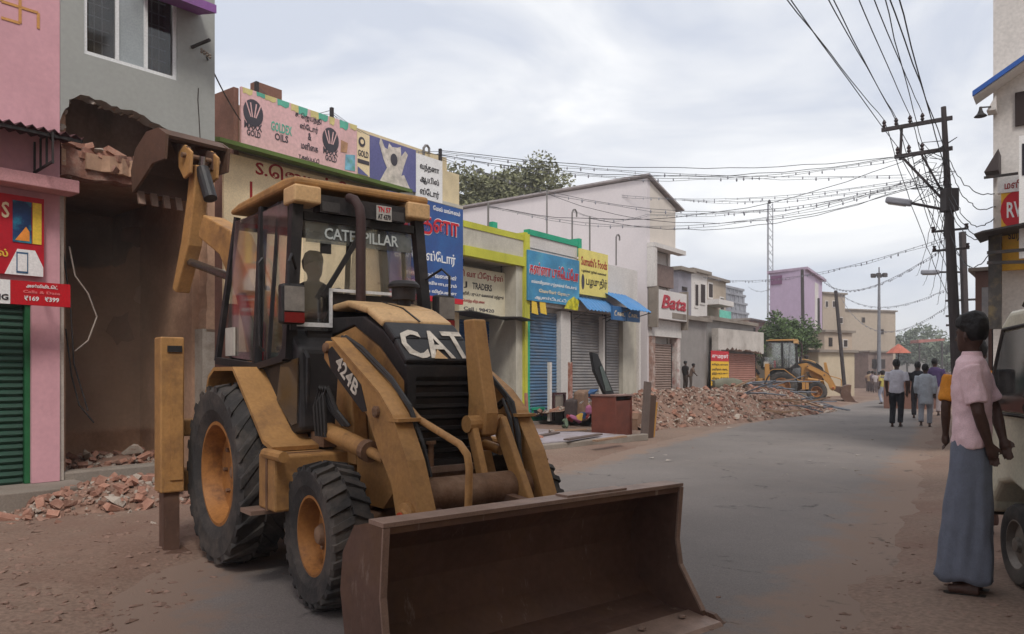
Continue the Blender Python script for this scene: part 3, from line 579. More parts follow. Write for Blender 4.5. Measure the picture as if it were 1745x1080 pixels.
h.part('corner_post', MB().box(gx1-.099,gx1,-.059,.5,zpx(893,545)+.002,zpx(893,398)), m_('lime_paint'))
h.part('side_panel', MB().box(gx1-.5,gx1-.221,.03,pd+.1,0,zpx(880,452)), m_('pale_cement'))
h.part('parapet_end', MB().box(gx1-.75,gx1-.23,.9,1.02,zpx(850,395)+.1,zpx(870,378)), m_('pale_cement')); h.part('parapet_cap', MB().box(gx1-.4,gx1-.2,.88,1.04,zpx(870,378),zpx(870,378)+.18), m_('teal_paint'))
jx0,jx1 = B(783,500,.4)[0],B(865,500,.4)[0]; jz0 = zpx(840,538,.4); jz1 = zpx(840,462,.4)
t = board('traders_board', 'cream traders name board recessed under the lime canopy', jx0-.4, jx1, jz0, jz1, .45, mat('traders_cream', srgb(214,204,178), .75, var=.08, dirt=srgb(170,156,130), damt=.3, bump=0))
XJ = lambda px: B(px,500,.4)[0]; ZJ = lambda py: zpx(840,py,.4)
t.text('ஜி வா டிேரடர்ஸ்', XJ(780), XJ(857), ZJ(482), ZJ(467), .398, m_('maroon_print')); t.text('J', XJ(790), XJ(796), ZJ(497), ZJ(486), .398, m_('black_print')); t.text('TRADERS', XJ(805), XJ(838), ZJ(497), ZJ(486), .398, m_('black_print'))
t.text('அரிசி, பருப்பு வைககள் மற்றும்', XJ(786), XJ(858), ZJ(510), ZJ(502), .398, m_('black_print')); t.text('ெமாத்த விற்பைன', XJ(788), XJ(826), ZJ(521), ZJ(514), .398, m_('maroon_print')); t.text('Cell : 98420', XJ(790), XJ(842), ZJ(533), ZJ(527), .398, m_('dark_grey_print'))
t.part('hanger', MB().bar((jx0+.2,.45,jz1-.05),(jx0+.2,.45,zpx(850,446)+.02),.03,.03).bar((jx1-.2,.45,jz1-.05),(jx1-.2,.45,zpx(850,446)+.02),.03,.03), m_('dark_iron'))
solo('torn_tin_canopy', 'twisted thin tin canopy hanging below the traders board', 'canopy', MB().strip([(B(750,540,-.3)[0],jz0-.12),(B(800,541,-.3)[0],jz0-.02),(B(850,541,-.3)[0],jz0-.10),(B(885,545,-.3)[0],jz0-.05),(B(908,549,-.3)[0],jz0-.11)],'y',-.35,.4,.025), m_('dark_iron'), FB)
shutter('deep blue shutter under the traders board', B(778,640,pd)[0]-.3, B(862,640,pd)[0], ZF+.04, jz0-.1, pd, m_('blue_paint'))
h.part('floor_plinth', MB().box(gx0,gx1,-.06,pd+.1,0,ZF), m_('concrete'))

# --- teal trimmed shops
ex0 = gx1+.005; ex1 = B(987,480)[0]; zt = zpx(987,405)
h = Thing('teal_shop', 'white shop with a teal parapet and three roller shutters', 'building', FB, ((ex0+ex1)/2+1,2.5,0))
fx1 = B(1088,600)[0]
h.part('wall', MB().box(ex0,fx1,.3,6,0,zpx(950,455)), m_('white_wash'))
h.part('parapet', MB().box(ex0,ex1-.1,.0,.12,zpx(950,432),zpx(950,412)), m_('white_wash')); h.part('teal_band', MB().box(ex0,ex1-.1,-.03,.15,zpx(950,412)+.002,zpx(950,403)), m_('teal_paint'))
h.part('teal_post', MB().box(ex1-.1,ex1+.06,-.05,.6,zpx(980,435),zpx(980,405)), m_('teal_paint'))
h.part('beam', MB().box(ex0,ex1,.02,.3,zpx(950,525),zpx(950,432)-.01), m_('white_wash')); h.part('beam', MB().box(ex1+.001,fx1,.04,.3,zpx(1040,535),zpx(1040,500)), m_('white_wash'))
h.part('upper_wall', MB().box(B(1037,480)[0],fx1,.04,.3,zpx(1040,500)+.002,zpx(1060,455)), m_('white_wash'))
zs = ZF+.04
sa = [(900,954),(972,1026),(1031,1060)]
for (a,b),lab,mm_ in zip(sa,('blue streaked roller shutter below the blue shop sign','grey roller shutter below the blue tin awning','narrow grey brown shutter beside the white shop column'),('blue_shutter','grey_shutter','grey_shutter')):
    shutter(lab, B(a,640,.2)[0]+.05, B(b,640,.2)[0], zs, zpx((a+b)/2,532,.2), .22, m_(mm_), bottom=m_('teal_paint') if a==900 else None)
for a,b,mm_ in ((955,971,'white_wash'),(1027,1030,'white_wash'),(1061,1088,'pale_cement')):
    h.part('column', MB().box(B(a,640,.05)[0]+.03,B(b,640,.05)[0]+.04,.05,.3,ZF,zpx(1000,535)), m_(mm_))
h.part('corner_column', MB().box(fx1-.06,fx1+.08,-.05,.3,ZF,zpx(1085,545)), m_('white_wash'))
h.part('floor_plinth', MB().box(ex0,fx1,.0,.3,0,ZF), m_('concrete'))
y = -.12; a0,a1 = B(900,480,y)[0],B(987,480,y)[0]; z0,z1 = zpx(945,517,y),zpx(945,435,y)
t = board('blue_sign', 'sky blue shop sign with red and white Tamil lettering', a0, a1, z0, z1, y+.05, mat('sky_vinyl', srgb(64,136,176), .55, var=.3, scale=1.4, dirt=srgb(110,180,190), damt=.4, dscale=1.2, bump=0))
hz = z1-z0; yy = y-.002
t.text('கண்ணா புக்ெடப்ேபா', a0+.05, a1-.05, z0+.52*hz, z0+.8*hz, yy-.004, m_('white_print')); t.text('கண்ணா புக்ெடப்ேபா', a0+.06, a1-.06, z0+.53*hz, z0+.79*hz, yy-.009, m_('red_print'))
t.text('எல்லாவிதமான புத்தகங்கள் கிைடக்கும்', a0+.15, a1-.15, z0+.33*hz, z0+.43*hz, yy, m_('white_print')); t.text('ெமயின் ேராடு', a0+.5, a1-.5, z0+.17*hz, z0+.26*hz, yy, m_('cream_print')); t.text('ஆண்டிபட்டி', a0+.3, a1-.7, z0+.03*hz, z0+.12*hz, yy, m_('white_print'))
t.part('flower_picture', MB().prism([(a1-.8,z0-.1),(a1-.1,z0-.12),(a1-.02,z0+.12*hz),(a1-.3,z0+.2*hz),(a1-.6,z0+.1*hz)],'y',yy-.012,yy-.002), mat('flower_yellow', srgb(206,196,50), .7, var=.4, scale=9, dirt=srgb(60,90,40), damt=.5, dscale=8, bump=0))
for i,px in enumerate((906,921)):
    x = B(px,525,-.1)[0]; solo('hanging_card', ('upright yellow card hanging under the blue sign','tilted yellow card hanging under the blue sign')[i], 'card', MB().prism([(x,zpx(px,534)),(x+.3,zpx(px,536)),(x+.22,zpx(px,515)),(x-.06*i,zpx(px,513))],'y',-.11,-.1), m_('yellow_print'), FB)
a0,a1 = B(988,460,y)[0],B(1036,460,y)[0]; z0,z1 = zpx(1010,504,y),zpx(1010,428,y)
t = board('yellow_sign', 'yellow shop sign with brown lettering above the tin awning', a0, a1, z0, z1, y+.05, mat('lemon_vinyl', srgb(222,206,116), .6, var=.1, dirt=srgb(190,176,120), damt=.35, streak=2, bump=0)); hz = z1-z0
t.text("Sumathi's Foods", a0+.08, a1-.06, z0+.64*hz, z0+.84*hz, yy, m_('maroon_print')); t.text('பழங்கள் ஜூஸ் வைககள்', a0+.1, a1-.1, z0+.48*hz, z0+.56*hz, yy, m_('black_print')); t.text('பழமுதிர்', a0+.35, a1-.06, z0+.16*hz, z0+.42*hz, yy, m_('black_print'))
t.part('bottle_picture', oval(a0+.17,z0+.28*hz,.08,.17*hz,yy), m_('dark_grey_print'))
mat('tin_blue', srgb(74,128,180), .5, var=.15, dirt=srgb(120,130,140), damt=.35)
def tin(label, x0, x1, ya, za, yb_, zb_, fr=FB, valance=0, m=None):
    t = Thing('tin_awning', label, 'awning', fr, ((x0+x1)/2,ya,zb_)); k = max(8,int((x1-x0)/.05)); c = MB()
    for i in range(k+1):
        x = x0+(x1-x0)*i/k; d = .014*(1 if i%4<2 else -1); c.v += [(x,ya,za+d),(x,(ya+yb_)/2,(za+zb_)/2+.04+d),(x,yb_,zb_+d)]
    for i in range(k): c.f += [(3*i,3*i+1,3*i+4,3*i+3),(3*i+1,3*i+2,3*i+5,3*i+4)]
    o = t.part('sheet', c, m or m_('tin_blue')); sm = o.modifiers.new('thick','SOLIDIFY'); sm.thickness = .008
    for xx in (x0+.05,x1-.05): t.part('strut', MB().bar((xx,ya,zb_-.25),(xx,yb_,zb_-.02),.025,.025), m_('dark_iron'))
    return t
tin('long blue tin awning over the grey shutters', B(984,520,-.1)[0], B(1040,520,-.1)[0], .03, zpx(1010,507), -.45, zpx(1010,528,-.45))
tin('raised blue tin awning at the end of the shops', B(1040,510,-.3)[0], B(1088,515,-.5)[0], .0, zpx(1060,502), -.95, zpx(1070,527,-.9))
x0_,x1_ = B(1042,530,-.6)[0],B(1088,535,-.6)[0]
t = Thing('blue_box_sign', 'two blue box signs hanging under the raised awning', 'sign', FB, (x0_,-.6,zpx(1065,546,-.6)))
xm = (x0_+x1_)/2
for a,b in ((x0_,xm-.02),(xm+.02,x1_)): t.part('panel', MB().box(a,b,-.65,-.58,zpx(1065,547,-.6),zpx(1065,524,-.6)), mat('box_blue', srgb(52,100,150), .6, var=.12, bump=0)); t.text('டீ கைட', a+.1, b-.1, zpx(1065,540,-.6), zpx(1065,531,-.6), -.652, m_('cream_print'))

# --- tall white building with the red script sign
wx0_ = B(1103,450)[0]; wx1_ = B(1151,450)[0]; zR = zpx(1103,301)
h = Thing('white_hall', 'tall off white building with a plain side wall and a sloping sheet roof', 'building', FB, ((wx0_+wx1_)/2,5,0))
zr2 = zpx(1149,343); DB = 17
h.part('side_wall', MB().box(wx0_,wx0_+.2,.0,DB,0,zR-.05), m_('lilac_wash'))
h.part('front_wall', MB().prism([(wx0_+.2,zpx(1125,425)),(wx1_,zpx(1125,425)),(wx1_,zr2-.25),(wx0_+.2,zR-.1)],'y',0.0,.2), mat('ivory_wash', srgb(206,196,186), .88, var=.05, dirt=srgb(176,166,154), damt=.3, dscale=1, streak=4))
h.part('front_wall', MB().box(wx0_+.2,wx1_,.25,.4,0,zpx(1125,425)-.01), m_('white_wash'))
h.part('end_wall', MB().box(wx1_-.2,wx1_-.001,.2,DB,0,zr2-.3), m_('white_wash'))
h.part('roof_sheet', MB().prism([(wx0_-.12,zR+.02),(wx1_+.45,zr2-.28),(wx1_+.45,zr2-.22),(wx0_-.12,zR+.08)],'y',-.15,DB), mat('roof_grey', srgb(158,150,150), .7))
zc0 = zpx(1125,425)
h.part('cornice', MB().box(wx0_-.02,wx1_+.25,-.3,-.002,zc0-.05,zc0+.1), m_('white_wash'))
h.part('balcony_side', MB().box(wx0_-.02,wx0_+.18,-.28,.0,zpx(1110,490),zc0-.06), m_('white_wash'))
h.part('shutter_window', MB().box(wx0_+.3,wx1_-.05,.05,.24,zpx(1128,487),zpx(1128,450)), mat('brown_lattice', srgb(118,100,94), .85, var=.2, scale=12))
t = Thing('script_sign', 'white lightbox with red script lettering on the white building', 'sign', FB, ((wx0_+wx1_)/2,-.3,zpx(1130,545)))
z0,z1 = zpx(1128,543,-.3),zpx(1128,494,-.3)
t.part('panel', MB().box(wx0_+.12,wx1_+.2,-.35,-.05,z0,z1), mat('sign_white', srgb(206,200,196), .6, var=.05, bump=0)); hz = z1-z0
t.part('side_frame', MB().box(wx0_,wx0_+.11,-.37,-.04,z0-.3,z1+.1), m_('concrete')); t.part('side_frame', MB().box(wx1_+.21,wx1_+.3,-.37,-.04,z0-.3,z1+.1), m_('concrete'))
t.text('Bata', wx0_+.35, wx1_+.1, z0+.36*hz, z0+.84*hz, -.352, mat('bata_red', srgb(170,36,52), .5, bump=0), depth=.05, italic=.25)
t.part('grey_panel', MB().box(wx0_+1.2,wx1_+.15,-.36,-.352,z0+.05*hz,z0+.26*hz), m_('concrete'))
h.part('door_frame', MB().box(wx0_+.1,wx1_+.25,-.12,.2,zpx(1128,574),z0-.03), m_('white_wash'))
h.part('door_frame', MB().box(wx0_+.12,wx0_+.4,-.1,.2,0,zpx(1128,574)-.002), mat('torn_pier', srgb(150,120,108), .95, var=.35, scale=5, dirt=srgb(200,190,182), damt=.5, dscale=4, bump=.5)); h.part('door_frame', MB().box(wx1_-.05,wx1_+.2,-.1,.2,0,zpx(1128,574)-.002), mat('torn_pier2', srgb(196,186,180), .95, var=.3, scale=5, dirt=srgb(150,80,70), damt=.55, dscale=4, bump=.5))
shutter('brown grey shutter of the white building behind the brick heap', wx0_+.5, wx1_-.15, .2, zpx(1128,585), .12, mat('brown_shutter', srgb(142,122,112), .7, var=.15))
# conduit pipes and thin masts on the roofs
def pipe(label, px, ptop, pbot, d, hook=0, name='conduit_pipe'):
    x = B(px,400,d)[0]; z0 = zpx(px,pbot,d); z1 = zpx(px,ptop,d); pts = [(x,d,z0),(x,d,z1)]
    if hook: pts += [(x+hook*.5,d,z1+hook*.6),(x+hook,d,z1+hook*.7),(x+hook*1.5,d,z1+hook*.3),(x+hook*1.5,d,z1-hook*.5)]
    solo(name, label, 'pipe', MB().tube(pts,.03,6), mat('pipe_grey', srgb(120,116,114), .6), FB)
pipe('plain mast standing behind the lime parapet',832,345,385,1.0); pipe('tall thin mast in the middle of the white side wall',932,322,400,2.5)
pipe('hooked conduit pipe above the teal parapet',975,362,408,1.2,.18); pipe('straight conduit pipe above the yellow sign',1005,368,432,.6); pipe('short hooked conduit pipe beside the yellow sign',1050,404,452,.4,.15); pipe('hooked conduit pipe at the end of the violet panel',722,252,266,.2,.12)

# ================================================================ houses further along
def vbox(label, pxa, pxb, ptop, Y, vpx, depth, m, name='house', pbot=None, face=0, cat='building', wins=(), parts=()):
    fr = street(pxa, Y, vpx); x1,z1 = fr.pix(pxb,ptop); z1 = at(pxa,ptop,Y).z
    t = Thing(name, label, cat, fr, (x1/2,depth/2,0)); zb = 0
    t.part('wall', MB().box(0,x1,0,depth,zb,z1), m)
    t.part('roof_slab', MB().box(-.15,x1+.15,-.2,depth,z1+.002,z1+.16), m_('concrete'))
    for w in wins:
        (a,b,c,d) = w[:4]; wa,zA_ = fr.pix(a,c); wb_,zB_ = fr.pix(b,d)
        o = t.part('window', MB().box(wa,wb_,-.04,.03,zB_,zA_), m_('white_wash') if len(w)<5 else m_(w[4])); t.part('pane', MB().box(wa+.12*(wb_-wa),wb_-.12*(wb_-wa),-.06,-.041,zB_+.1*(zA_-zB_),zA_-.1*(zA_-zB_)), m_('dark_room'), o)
    return t, fr, x1, z1
mat('cement_grey', srgb(142,136,132), .9, var=.1, dirt=srgb(116,108,104), damt=.4, dscale=.8, streak=3)
mat('aqua_paint', srgb(110,190,170), .7); mat('purple_wall', srgb(180,160,182), .88, var=.06, dirt=srgb(160,136,160), damt=.3, dscale=.4, streak=4); mat('beige_wall', srgb(168,154,138), .9, var=.08, dirt=srgb(140,126,112), damt=.4, dscale=.4, streak=3)
t,fr,x1,z1 = vbox('bare grey cement wall of a half demolished shop beside the white building', 1156, 1204, 543, 29.5, 1850, 5, m_('cement_grey'), 'demolished_shop')
t,fr,x1,z1 = vbox('low shop with a torn cement parapet and red banner', 1205, 1284, 545, 32.6, 1850, 6, m_('cement_grey'), 'low_shop')
zq = fr.pix(1240,592)[1]
t.part('torn_parapet', MB().prism(ragged([(0,zq-.2),(x1*.3,zq-.05),(x1*.45,zq-.15),(x1*.7,zq-.1),(x1,zq-.2)],.12,.06,2)+[(x1,zq+.8),(0,zq+.75)],'y',-.5,-.21), mat('torn_white', srgb(190,182,174), .92, var=.15, dirt=srgb(120,108,98), damt=.5, dscale=1.5, bump=.4))
shutter('rusty pink shutter behind the hanging banner', .1, x1-.1, .1, zq-.25, -.1, mat('rust_shutter', srgb(158,112,98), .75, var=.15, dirt=srgb(120,84,74), damt=.4), fr=fr)
a,za = fr.pix(1212,597,-.6); b,zb_ = fr.pix(1242,656,-.6)
bn = Thing('hanging_banner', 'red and yellow cloth banner hanging on the low shop', 'banner', fr, (a,-.6,zb_)); hz = za-zb_
bn.part('red_cloth', MB().box(a,b,-.6,-.585,zb_+.7*hz,za), m_('red_print')); bn.part('yellow_cloth', MB().box(a,b,-.6,-.585,zb_,zb_+.698*hz), mat('banner_yellow', srgb(226,178,48), .7, var=.05, bump=0))
for i in range(5): bn.text(('விற்பைன','மளிைக கைட','இங்கு','கிைடக்கும்','ேபான் எண்')[i], a+.08, b-.08, zb_+(.56-.13*i)*hz, zb_+(.64-.13*i)*hz, -.602, m_('black_print'))
bn.text('குமரன்', a+.08, b-.08, zb_+.76*hz, zb_+.92*hz, -.602, m_('white_print'))
vbox('grey tower block with round vents beside the white building', 1156, 1178, 460, 34, 1850, 5, mat('slate_wall', srgb(142,138,146), .9, var=.08, dirt=srgb(110,104,108), damt=.4), 'house', wins=[(1162,1170,488,496,'dark_iron'),(1162,1170,514,522,'dark_iron')])
vbox('narrow white house with balconies behind the grey wall', 1178, 1205, 462, 38, 1850, 6, m_('white_wash'), 'house', wins=[(1183,1189,480,525),(1192,1201,480,520)])
t,fr,x1,z1 = vbox('three storey cream balcony house with aqua railing', 1200, 1237, 472, 44, 1800, 7, m_('beige_wall'), 'balcony_house', wins=[(1206,1214,480,510),(1226,1233,505,530),(1226,1233,533,545)])
zc = fr.pix(1210,522)[1]; t.part('balcony', MB().box(-.3,x1*.6,-1,0,zc,zc+.3), m_('white_wash')); t.part('railing', MB().box(0,x1*.5,-.95,-.9,zc-1.3,zc-.3), m_('aqua_paint'))
# temple tower
Yt = 95; fr = street(1237, Yt, 1900)
tw = Thing('temple_tower', 'grey tiered temple tower with finials above the shops', 'temple', fr, (1.5,1.5,0)); wdt = fr.pix(1277,560)[0]; mg = mat('tower_grey', srgb(146,146,152), .9, var=.12, dirt=srgb(116,114,120), damt=.5, dscale=.5)
zz = [at(1250,p,Yt).z for p in (560,545,527,510,495,484)]; zz[0] = 0
for i in range(5):
    k = .02*i*wdt; o = tw.part('tier', MB().box(k,wdt-k,k,wdt-k,zz[i],zz[i+1]), mg); tw.part('cornice', MB().box(k-.1,wdt-k+.15,k-.15,wdt-k+.15,zz[i+1]-.25,zz[i+1]+.03), mg, o)
    for j in range(5):
        x = k+(wdt-2*k)*(j+.5)/5; tw.part('niche', MB().box(x-.12,x+.12,k-.12,k-.002,zz[i+1]-1.0 if i else zz[i+1]-1,zz[i+1]-.3), mg, o)
tw.part('barrel_roof', MB().prism([(.28*wdt+.5*.44*wdt*(1-math.cos(a*math.pi/8))-.04*wdt, zz[5]+.02+.55*math.sin(a*math.pi/8)) for a in range(9)],'x',.22*wdt,.78*wdt), mg)
for sx in (.2,.8): tw.part('corner_horn', MB().lathe([(.3,0),(.35,.3),(.2,.7),(.05,1.0)],(wdt*sx,wdt*.5,zz[5]),'z',8), mg)
for j in range(4): tw.part('finial', MB().lathe([(.06,0),(.16,.25),(.1,.5),(.03,.95)],(wdt*(.34+.11*j),wdt*.5,zz[5]+.5),'z',8), m_('dark_iron'))
# lilac building, its left wall towards us
Yl = 60; fr = street(1371, Yl, 1640)
x1 = fr.pix(1401,500)[0]; P = at(1312,500,64); dl = 5.2; z1 = at(1371,459,Yl).z
t = Thing('lilac_block', 'tall lilac painted building with one small window', 'building', fr, (x1/2,dl/2,0))
lb = fr.loc(at(1312,500,62.5)); t.part('wall', MB().prism([(0,0),(x1,0),(x1+lb[0],lb[1]),(lb[0],lb[1])],'z',0,z1), m_('purple_wall'))
t.part('roof_slab', MB().prism([(-.1,-.25),(x1+.7,-.25),(x1+.3+lb[0],lb[1]+.2),(lb[0]-.1,lb[1]+.2)],'z',z1+.002,z1+.2), mat('lilac_slab', srgb(170,150,168), .9))
t.part('pale_stripe', MB().box(x1*.55,x1*.75,-.03,-.002,z1*.55,z1-.5), m_('white_wash'))
def onwall(k, y): return Vector((lb[0]*k,lb[1]*k,0))
wv = Vector((lb[0],lb[1],0)).normalized(); nv = Vector((-wv.y,wv.x,0)); nv = nv if nv.x<0 else -nv
za,zb_ = at(1335,467,61).z,at(1335,482,61).z; o = MB()
p0 = wv*2.0; p1 = wv*3.0
o.v = [tuple(p+nv*d+Vector((0,0,z))) for p in (p0,p1) for d in (.01,.06) for z in (zb_,za)]; o.f = [(0,1,3,2),(4,6,7,5),(0,4,5,1),(2,3,7,6),(0,2,6,4),(1,5,7,3)]
t.part('window', o, mat('plum_frame', srgb(120,80,110), .7))
# lattice mast
lm = Thing('lattice_mast', 'slender steel lattice mast rising behind the lilac building', 'mast', WF, tuple(at(1311,636,90))[:2]+(0,)); c = Vector(lm.off); zt = at(1311,347,90).z; g = MB()
for sx,sy in ((-1,-1),(1,-1),(0,1)): g.tube([c+Vector((.35*sx,.35*sy,0)),c+Vector((.3*sx,.3*sy,zt))],.06,5)
n = 24
for i in range(n):
    z = zt*i/n; z2 = zt*(i+1)/n; s = 1 if i%2 else -1
    g.bar(c+Vector((-.33*s,-.33,z)),c+Vector((.33*s,-.33,z2)),.05,.05).bar(c+Vector((.33,-.33,z)),c+Vector((0,.33,z2)),.05,.05)
lm.part('lattice', g, mat('mast_grey', srgb(150,150,156), .6), kind='stuff')
lm.part('top_light', MB().lathe([(.15,0),(.2,.25),(.05,.5)],tuple(c+Vector((0,0,zt))),'z',8), m_('dark_iron'))
# distant blocks on the left
vbox('pale house with a stepped roof behind the leaning pole', 1402, 1440, 500, 72, 3600, 6, m_('beige_wall'), wins=[(1406,1411,512,524),(1418,1424,512,524),(1430,1436,540,552)])
vbox('half demolished cream house with rubble beside the second digger', 1405, 1452, 566, 52, 3600, 5, mat('peach_wall', srgb(178,160,142), .9, var=.1, dirt=srgb(140,124,110), damt=.4), wins=[(1412,1418,575,590,'dark_iron'),(1436,1444,578,592)])
vbox('pale low wall house behind the second digger', 1395, 1456, 600, 46, 3600, 2, mat('cream_low', srgb(188,172,148), .9, var=.08, dirt=srgb(150,132,110), damt=.4), 'compound_wall', cat='wall')
vbox('broad beige windowless block far along the street', 1438, 1526, 528, 85, 4200, 10, m_('beige_wall'), 'apartment_block', wins=[(1468,1474,540,550,'concrete'),(1500,1506,560,570,'concrete')])
vbox('low brownish shop far along the street beside the umbrella', 1480, 1522, 600, 70, 3000, 6, mat('dull_brown', srgb(130,112,104), .9, var=.2), 'far_shop', wins=[(1486,1494,612,628,'dark_iron'),(1500,1508,612,628,'dark_iron')])
vbox('long grey building closing the far street', 1560, 1660, 585, 150, 1900, 10, m_('cement_grey'), 'far_building', wins=[(1585,1592,592,602),(1605,1612,592,602)])
# yard wall behind the second digger and tree
vbox('plain yard wall behind the second digger', 1285, 1400, 612, 50, 3600, .4, m_('beige_wall'), 'yard_wall', cat='wall')
vbox('small brick red house behind the tree', 1276, 1312, 545, 66, 1800, 5, mat('brickred', srgb(176,140,120), .9, var=.25, scale=1.5, dirt=srgb(200,190,180), damt=.5, dscale=1.2), 'painted_house', wins=[(1282,1287,556,570),(1293,1299,556,570)])
# ================================================================ people
mat('skin', srgb(74,52,44), .6, var=.08, bump=0, spec=.35); mat('hair', (.012,.010,.010), .6, var=.2, bump=.3, bscale=80)
mat('sandal', (.03,.025,.02), .8)
def ell(mb, rings, n=20):            # rings: (x, y, z, half depth, half width)
    b = len(mb.v)
    for x,y,z,a,c in rings:
        for k in range(n):
            t = 2*math.pi*k/n; mb.v.append((x+a*math.cos(t), y+c*math.sin(t), z))
    for i in range(len(rings)-1):
        for k in range(n): p = b+i*n+k; q = b+i*n+(k+1)%n; mb.f.append((p,q,q+n,p+n))
    mb.f.append(tuple(range(b,b+n))[::-1]); e = b+(len(rings)-1)*n; mb.f.append(tuple(range(e,e+n)))
def blend(o, vox, it=4, disp=0):
    r = o.modifiers.new('blend','REMESH'); r.mode = 'VOXEL'; r.voxel_size = vox; r.use_smooth_shade = True
    s = o.modifiers.new('soft','SMOOTH'); s.factor = .5; s.iterations = it
    if disp:
        tx = bpy.data.textures.get('cloth_folds') or bpy.data.textures.new('cloth_folds','CLOUDS'); tx.noise_scale = .11
        d = o.modifiers.new('folds','DISPLACE'); d.texture = tx; d.strength = disp; d.mid_level = .5
LEG = dict(hl=((0,.09,.9),(.02,.10,.48),(-.02,.10,.07)), hr=((0,-.09,.9),(.02,-.10,.48),(-.02,-.10,.07)))
def person(label, P, rz, H=1.7, shirt=None, lower=None, arms=None, legs=None, kind='trousers', vox=.016, lean=0, yaw=0, sleeve=.85, collar=False, seated=False, hem=.86, fold=.03, slim=1.0):
    k = H/1.7; t = Thing('person', label, 'person', Frame(P.x,P.y,rz), (0,0,P.z)); root = t.o; root.scale = (k*slim,k*slim,k); t.off = (0,0,0)
    lg = legs or LEG
    if not arms: arms = dict(l=((0,.19,1.40),(-.03,.24,1.13),(.04,.23,.88)), r=((0,-.19,1.40),(-.03,-.24,1.13),(.04,-.23,.88)))
    L_ = lambda z: lean*max(0,z-.9)
    b = MB(); hx = L_(1.6)
    ell(b,[(L_(.85),0,.84,.08,.12),(L_(.95),0,.94,.095,.135),(L_(1.08),0,1.08,.095,.135),(L_(1.25),0,1.25,.105,.15),(L_(1.38),0,1.38,.095,.17),(L_(1.44),0,1.435,.07,.12),(L_(1.47),0,1.465,.05,.06)])
    b.tube([(hx-.01,0,1.42),(hx,0,1.54)],.052,12)
    cy,sy = math.cos(yaw),math.sin(yaw); hd = MB()
    ell(hd,[(.035,0,1.478,.03,.025),(.035,0,1.495,.058,.045),(.022,0,1.525,.082,.06),(.012,0,1.56,.094,.07),(.005,0,1.60,.098,.074),(0,0,1.64,.094,.073),(-.004,0,1.675,.075,.06),(-.006,0,1.695,.035,.03)])
    hd.tube([(.098,0,1.60),(.118,0,1.563),(.10,0,1.553)],[.012,.017,.01],8); hd.tube([(.088,-.022,1.523),(.094,0,1.524),(.088,.022,1.523)],.008,6); hd.tube([(.085,-.045,1.612),(.1,-.02,1.617),(.1,.02,1.617),(.085,.045,1.612)],.009,6)
    for s in (-1,1): hd.tube([(0,.073*s,1.55),(-.008,.082*s,1.575),(-.004,.08*s,1.603)],[.008,.014,.008],6)
    hd.v = [(hx+x*cy-y*sy, x*sy+y*cy, z) for x,y,z in hd.v]; b.add(hd.v,hd.f)
    for side,sg in (('l',1),('r',-1)):
        s,e,w = [Vector(q) for q in arms[side]]; s.x += L_(1.4)
        b.tube([s,s.lerp(e,.5),e,e.lerp(w,.4),w],[.052,.05,.042,.042,.028],10)
        d = (w-e).normalized(); lat = d.cross(Vector((0,1,0))); lat = lat.normalized() if lat.length>.2 else Vector((1,0,0)); nrm = d.cross(lat).normalized()
        pm = w+d*.055; b.tube([w-d*.01,pm,w+d*.09],[.026,.038,.034],10)
        for i,(o_,ln) in enumerate(((-.028,.062),(-.010,.074),(.009,.07),(.027,.055))):
            f0 = w+d*.085+lat*o_; f1 = f0+d*ln*.55+nrm*sg*-.006; f2 = f1+d*ln*.4+nrm*sg*-.022; b.tube([f0,f1,f2],[.0095,.009,.0075],6)
        t0_ = w+d*.03-lat*.03; b.tube([t0_,t0_+d*.03-lat*.022,t0_+d*.062-lat*.026],[.012,.011,.008],6)
    for key in ('hl','hr'):
        h,kn,an = [Vector(q) for q in lg[key]]
        g_ = .6 if kind=='lungi' else 1; b.tube([h,h.lerp(kn,.5),kn,kn.lerp(an,.35),an],[.085*g_,.075*g_,.052*g_,.05*g_,.034],12)
        fx = Vector((.16,.02 if key=='hl' else -.02,-.045)); b.tube([an+Vector((-.04,0,-.04)),an+Vector((.06,0,-.04)),an+fx],[.035,.038,.026],8)
    body = t.part('body', b, m_('skin')); blend(body, vox)
    # hair
    hr = MB(); ell(hr,[(-.052,0,1.555,.045,.055),(-.04,0,1.58,.07,.074),(-.022,0,1.61,.095,.086),(-.004,0,1.645,.115,.093),(-.0,0,1.685,.108,.086),(-.004,0,1.72,.078,.064),(-.006,0,1.74,.03,.03)])
    hr.v = [(hx+x*cy-y*sy, x*sy+y*cy, z) for x,y,z in hr.v]; o = t.part('hair', hr, m_('hair')); blend(o, .009, 1, .035)
    # shirt
    if shirt:
        c = MB(); h0 = hem
        ell(c,[(L_(h0),0,h0,.128,.178),(L_(.95),0,.95,.132,.18),(L_(1.08),0,1.08,.124,.168),(L_(1.25),0,1.25,.13,.176),(L_(1.36),0,1.36,.12,.19),(L_(1.43),0,1.43,.095,.15),(L_(1.465),0,1.465,.066,.075)])
        for side in 'lr':
            s,e,w = [Vector(q) for q in arms[side]]; s.x += L_(1.4)
            if sleeve<=1: q = [s,s.lerp(e,.5),s.lerp(e,sleeve)]; c.tube(q,[.072,.074,.076],12)
            else: c.tube([s,e,e.lerp(w,.85)],[.07,.06,.05],12)
        o = t.part('shirt', c, shirt); blend(o, vox, 5, fold)
        if collar: t.part('collar', MB().lathe([(.075,1.445),(.068,1.475),(.062,1.49),(.056,1.478)],(L_(1.46),0,0),'z',20), shirt, smooth=True)
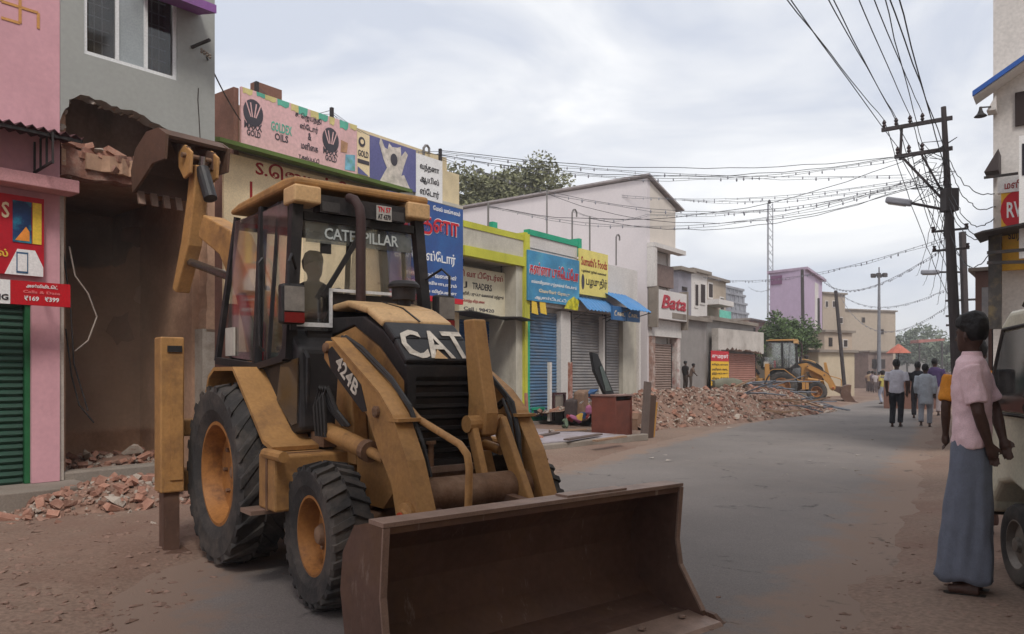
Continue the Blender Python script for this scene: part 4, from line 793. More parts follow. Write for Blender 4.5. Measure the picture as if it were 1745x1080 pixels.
    if kind=='trousers':
        c = MB()
        if not seated: ell(c,[(0,0,.82,.10,.155),(0,0,.9,.118,.168),(0,0,1.0,.115,.16)])
        for key in ('hl','hr'):
            h,kn,an = [Vector(q) for q in lg[key]]; up_ = h+Vector((0,0,.0)); end = an+Vector((0,0,.02)); c.tube([up_,h.lerp(kn,.5),kn,kn.lerp(an,.5),end],[.10,.094,.076,.072,.068],12)
        o = t.part('trousers', c, lower); blend(o, vox, 4, .018)
    elif kind=='lungi':
        n = 96; c = MB(); rg = random.Random(5); rows = 26; ph = [rg.uniform(0,6.28) for _ in range(4)]
        for i in range(rows):
            f = i/(rows-1); z = 1.0-.925*f
            for j in range(n):
                a = 2*math.pi*j/n; am = .003+.008*f
                r_ = am*(math.sin(3*a+ph[0]+2.5*f)+.6*math.sin(7*a+ph[1]-3*f)+.4*math.sin(11*a+ph[2]+5*f)+1.6*noise.noise((2.2*math.cos(a),2.2*math.sin(a),5*f)))
                dx = .122+.070*f; dy = .165+.01*f; c.v.append((.055*f+(dx+r_)*math.cos(a),(dy+r_)*math.sin(a),z+.012*f*math.sin(5*a+ph[3])))
        for i in range(rows-1):
            for j in range(n): p = i*n+j; q = i*n+(j+1)%n; c.f.append((p,q,q+n,p+n))
        o = t.part('lungi', c, lower, smooth=True); sm = o.modifiers.new('thick','SOLIDIFY'); sm.thickness = .005
    for key in ('hl','hr'):
        if vox<.02:
            an = Vector(lg[key][2]); t.part('sandal', MB().prism([(an.x-.08,an.y-.04),(an.x+.15,an.y-.04),(an.x+.19,an.y),(an.x+.15,an.y+.04),(an.x-.08,an.y+.04)],'z',an.z-.082,an.z-.066), m_('sandal'))
    return t

# ================================================================ backhoe loaders
mat('cat_yellow', srgb(166,124,76), .6, var=.16, scale=2.5, dirt=srgb(112,82,58), damt=.5, dscale=3.5, bump=.1, scratch=srgb(78,58,46), samt=.55)
mat('cat_yellow_pale', srgb(196,160,116), .6, var=.1, scale=3, dirt=srgb(150,116,84), damt=.4, dscale=5, scratch=srgb(120,90,66), samt=.4)
mat('cab_black', (.022,.020,.021), .5, var=.25, dirt=(.07,.055,.05), damt=.4, dscale=4)
mat('rust_steel', srgb(100,76,65), .55, metal=.15, var=.25, scale=1.4, dirt=srgb(116,86,60), damt=.45, dscale=1.6, bump=.3, bscale=14, scratch=srgb(160,140,126), samt=.8)
mat('digger_steel', srgb(92,70,58), .6, metal=.1, var=.25, scale=3, dirt=srgb(96,68,52), damt=.45, dscale=3, bump=.3, bscale=14, scratch=srgb(176,158,140), samt=.6)
mat('worn_edge', srgb(146,122,108), .5, metal=.3, var=.25, scale=6)
mat('rim_orange', srgb(160,108,58), .6, var=.15, dirt=srgb(84,52,36), damt=.5, dscale=7)
mat('grey_hose', (.04,.038,.038), .6); mat('chrome', srgb(150,146,142), .25, metal=.9, var=.05, bump=0)
mat('mud_steel', srgb(112,84,64), .8, var=.3, scale=5, dirt=srgb(150,122,100), damt=.5, dscale=4, bump=.4)
def wheel_parts(t, x, y, r, w, rr, lugs, chev, side, name='wheel', steer=0, dish=.09, body='rim_orange'):
    wh = bpy.data.objects.new(name, None); COL.objects.link(wh); wh.parent = t.o; wh.location = (x,y,r); wh.rotation_euler = (0,0,steer); wh.empty_display_size = .1
    h = w/2; m = MB(); m.lathe([(rr*.96,-h*.72),(rr,-h*.8),(rr+.3*(r-rr),-h*.97),(r-.13*(r-rr)-.03,-h),(r-.035,-h*.86),(r-.03,-h*.4),(r-.03,h*.4),(r-.035,h*.86),(r-.13*(r-rr)-.03,h),(rr+.3*(r-rr),h*.97),(rr,h*.8),(rr*.96,h*.72)],(0,0,0),'y',48,cap=False)
    for i in range(lugs):
        for s in (-1,1):
            a = 2*math.pi*(i+(.5 if s>0 else 0))/lugs; da = chev*2*math.pi/lugs*1.3; q = 2*math.pi/lugs*.24
            def pt(ang, yy, rad): return (rad*math.cos(ang), yy, rad*math.sin(ang))
            v = []
            for yy,aa in ((s*h*.99,a),(s*h*.02,a+da)):
                R0 = r-.045 if abs(yy)<h*.9 else r-.075; R1 = r if abs(yy)<h*.9 else r-.022
                v += [pt(aa-q,yy,R0),pt(aa+q,yy,R0),pt(aa+q*.8,yy,R1),pt(aa-q*.8,yy,R1)]
            m.add(v,[(0,1,2,3),(7,6,5,4),(0,4,5,1),(1,5,6,2),(2,6,7,3),(3,7,4,0)])
    to = link('tyre', m.mesh('tyre', smooth=False), m_('black_rubber'), wh)
    k = MB().lathe([(rr*.97,-h*.75*side),(rr*1.02,h*.78*side),(rr*.93,h*.80*side),(rr*.88,h*.55*side),(rr*.84,(h*.5-dish)*side),(rr*.45,(h*.45-dish)*side),(rr*.38,(h*.42-dish)*side),(rr*.34,(h*.42-dish+.01)*side),(.03,(h*.42-dish+.015)*side)],(0,0,0),'y',36)
    ro_ = link('rim', k.mesh('rim', smooth=True), m_(body), wh)
    hs = .5 if rr>.3 else 1
    hb = MB().lathe([(rr*.28*hs,0),(rr*.28*hs,side*(h*.42-dish+.07*hs)),(rr*.2*hs,side*(h*.42-dish+.10*hs)),(.02,side*(h*.42-dish+.11*hs))],(0,0,0),'y',16); link('hub', hb.mesh('hub', smooth=True), m_('mud_steel'), wh)
    for i in range(8):
        a = i*math.pi/4; bb = MB().lathe([(.018,0),(.018,.03*side),(.01,.035*side)],(rr*.56*math.cos(a),(h*.45-dish)*side,rr*.56*math.sin(a)),'y',6); link('bolt', bb.mesh('bolt'), m_('mud_steel'), wh)
    return wh
def backhoe(label, fr, main=True, yel='cat_yellow', pale='cat_yellow_pale', boom=None, s=1.0, bz=0):
    Y_, Yp, K = m_(yel), m_(pale), m_('cab_black')
    t = Thing('backhoe_loader', label, 'backhoe loader', fr, (0,0,0)); t.o.scale = (s,s,s); P_ = t.part
    for sd in (-1,1):
        wheel_parts(t, 0, sd*.74, .69, .37, .40, 22, .9, sd); wheel_parts(t, 1.505, -.675 if sd<0 else .82, .455, .26, .25, 26, .35, sd, steer=R(-3))
    # chassis
    P_('chassis', MB().box(-.95,1.72,-.24,.24,.48,.86), m_('mud_steel'), bev=.02)
    P_('rear_axle', MB().tube([(0,-.6,.69),(0,.6,.69)],.12,14), m_('mud_steel')); P_('front_axle', MB().prism([(-.54,.40),(.54,.40),(.54,.52),(.2,.60),(-.2,.60),(-.54,.52)],'x',1.42,1.6), m_('mud_steel'), bev=.015)
    for sd in (-1,1):
        a,b = sorted((sd*.80,sd*.47))
        P_('fender', MB().strip([(-.60,1.24),(-.50,1.42),(-.36,1.485),(.10,1.485),(.20,1.41),(.54,1.14),(.74,.98),(.92,.94)],'y',a,b,.03).box(-.5,.15,*sorted((sd*.5,sd*.48)),1.2,1.47), Y_)
        P_('side_step', MB().box(.88,1.17,*sorted((sd*.88,sd*.3)),.56,.92), Y_, bev=.015); P_('step_plate', MB().box(.82,1.02,*sorted((sd*.98,sd*.6)),.53,.558), m_('worn_edge'))
        P_('step_pipe', MB().tube([(.98,sd*.87,.925),(1.30,sd*.87,.925)],.035,10), Y_)
    # cab
    P_('cab_base', MB().prism([(-.62,1.5),(-.62,1.05),(.55,.98),(.85,1.05),(.80,1.62),(.62,1.78),(.3,1.52)],'y',-.57,.57), K, bev=.03)
    zr = 2.76
    P_('roof', MB().prism([(-.70,zr+.045),(-.70,zr+.085),(-.5,zr+.11),(.5,zr+.12),(.70,zr+.10),(.70,zr+.04)],'y',-.56,.56), Y_, bev=.02)
    for sd in (-1,1):
        P_('roof_corner', MB().box(.50,.72,*sorted((sd*.565,sd*.36)),zr-.085,zr+.042), Yp, bev=.015)
        P_('pillar', MB().bar((.60,sd*.50,zr),(.66,sd*.585,1.55),.08,.075), K)          # front
        P_('pillar', MB().bar((-.02,sd*.52,zr),(.02,sd*.59,1.42),.06,.05), K)          # middle
        P_('pillar', MB().bar((-.64,sd*.52,zr+.02),(-.92,sd*.60,1.56),.045,.035), K)     # rear, leaning back
        P_('door_frame', MB().bar((.03,sd*.59,1.5),(.62,sd*.59,1.56),.05,.05).bar((-.9,sd*.60,1.56),(.03,sd*.59,1.5),.05,.06), K)
        P_('door_frame', MB().bar((.33,sd*.525,zr-.02),(.3,sd*.60,1.52),.025,.025), K)
        P_('side_glass', MB().prism([(.06,1.54),(.58,1.60),(.54,zr-.05),(.05,zr-.05)],'y',*sorted((sd*.545,sd*.55))), m_('clear_glass'))
        P_('side_glass', MB().prism([(-.85,1.6),(-.04,1.54),(-.06,zr-.05),(-.6,zr-.02)],'y',*sorted((sd*.547,sd*.552))), m_('clear_glass'))
        P_('lower_glass', MB().prism([(.70,1.08),(.80,1.1),(.82,1.56),(.50,1.52),(.42,1.25)],'y',*sorted((sd*.572,sd*.582))), glass('dark_glass',(.25,.27,.28),.4,.2,(.16,.15,.14)))
        P_('lower_frame', MB().tube([(.68,sd*.515,1.06),(.82,sd*.515,1.08),(.84,sd*.515,1.56),(.80,sd*.515,1.6),(.5,sd*.515,1.57),(.38,sd*.515,1.25),(.64,sd*.515,1.06)],.016,6), K)
        P_('side_board', MB().box(-.80,-.58,*sorted((sd*.556,sd*.57)),1.60,1.84), mat('dusty_board', srgb(176,170,160), .8, var=.15, scale=6))
    P_('visor', MB().box(.56,.68,-.355,.355,zr-.13,zr-.003), K); P_('roof_lining', MB().box(-.6,.5,-.5,.5,zr-.04,zr-.004), K)
    P_('windscreen', MB().add([(.625,-.45,1.75),(.625,.45,1.75),(.60,.45,zr-.17),(.60,-.45,zr-.17),(.62,-.45,1.75),(.62,.45,1.75),(.595,.45,zr-.17),(.595,-.45,zr-.17)],[(0,1,2,3),(7,6,5,4),(0,4,5,1),(1,5,6,2),(2,6,7,3),(3,7,4,0)]), m_('clear_glass'))
    P_('screen_header', MB().box(.585,.64,-.46,.46,zr-.19,zr-.132), K); P_('screen_sill', MB().box(.56,.70,-.46,.46,1.70,1.76), K)
    st_ = P_('sun_strip', MB().add([(.632,-.445,zr-.35),(.632,.445,zr-.35),(.622,.445,zr-.195),(.622,-.445,zr-.195)],[(0,1,2,3)]), glass('strip_glass',(.35,.37,.36),.2,.45,(.2,.21,.2)))
    P_('rear_window_bar', MB().bar((-.66,-.5,zr-.05),(-.66,.5,zr-.05),.06,.06).bar((-.88,-.5,1.6),(-.88,.5,1.6),.06,.08), K)
    P_('seat', MB().box(-.35,.1,-.22,.22,1.5,1.62).prism([(-.35,1.6),(-.25,1.6),(-.33,1.95),(-.42,1.95)],'y',-.2,.2), mat('seat_black', (.02,.02,.022), .8), bev=.03)
    P_('steering_wheel', MB().tube([(.36+.17*math.cos(a*math.pi/8)*.5,.17*math.sin(a*math.pi/8),1.86+.17*math.cos(a*math.pi/8)*.86) for a in range(17)],.012,6).tube([(.36,0,1.86),(.5,0,1.6)],.025,8), K)
    P_('grab_rail', MB().tube([(.12,-.57,1.62),(.12,-.6,1.66),(.1,-.6,2.3),(.1,-.57,2.34)],.012,6), K); P_('extinguisher', MB().lathe([(.045,1.56),(.05,1.6),(.05,1.85),(.02,1.9)],(-.32,-.44,0),'z',12), m_('red_print')); P_('door_handle', MB().box(.36,.46,-.56,-.535,1.62,1.65), m_('chrome'))
    P_('dash_panel', MB().box(.64,.70,-.27,.42,1.76,2.04), K); P_('console', MB().box(.42,.60,-.3,.3,1.5,1.74), K, bev=.02)
    # hood
    hp = [(.68,1.20),(.68,1.93),(.95,1.955),(1.25,1.89),(1.5,1.77),(1.66,1.64),(1.765,1.52),(1.765,1.2)]
    P_('hood_side', MB().prism([(.68,1.0),(.68,1.72),(1.05,1.78),(1.42,1.62),(1.74,1.40),(1.74,.9)],'y',-.262,.262), Y_, bev=.01)
    P_('hood_band', MB().prism([(.68,1.725),(.68,1.86),(1.2,1.84),(1.5,1.72),(1.66,1.60),(1.765,1.50),(1.765,1.40),(1.745,1.40),(1.43,1.625),(1.05,1.785)],'y',-.27,.27), K, bev=.012)
    P_('hood_top', MB().strip([(.70,1.93),(.95,1.945),(1.25,1.88),(1.47,1.775)],'y',-.275,.275,.05), Yp, bev=.02, seg=3)
    P_('hood_nose', MB().strip([(1.475,1.772),(1.62,1.66),(1.765,1.515)],'y',-.272,.272,.05), K, bev=.015)
    P_('hood_seam', MB().strip([(.70,1.957),(.95,1.972),(1.26,1.907),(1.49,1.80)],'y',-.006,.006,.006), K)
    gr = P_('grille_frame', MB().box(1.75,1.79,-.27,-.21,.86,1.49).box(1.75,1.79,.21,.27,.86,1.49).box(1.75,1.79,-.21,.21,1.43,1.49).box(1.75,1.79,-.21,.21,.86,.9), K)
    P_('radiator', MB().box(1.742,1.76,-.21,.21,.9,1.43), m_('dark_iron'))
    for i in range(7): P_('grille_slat', MB().prism([(1.762,.93+i*.072),(1.79,.945+i*.072),(1.79,.965+i*.072),(1.762,.965+i*.072)],'y',-.209,.209), K, gr)
    P_('front_plate', MB().box(1.70,1.80,-.26,.26,.60,.85), m_('mud_steel')); P_('front_bumper', MB().box(1.74,1.83,-.3,.3,.82,.858), m_('worn_edge'))
    ex = (.86,-.12)
    P_('exhaust_stack', MB().tube([(ex[0],ex[1],1.9),(ex[0],ex[1],2.58),(ex[0]-.02,ex[1],2.66),(ex[0]-.08,ex[1]-.01,2.73),(ex[0]-.15,ex[1]-.02,2.755)],.036,14), mat('exhaust_brown', srgb(62,44,42), .7, var=.2), smooth=True)
    P_('stack_base', MB().lathe([(.07,1.925),(.065,1.945),(.04,1.96)],(ex[0],ex[1],0),'z',16), m_('dark_iron'))
    P_('air_precleaner', MB().lathe([(.05,1.92),(.05,1.98),(.085,1.985),(.09,2.07),(.115,2.075),(.115,2.095),(.09,2.12),(.03,2.13)],(1.05,.13,0),'z',24), m_('dark_iron'), smooth=True)
    # loader
    arm = [(1.08,1.67),(1.24,1.66),(1.85,1.33),(2.01,1.20),(2.18,.95),(2.31,.66),(2.28,.54),(2.17,.50),(2.06,.58),(1.99,.8),(1.84,.97),(1.69,1.19),(1.16,1.48),(1.06,1.55)]
    for sd in (-1,1):
        a,b = sorted((sd*.50,sd*.40)); P_('loader_arm', MB().prism(arm,'y',a,b), Y_, bev=.012)
        P_('arm_rib', MB().strip([(1.2,1.685),(1.86,1.335),(2.02,1.205),(2.19,.955),(2.32,.66)],'y',a-.008,b+.008,.012), Y_)
        P_('arm_pin', MB().lathe([(.085,0),(.085,.03),(.05,.035),(.045,.05)],(2.2,sd*.5,.64),'y',20) if sd>0 else MB().lathe([(.085,0),(.085,-.03),(.05,-.035),(.045,-.05)],(2.2,sd*.5,.64),'y',20), Y_, bev=.004)
        P_('pin_cap', MB().lathe([(.035,0),(.035,sd*.012)],(2.2,sd*.551,.64),'y',14), mat('red_cap', srgb(176,70,40), .6))
        P_('loader_tower', MB().prism([(.92,.84),(1.3,.84),(1.24,1.2),(1.22,1.62),(1.04,1.66),(.98,1.2)],'y',*sorted((sd*.375,sd*.27))), Y_, bev=.01)
        P_('lift_cylinder', MB().tube([(1.02,sd*.44,1.05),(1.62,sd*.44,.96)],.062,14).tube([(1.62,sd*.44,.96),(1.82,sd*.44,.93)],.034,12), Y_, smooth=True); P_('cylinder_ring', MB().tube([(1.57,sd*.44,.968),(1.63,sd*.44,.958)],.07,14), m_('mud_steel'))
        P_('reach_frame', MB().prism([(1.3,.6),(1.66,.6),(1.86,.78),(1.80,.93),(1.3,.9)],'y',*sorted((sd*.37,sd*.29))), Y_)
    P_('hydraulic_pipe', MB().tube([(1.10,-.36,1.70),(1.55,-.355,1.49),(1.90,-.35,1.27),(2.05,-.345,1.18),(2.46,-.33,1.06),(2.53,-.33,1.01),(2.55,-.33,.94),(2.54,-.33,.72)],.021,10), Y_, smooth=True)
    P_('torque_tube', MB().tube([(2.14,-.38,.74),(2.14,.38,.74)],.10,18), m_('mud_steel'), smooth=True)
    P_('tilt_lever', MB().prism([(1.80,1.80),(1.92,1.80),(1.985,1.50),(2.06,1.20),(2.04,1.06),(1.92,1.03),(1.85,1.12),(1.86,1.3)],'y',.14,.24), Y_, bev=.012)
    P_('lever_pivot', MB().tube([(1.97,.05,1.13),(1.97,.33,1.13)],.055,14), Y_); P_('lever_link', MB().bar((1.97,.09,1.13),(2.18,.08,.62),.05,.075), Y_, bev=.01); P_('lever_link', MB().bar((2.0,.29,1.15),(2.33,.28,.60),.05,.11), Y_, bev=.01)
    for i,o_ in enumerate((.02,.06)): P_('hose', MB().tube([(1.9,.30+o_,1.22),(1.98,.31+o_,1.28),(2.06,.31+o_,1.16),(2.12,.3+o_,.95),(2.2,.29+o_,.7)],.013,6), m_('grey_hose'))
    for i in range(4): P_('hose', MB().tube([(.95+.05*i,-.50,1.02),(.98+.05*i,-.53,1.22+.03*i),(1.05+.04*i,-.52,1.36),(1.12+.03*i,-.47,1.2),(1.2+.03*i,-.42,1.1)],.014,6), m_('grey_hose'))
    for sd in (-1,1):
        for i in range(2): P_('arm_hose', MB().tube([(1.12+.05*i,sd*.39,1.70),(1.4,sd*.385,1.60+.02*i),(1.8,sd*.385,1.40+.02*i),(2.02,sd*.385,1.24+.02*i),(2.12,sd*.36,1.05),(2.16,sd*.33,.85)],.012,6), m_('grey_hose'))
        for q in ((1.12,1.62),(1.83,1.22)): P_('pivot_bolt', MB().lathe([(.035,0),(.035,sd*.02),(.02,sd*.028)],(q[0],sd*.5,q[1]),'y',12), m_('mud_steel'))
        P_('stop_plate', MB().box(1.98,2.10,*sorted((sd*.36,sd*.51)),1.17,1.19), Y_)
        P_('valve_block', MB().box(.78,1.0,*sorted((sd*.47,sd*.30)),.94,1.04), m_('mud_steel')); P_('tank_strap', MB().box(1.02,1.05,*sorted((sd*.885,sd*.5)),.555,.925), m_('mud_steel'))
    P_('tow_pin', MB().lathe([(.02,.858),(.02,1.0),(.035,1.0),(.035,1.02)],(1.79,-.1,0),'z',10), m_('mud_steel'))
    # bucket
    bk = bz; wb = 1.03; wL = .94; prof = [(2.93,.75),(2.80,.755),(2.66,.72),(2.55,.58),(2.52,.40),(2.57,.20),(2.68,.07),(2.82,.025),(3.06,.02)]
    bo = P_('bucket', MB().strip(prof,'y',-wb,wL,.03), m_('rust_steel'))
    for sd,wb_ in ((-1,wb),(1,wL)):
        P_('side_plate', MB().prism([(2.935,.765),(2.80,.77),(2.65,.735),(2.53,.59),(2.50,.40),(2.55,.19),(2.67,.05),(2.82,.005),(3.12,.005),(3.10,.06),(2.93,.30),(2.905,.45)],'y',*sorted((sd*(wb_+.001),sd*(wb_+.028)))), m_('rust_steel'), bo)
        P_('edge_strip', MB().strip([(2.935,.765),(2.907,.45),(2.932,.30),(3.10,.06)],'y',*sorted((sd*(wb_-.002),sd*(wb_+.031))),.012), m_('worn_edge'), bo)
        P_('corner_bit', MB().prism([(3.0,.006),(3.22,.006),(3.16,.05),(3.02,.06)],'y',*sorted((sd*(wb_+.03),sd*(wb_+.06)))), m_('rust_steel'), bo)
    P_('cutting_edge', MB().prism([(3.0,.004),(3.24,.004),(3.22,.024),(3.0,.045)],'y',-wb-.02,wL+.02), m_('worn_edge'), bo)
    for i in range(6): P_('bolt_head', MB().lathe([(.022,.046),(.02,.056),(.01,.058)],(3.07,-.9+i*.34,0),'z',8), m_('worn_edge'), bo)
    P_('top_rim', MB().box(2.80,2.94,-wb-.03,wL+.03,.768,.788), m_('worn_edge'), bo); P_('rim_plate', MB().box(2.82,2.92,.05,.5,.789,.80), m_('worn_edge'), bo)
    for sd in (-1,1): P_('bucket_hinge', MB().prism([(2.10,.70),(2.10,.58),(2.5,.36),(2.56,.6)],'y',*sorted((sd*.36,sd*.30))), m_('rust_steel'), bo)
    P_('bucket_hinge', MB().prism([(2.12,.72),(2.14,.58),(2.5,.5),(2.62,.68)],'y',.16,.22), m_('rust_steel'), bo)
    # lamps and mirrors
    for sd in (-1,1):
        P_('mirror_arm', MB().tube([(.68,sd*.54,2.2),(.80,sd*.62,2.28),(.85,sd*.66,2.22),(.85,sd*.66,2.06)],.011,6), K)
        lx = .86; l_ = P_('front_lamp', MB().box(lx-.09,lx,*sorted((sd*.54,sd*.71)),1.79,2.07), K, bev=.02)
        P_('lens', MB().box(lx+.001,lx+.012,*sorted((sd*.555,sd*.695)),1.88,2.05), mat('lamp_lens', srgb(128,122,116), .15, var=.25, scale=9, bump=0), l_); P_('indicator', MB().box(lx+.001,lx+.014,*sorted((sd*.555,sd*.695)),1.80,1.87), mat('indicator_red', srgb(120,30,28), .35, bump=0), l_)
        P_('roof_lamp', MB().box(.60,.685,*sorted((sd*.34,sd*.20)),zr-.12,zr-.05), mat('lamp_dull', srgb(70,68,68), .3, var=.1))
        P_('lamp_bracket', MB().bar((.66,sd*.56,1.78),(.84,sd*.62,1.77),.04,.04), K)
    # wiper
    P_('wiper', MB().bar((.655,.05,zr-.13),(.665,-.25,zr-.62),.02,.03).bar((.66,-.06,zr-.32),(.665,-.33,zr-.75),.02,.035), K)
    P_('rear_view_mirror', MB().tube([(.58,-.42,zr-.28),(.6,-.36,zr-.26),(.62,-.3,zr-.28),(.62,-.28,zr-.34)],.008,6).box(.6,.62,-.32,-.24,zr-.42,zr-.33), K)
    P_('screen_frame', MB().bar((.72,-.58,1.80),(.72,-.28,1.80),.02,.03).bar((.72,-.29,1.80),(.72,-.29,2.07),.02,.02).bar((.72,-.30,2.06),(.72,.42,2.06),.02,.022), m_('white_frame'))
    # rear frame, stabilisers, boom
    P_('rear_frame', MB().box(-1.02,-.80,-1.0,1.0,.46,.64).box(-1.02,-.82,-1.0,1.0,.92,1.06).box(-1.0,-.84,-.35,.35,.64,.92), Y_, bev=.015)
    for sd in (-1,1):
        sx = -.62; sy = sd*1.07; zl = 1.74
        P_('stabiliser', MB().box(sx-.10,sx+.10,*sorted((sy-.09,sy+.09)),.50,zl), Y_, bev=.012)
        P_('stabiliser_leg', MB().box(sx-.07,sx+.07,*sorted((sy-.06,sy+.06)),.03,.52), m_('rust_steel')); P_('foot_pad', MB().box(sx-.17,sx+.17,*sorted((sy-.12,sy+.12)),.0,.035), m_('rust_steel'), bev=.008)
        P_('slide_plate', MB().box(sx+.101,sx+.112,*sorted((sy-.02,sy+.075)),.6,1.5), Y_); P_('clamp', MB().box(sx-.28,sx-.101,*sorted((sy-sd*.09,sy+sd*.03)),.5,.95), Y_)
        P_('bar_slot', MB().box(sx+.101,sx+.112,*sorted((sy-.04,sy+.07)),1.62,1.67), K)
    P_('swing_post', MB().box(-1.25,-1.02,-.18,.18,.45,1.15), Y_, bev=.02)
    def plate(path, w0, ya, yb, m, nm):
        mb = MB(); up_ = []; lo = []
        for i,p in enumerate(path):
            q0 = path[max(0,i-1)]; q1 = path[min(len(path)-1,i+1)]; d = Vector((q1[0]-q0[0],q1[1]-q0[1])).normalized(); n_ = Vector((-d.y,d.x))*w0[i]
            up_.append((p[0]+n_.x,p[1]+n_.y)); lo.append((p[0]-n_.x,p[1]-n_.y))
        return P_(nm, mb.prism(up_+lo[::-1],'y',ya,yb), m, bev=.015)
    bm_, stk, tip, ang = boom
    plate(bm_, [.14,.16,.15,.12], -.12, .12, Y_, 'boom'); plate(stk, [.05,.085,.08,.07], -.08, .08, Y_, 'stick')
    for sy in (-.16,.16): P_('boom_cylinder', MB().tube([(bm_[0][0]+.1,sy,bm_[0][1]+.25),(bm_[1][0]-.05,sy,bm_[1][1]+.05)],.05,12), m_('cab_black'))
    P_('stick_cylinder', MB().tube([(bm_[1][0]+.12,0,bm_[1][1]+.1),(stk[0][0]+.05,0.0,stk[0][1]+.35)],.045,12), m_('chrome'))
    P_('boom_hoses', MB().tube([(bm_[0][0],.14,bm_[0][1]+.3),(bm_[1][0]-.1,.16,bm_[1][1]+.2),(bm_[2][0]-.1,.15,bm_[2][1]+.22),(stk[1][0]-.1,.14,stk[1][1]+.2)],.018,6), m_('grey_hose'))
    tx,tz = tip; kb = .84
    for sy in (-.13,.13): P_('linkage_plate', MB().prism([(tx-.16,tz+.10),(tx-.02,tz+.16),(tx+.12,tz+.06),(tx+.10,tz-.16),(tx-.04,tz-.20),(tx-.15,tz-.06)],'y',*sorted((sy,sy*1.25))), Y_, bev=.01)
    P_('linkage_pin', MB().tube([(tx,-.2,tz+.04),(tx,.22,tz+.04)],.028,10), m_('mud_steel')); P_('tip_cylinder', MB().tube([(tx+.05,0,tz-.08),(tx+.22,0,tz-.42)],.07,14), m_('cab_black')); P_('tip_rod', MB().tube([(tx+.06,0.0,tz+.05),(tx+.02,0,tz-.14)],.035,10), m_('chrome'))
    c_,s_2 = math.cos(ang),math.sin(ang)
    def rot(p): return (tx+kb*(p[0]*c_-p[1]*s_2), tz+kb*(p[0]*s_2+p[1]*c_))
    bp = [(-.10,.24),(-.28,.32),(-.60,.28),(-.88,.06),(-.95,-.20),(-.86,-.46)]
    hb = P_('digging_bucket', MB().strip([rot(p) for p in bp],'y',-.33,.33,.035), m_('digger_steel'))
    for sy in (-1,1): P_('cheek_plate', MB().prism([rot(p) for p in [(-.06,.26),(-.28,.34),(-.61,.298),(-.895,.07),(-.967,-.2),(-.87,-.48),(-.70,-.36),(-.38,-.10),(-.05,-.04)]],'y',*sorted((sy*.331,sy*.36))), m_('digger_steel'), hb)
    for i in range(5):
        y_ = -.28+.14*i; a_ = [rot(p) for p in [(-.90,-.42),(-.84,-.44),(-.76,-.60),(-.80,-.61)]]; P_('tooth', MB().prism(a_,'y',y_-.035,y_+.035), m_('worn_edge'), hb)
    P_('bucket_ear', MB().prism([rot(p) for p in [(-.45,.23),(.02,.16),(.06,-.06),(-.12,-.08),(-.3,.1)]],'y',-.16,-.12).prism([rot(p) for p in [(-.45,.23),(.02,.16),(.06,-.06),(-.12,-.08),(-.3,.1)]],'y',.12,.16), m_('rust_steel'), hb)
    swing = {'boom','stick','boom_cylinder','stick_cylinder','boom_hoses','linkage_plate','linkage_pin','tip_cylinder','tip_rod','digging_bucket'}
    if main:
        pv = Vector((-1.15,0,0)); rm = Matrix.Rotation(R(12),3,'Z')
        for o in t.o.children:
            if o.name.split('.')[0] in swing: o.rotation_euler = (0,0,R(12)); o.location = pv-rm@pv
    return t
TH = R(38); FM = Frame(-1.54,6.325,TH-R(90))
bh = backhoe('muddy yellow backhoe loader with black cab and raised digging arm at the grey house', FM,
    boom=([(-1.15,1.0),(-1.42,2.15),(-1.85,2.75),(-2.33,2.98)], [(-2.98,2.35),(-2.74,2.85),(-2.62,3.3),(-2.56,3.66)], (-2.56,3.70), R(-10)))
P_ = bh.part
# print on the machine
def mtext(string, w, h, fn, m, parent=None, italic=0, name='lettering'):
    me = text_mesh(string, w, h, .003, italic)
    for v in me.vertices: v.co = fn(v.co[0], v.co[1], v.co[2])
    return link(name, me, m, parent or bh.o)
hood_w = mat('decal_white', srgb(206,196,182), .7, var=.2, scale=8, dirt=srgb(90,76,66), damt=.4, dscale=9, bump=0)
def noseP(a, b, c):          # wrap onto the sloping nose
    s_ = Vector((1.765,1.515))-Vector((1.475,1.772)); L0 = s_.length; s_ /= L0; n_ = Vector((-s_.y,s_.x)); d = L0*.97-b; p = Vector((1.475,1.772))+s_*d+n_*(.031+c+(.012 if .08<d<.32 else 0)); return (p.x, a-.25, p.y)
mtext('CAT', .50, .27, noseP, hood_w)
tri = MB(); tp = [noseP(.235-.05,-.005,.0035),noseP(.235+.05,-.005,.0035),noseP(.235,.075,.0035)]; tri.add(tp,[(0,1,2)]); P_('decal_triangle', tri, m_('cat_yellow_pale'))
P_('arm_stripe', MB().prism([(1.13,1.60),(1.20,1.63),(1.62,1.38),(1.70,1.22),(1.64,1.21),(1.18,1.48)],'y',-.503,-.5005), m_('cab_black'))
sv = Vector((1.63-1.26,1.30-1.55)); sl_ = sv.length; sv /= sl_; nv_ = Vector((-sv.y,sv.x))
def armP(a, b, c): p = Vector((1.25,1.50))+sv*a+nv_*b; return (p.x, -.504-c, p.y)
mtext('424B', .36, .10, armP, m_('decal_white'))
mtext('CATERPILLAR', .62, .085, lambda a,b,c: (.634+c, -.30+a, 2.76-.315+b), mat('strip_white', srgb(190,196,194), .6, bump=0))
pl = P_('number_plate', MB().box(.682,.69,.10,.23,2.625,2.74), mat('plate_dull', srgb(170,166,160), .7))
mtext('TN 57', .11, .04, lambda a,b,c: (.692+c,.11+a,2.69+b), m_('red_print'), pl); mtext('AT 4370', .11, .04, lambda a,b,c: (.692+c,.11+a,2.635+b), m_('black_print'), pl)
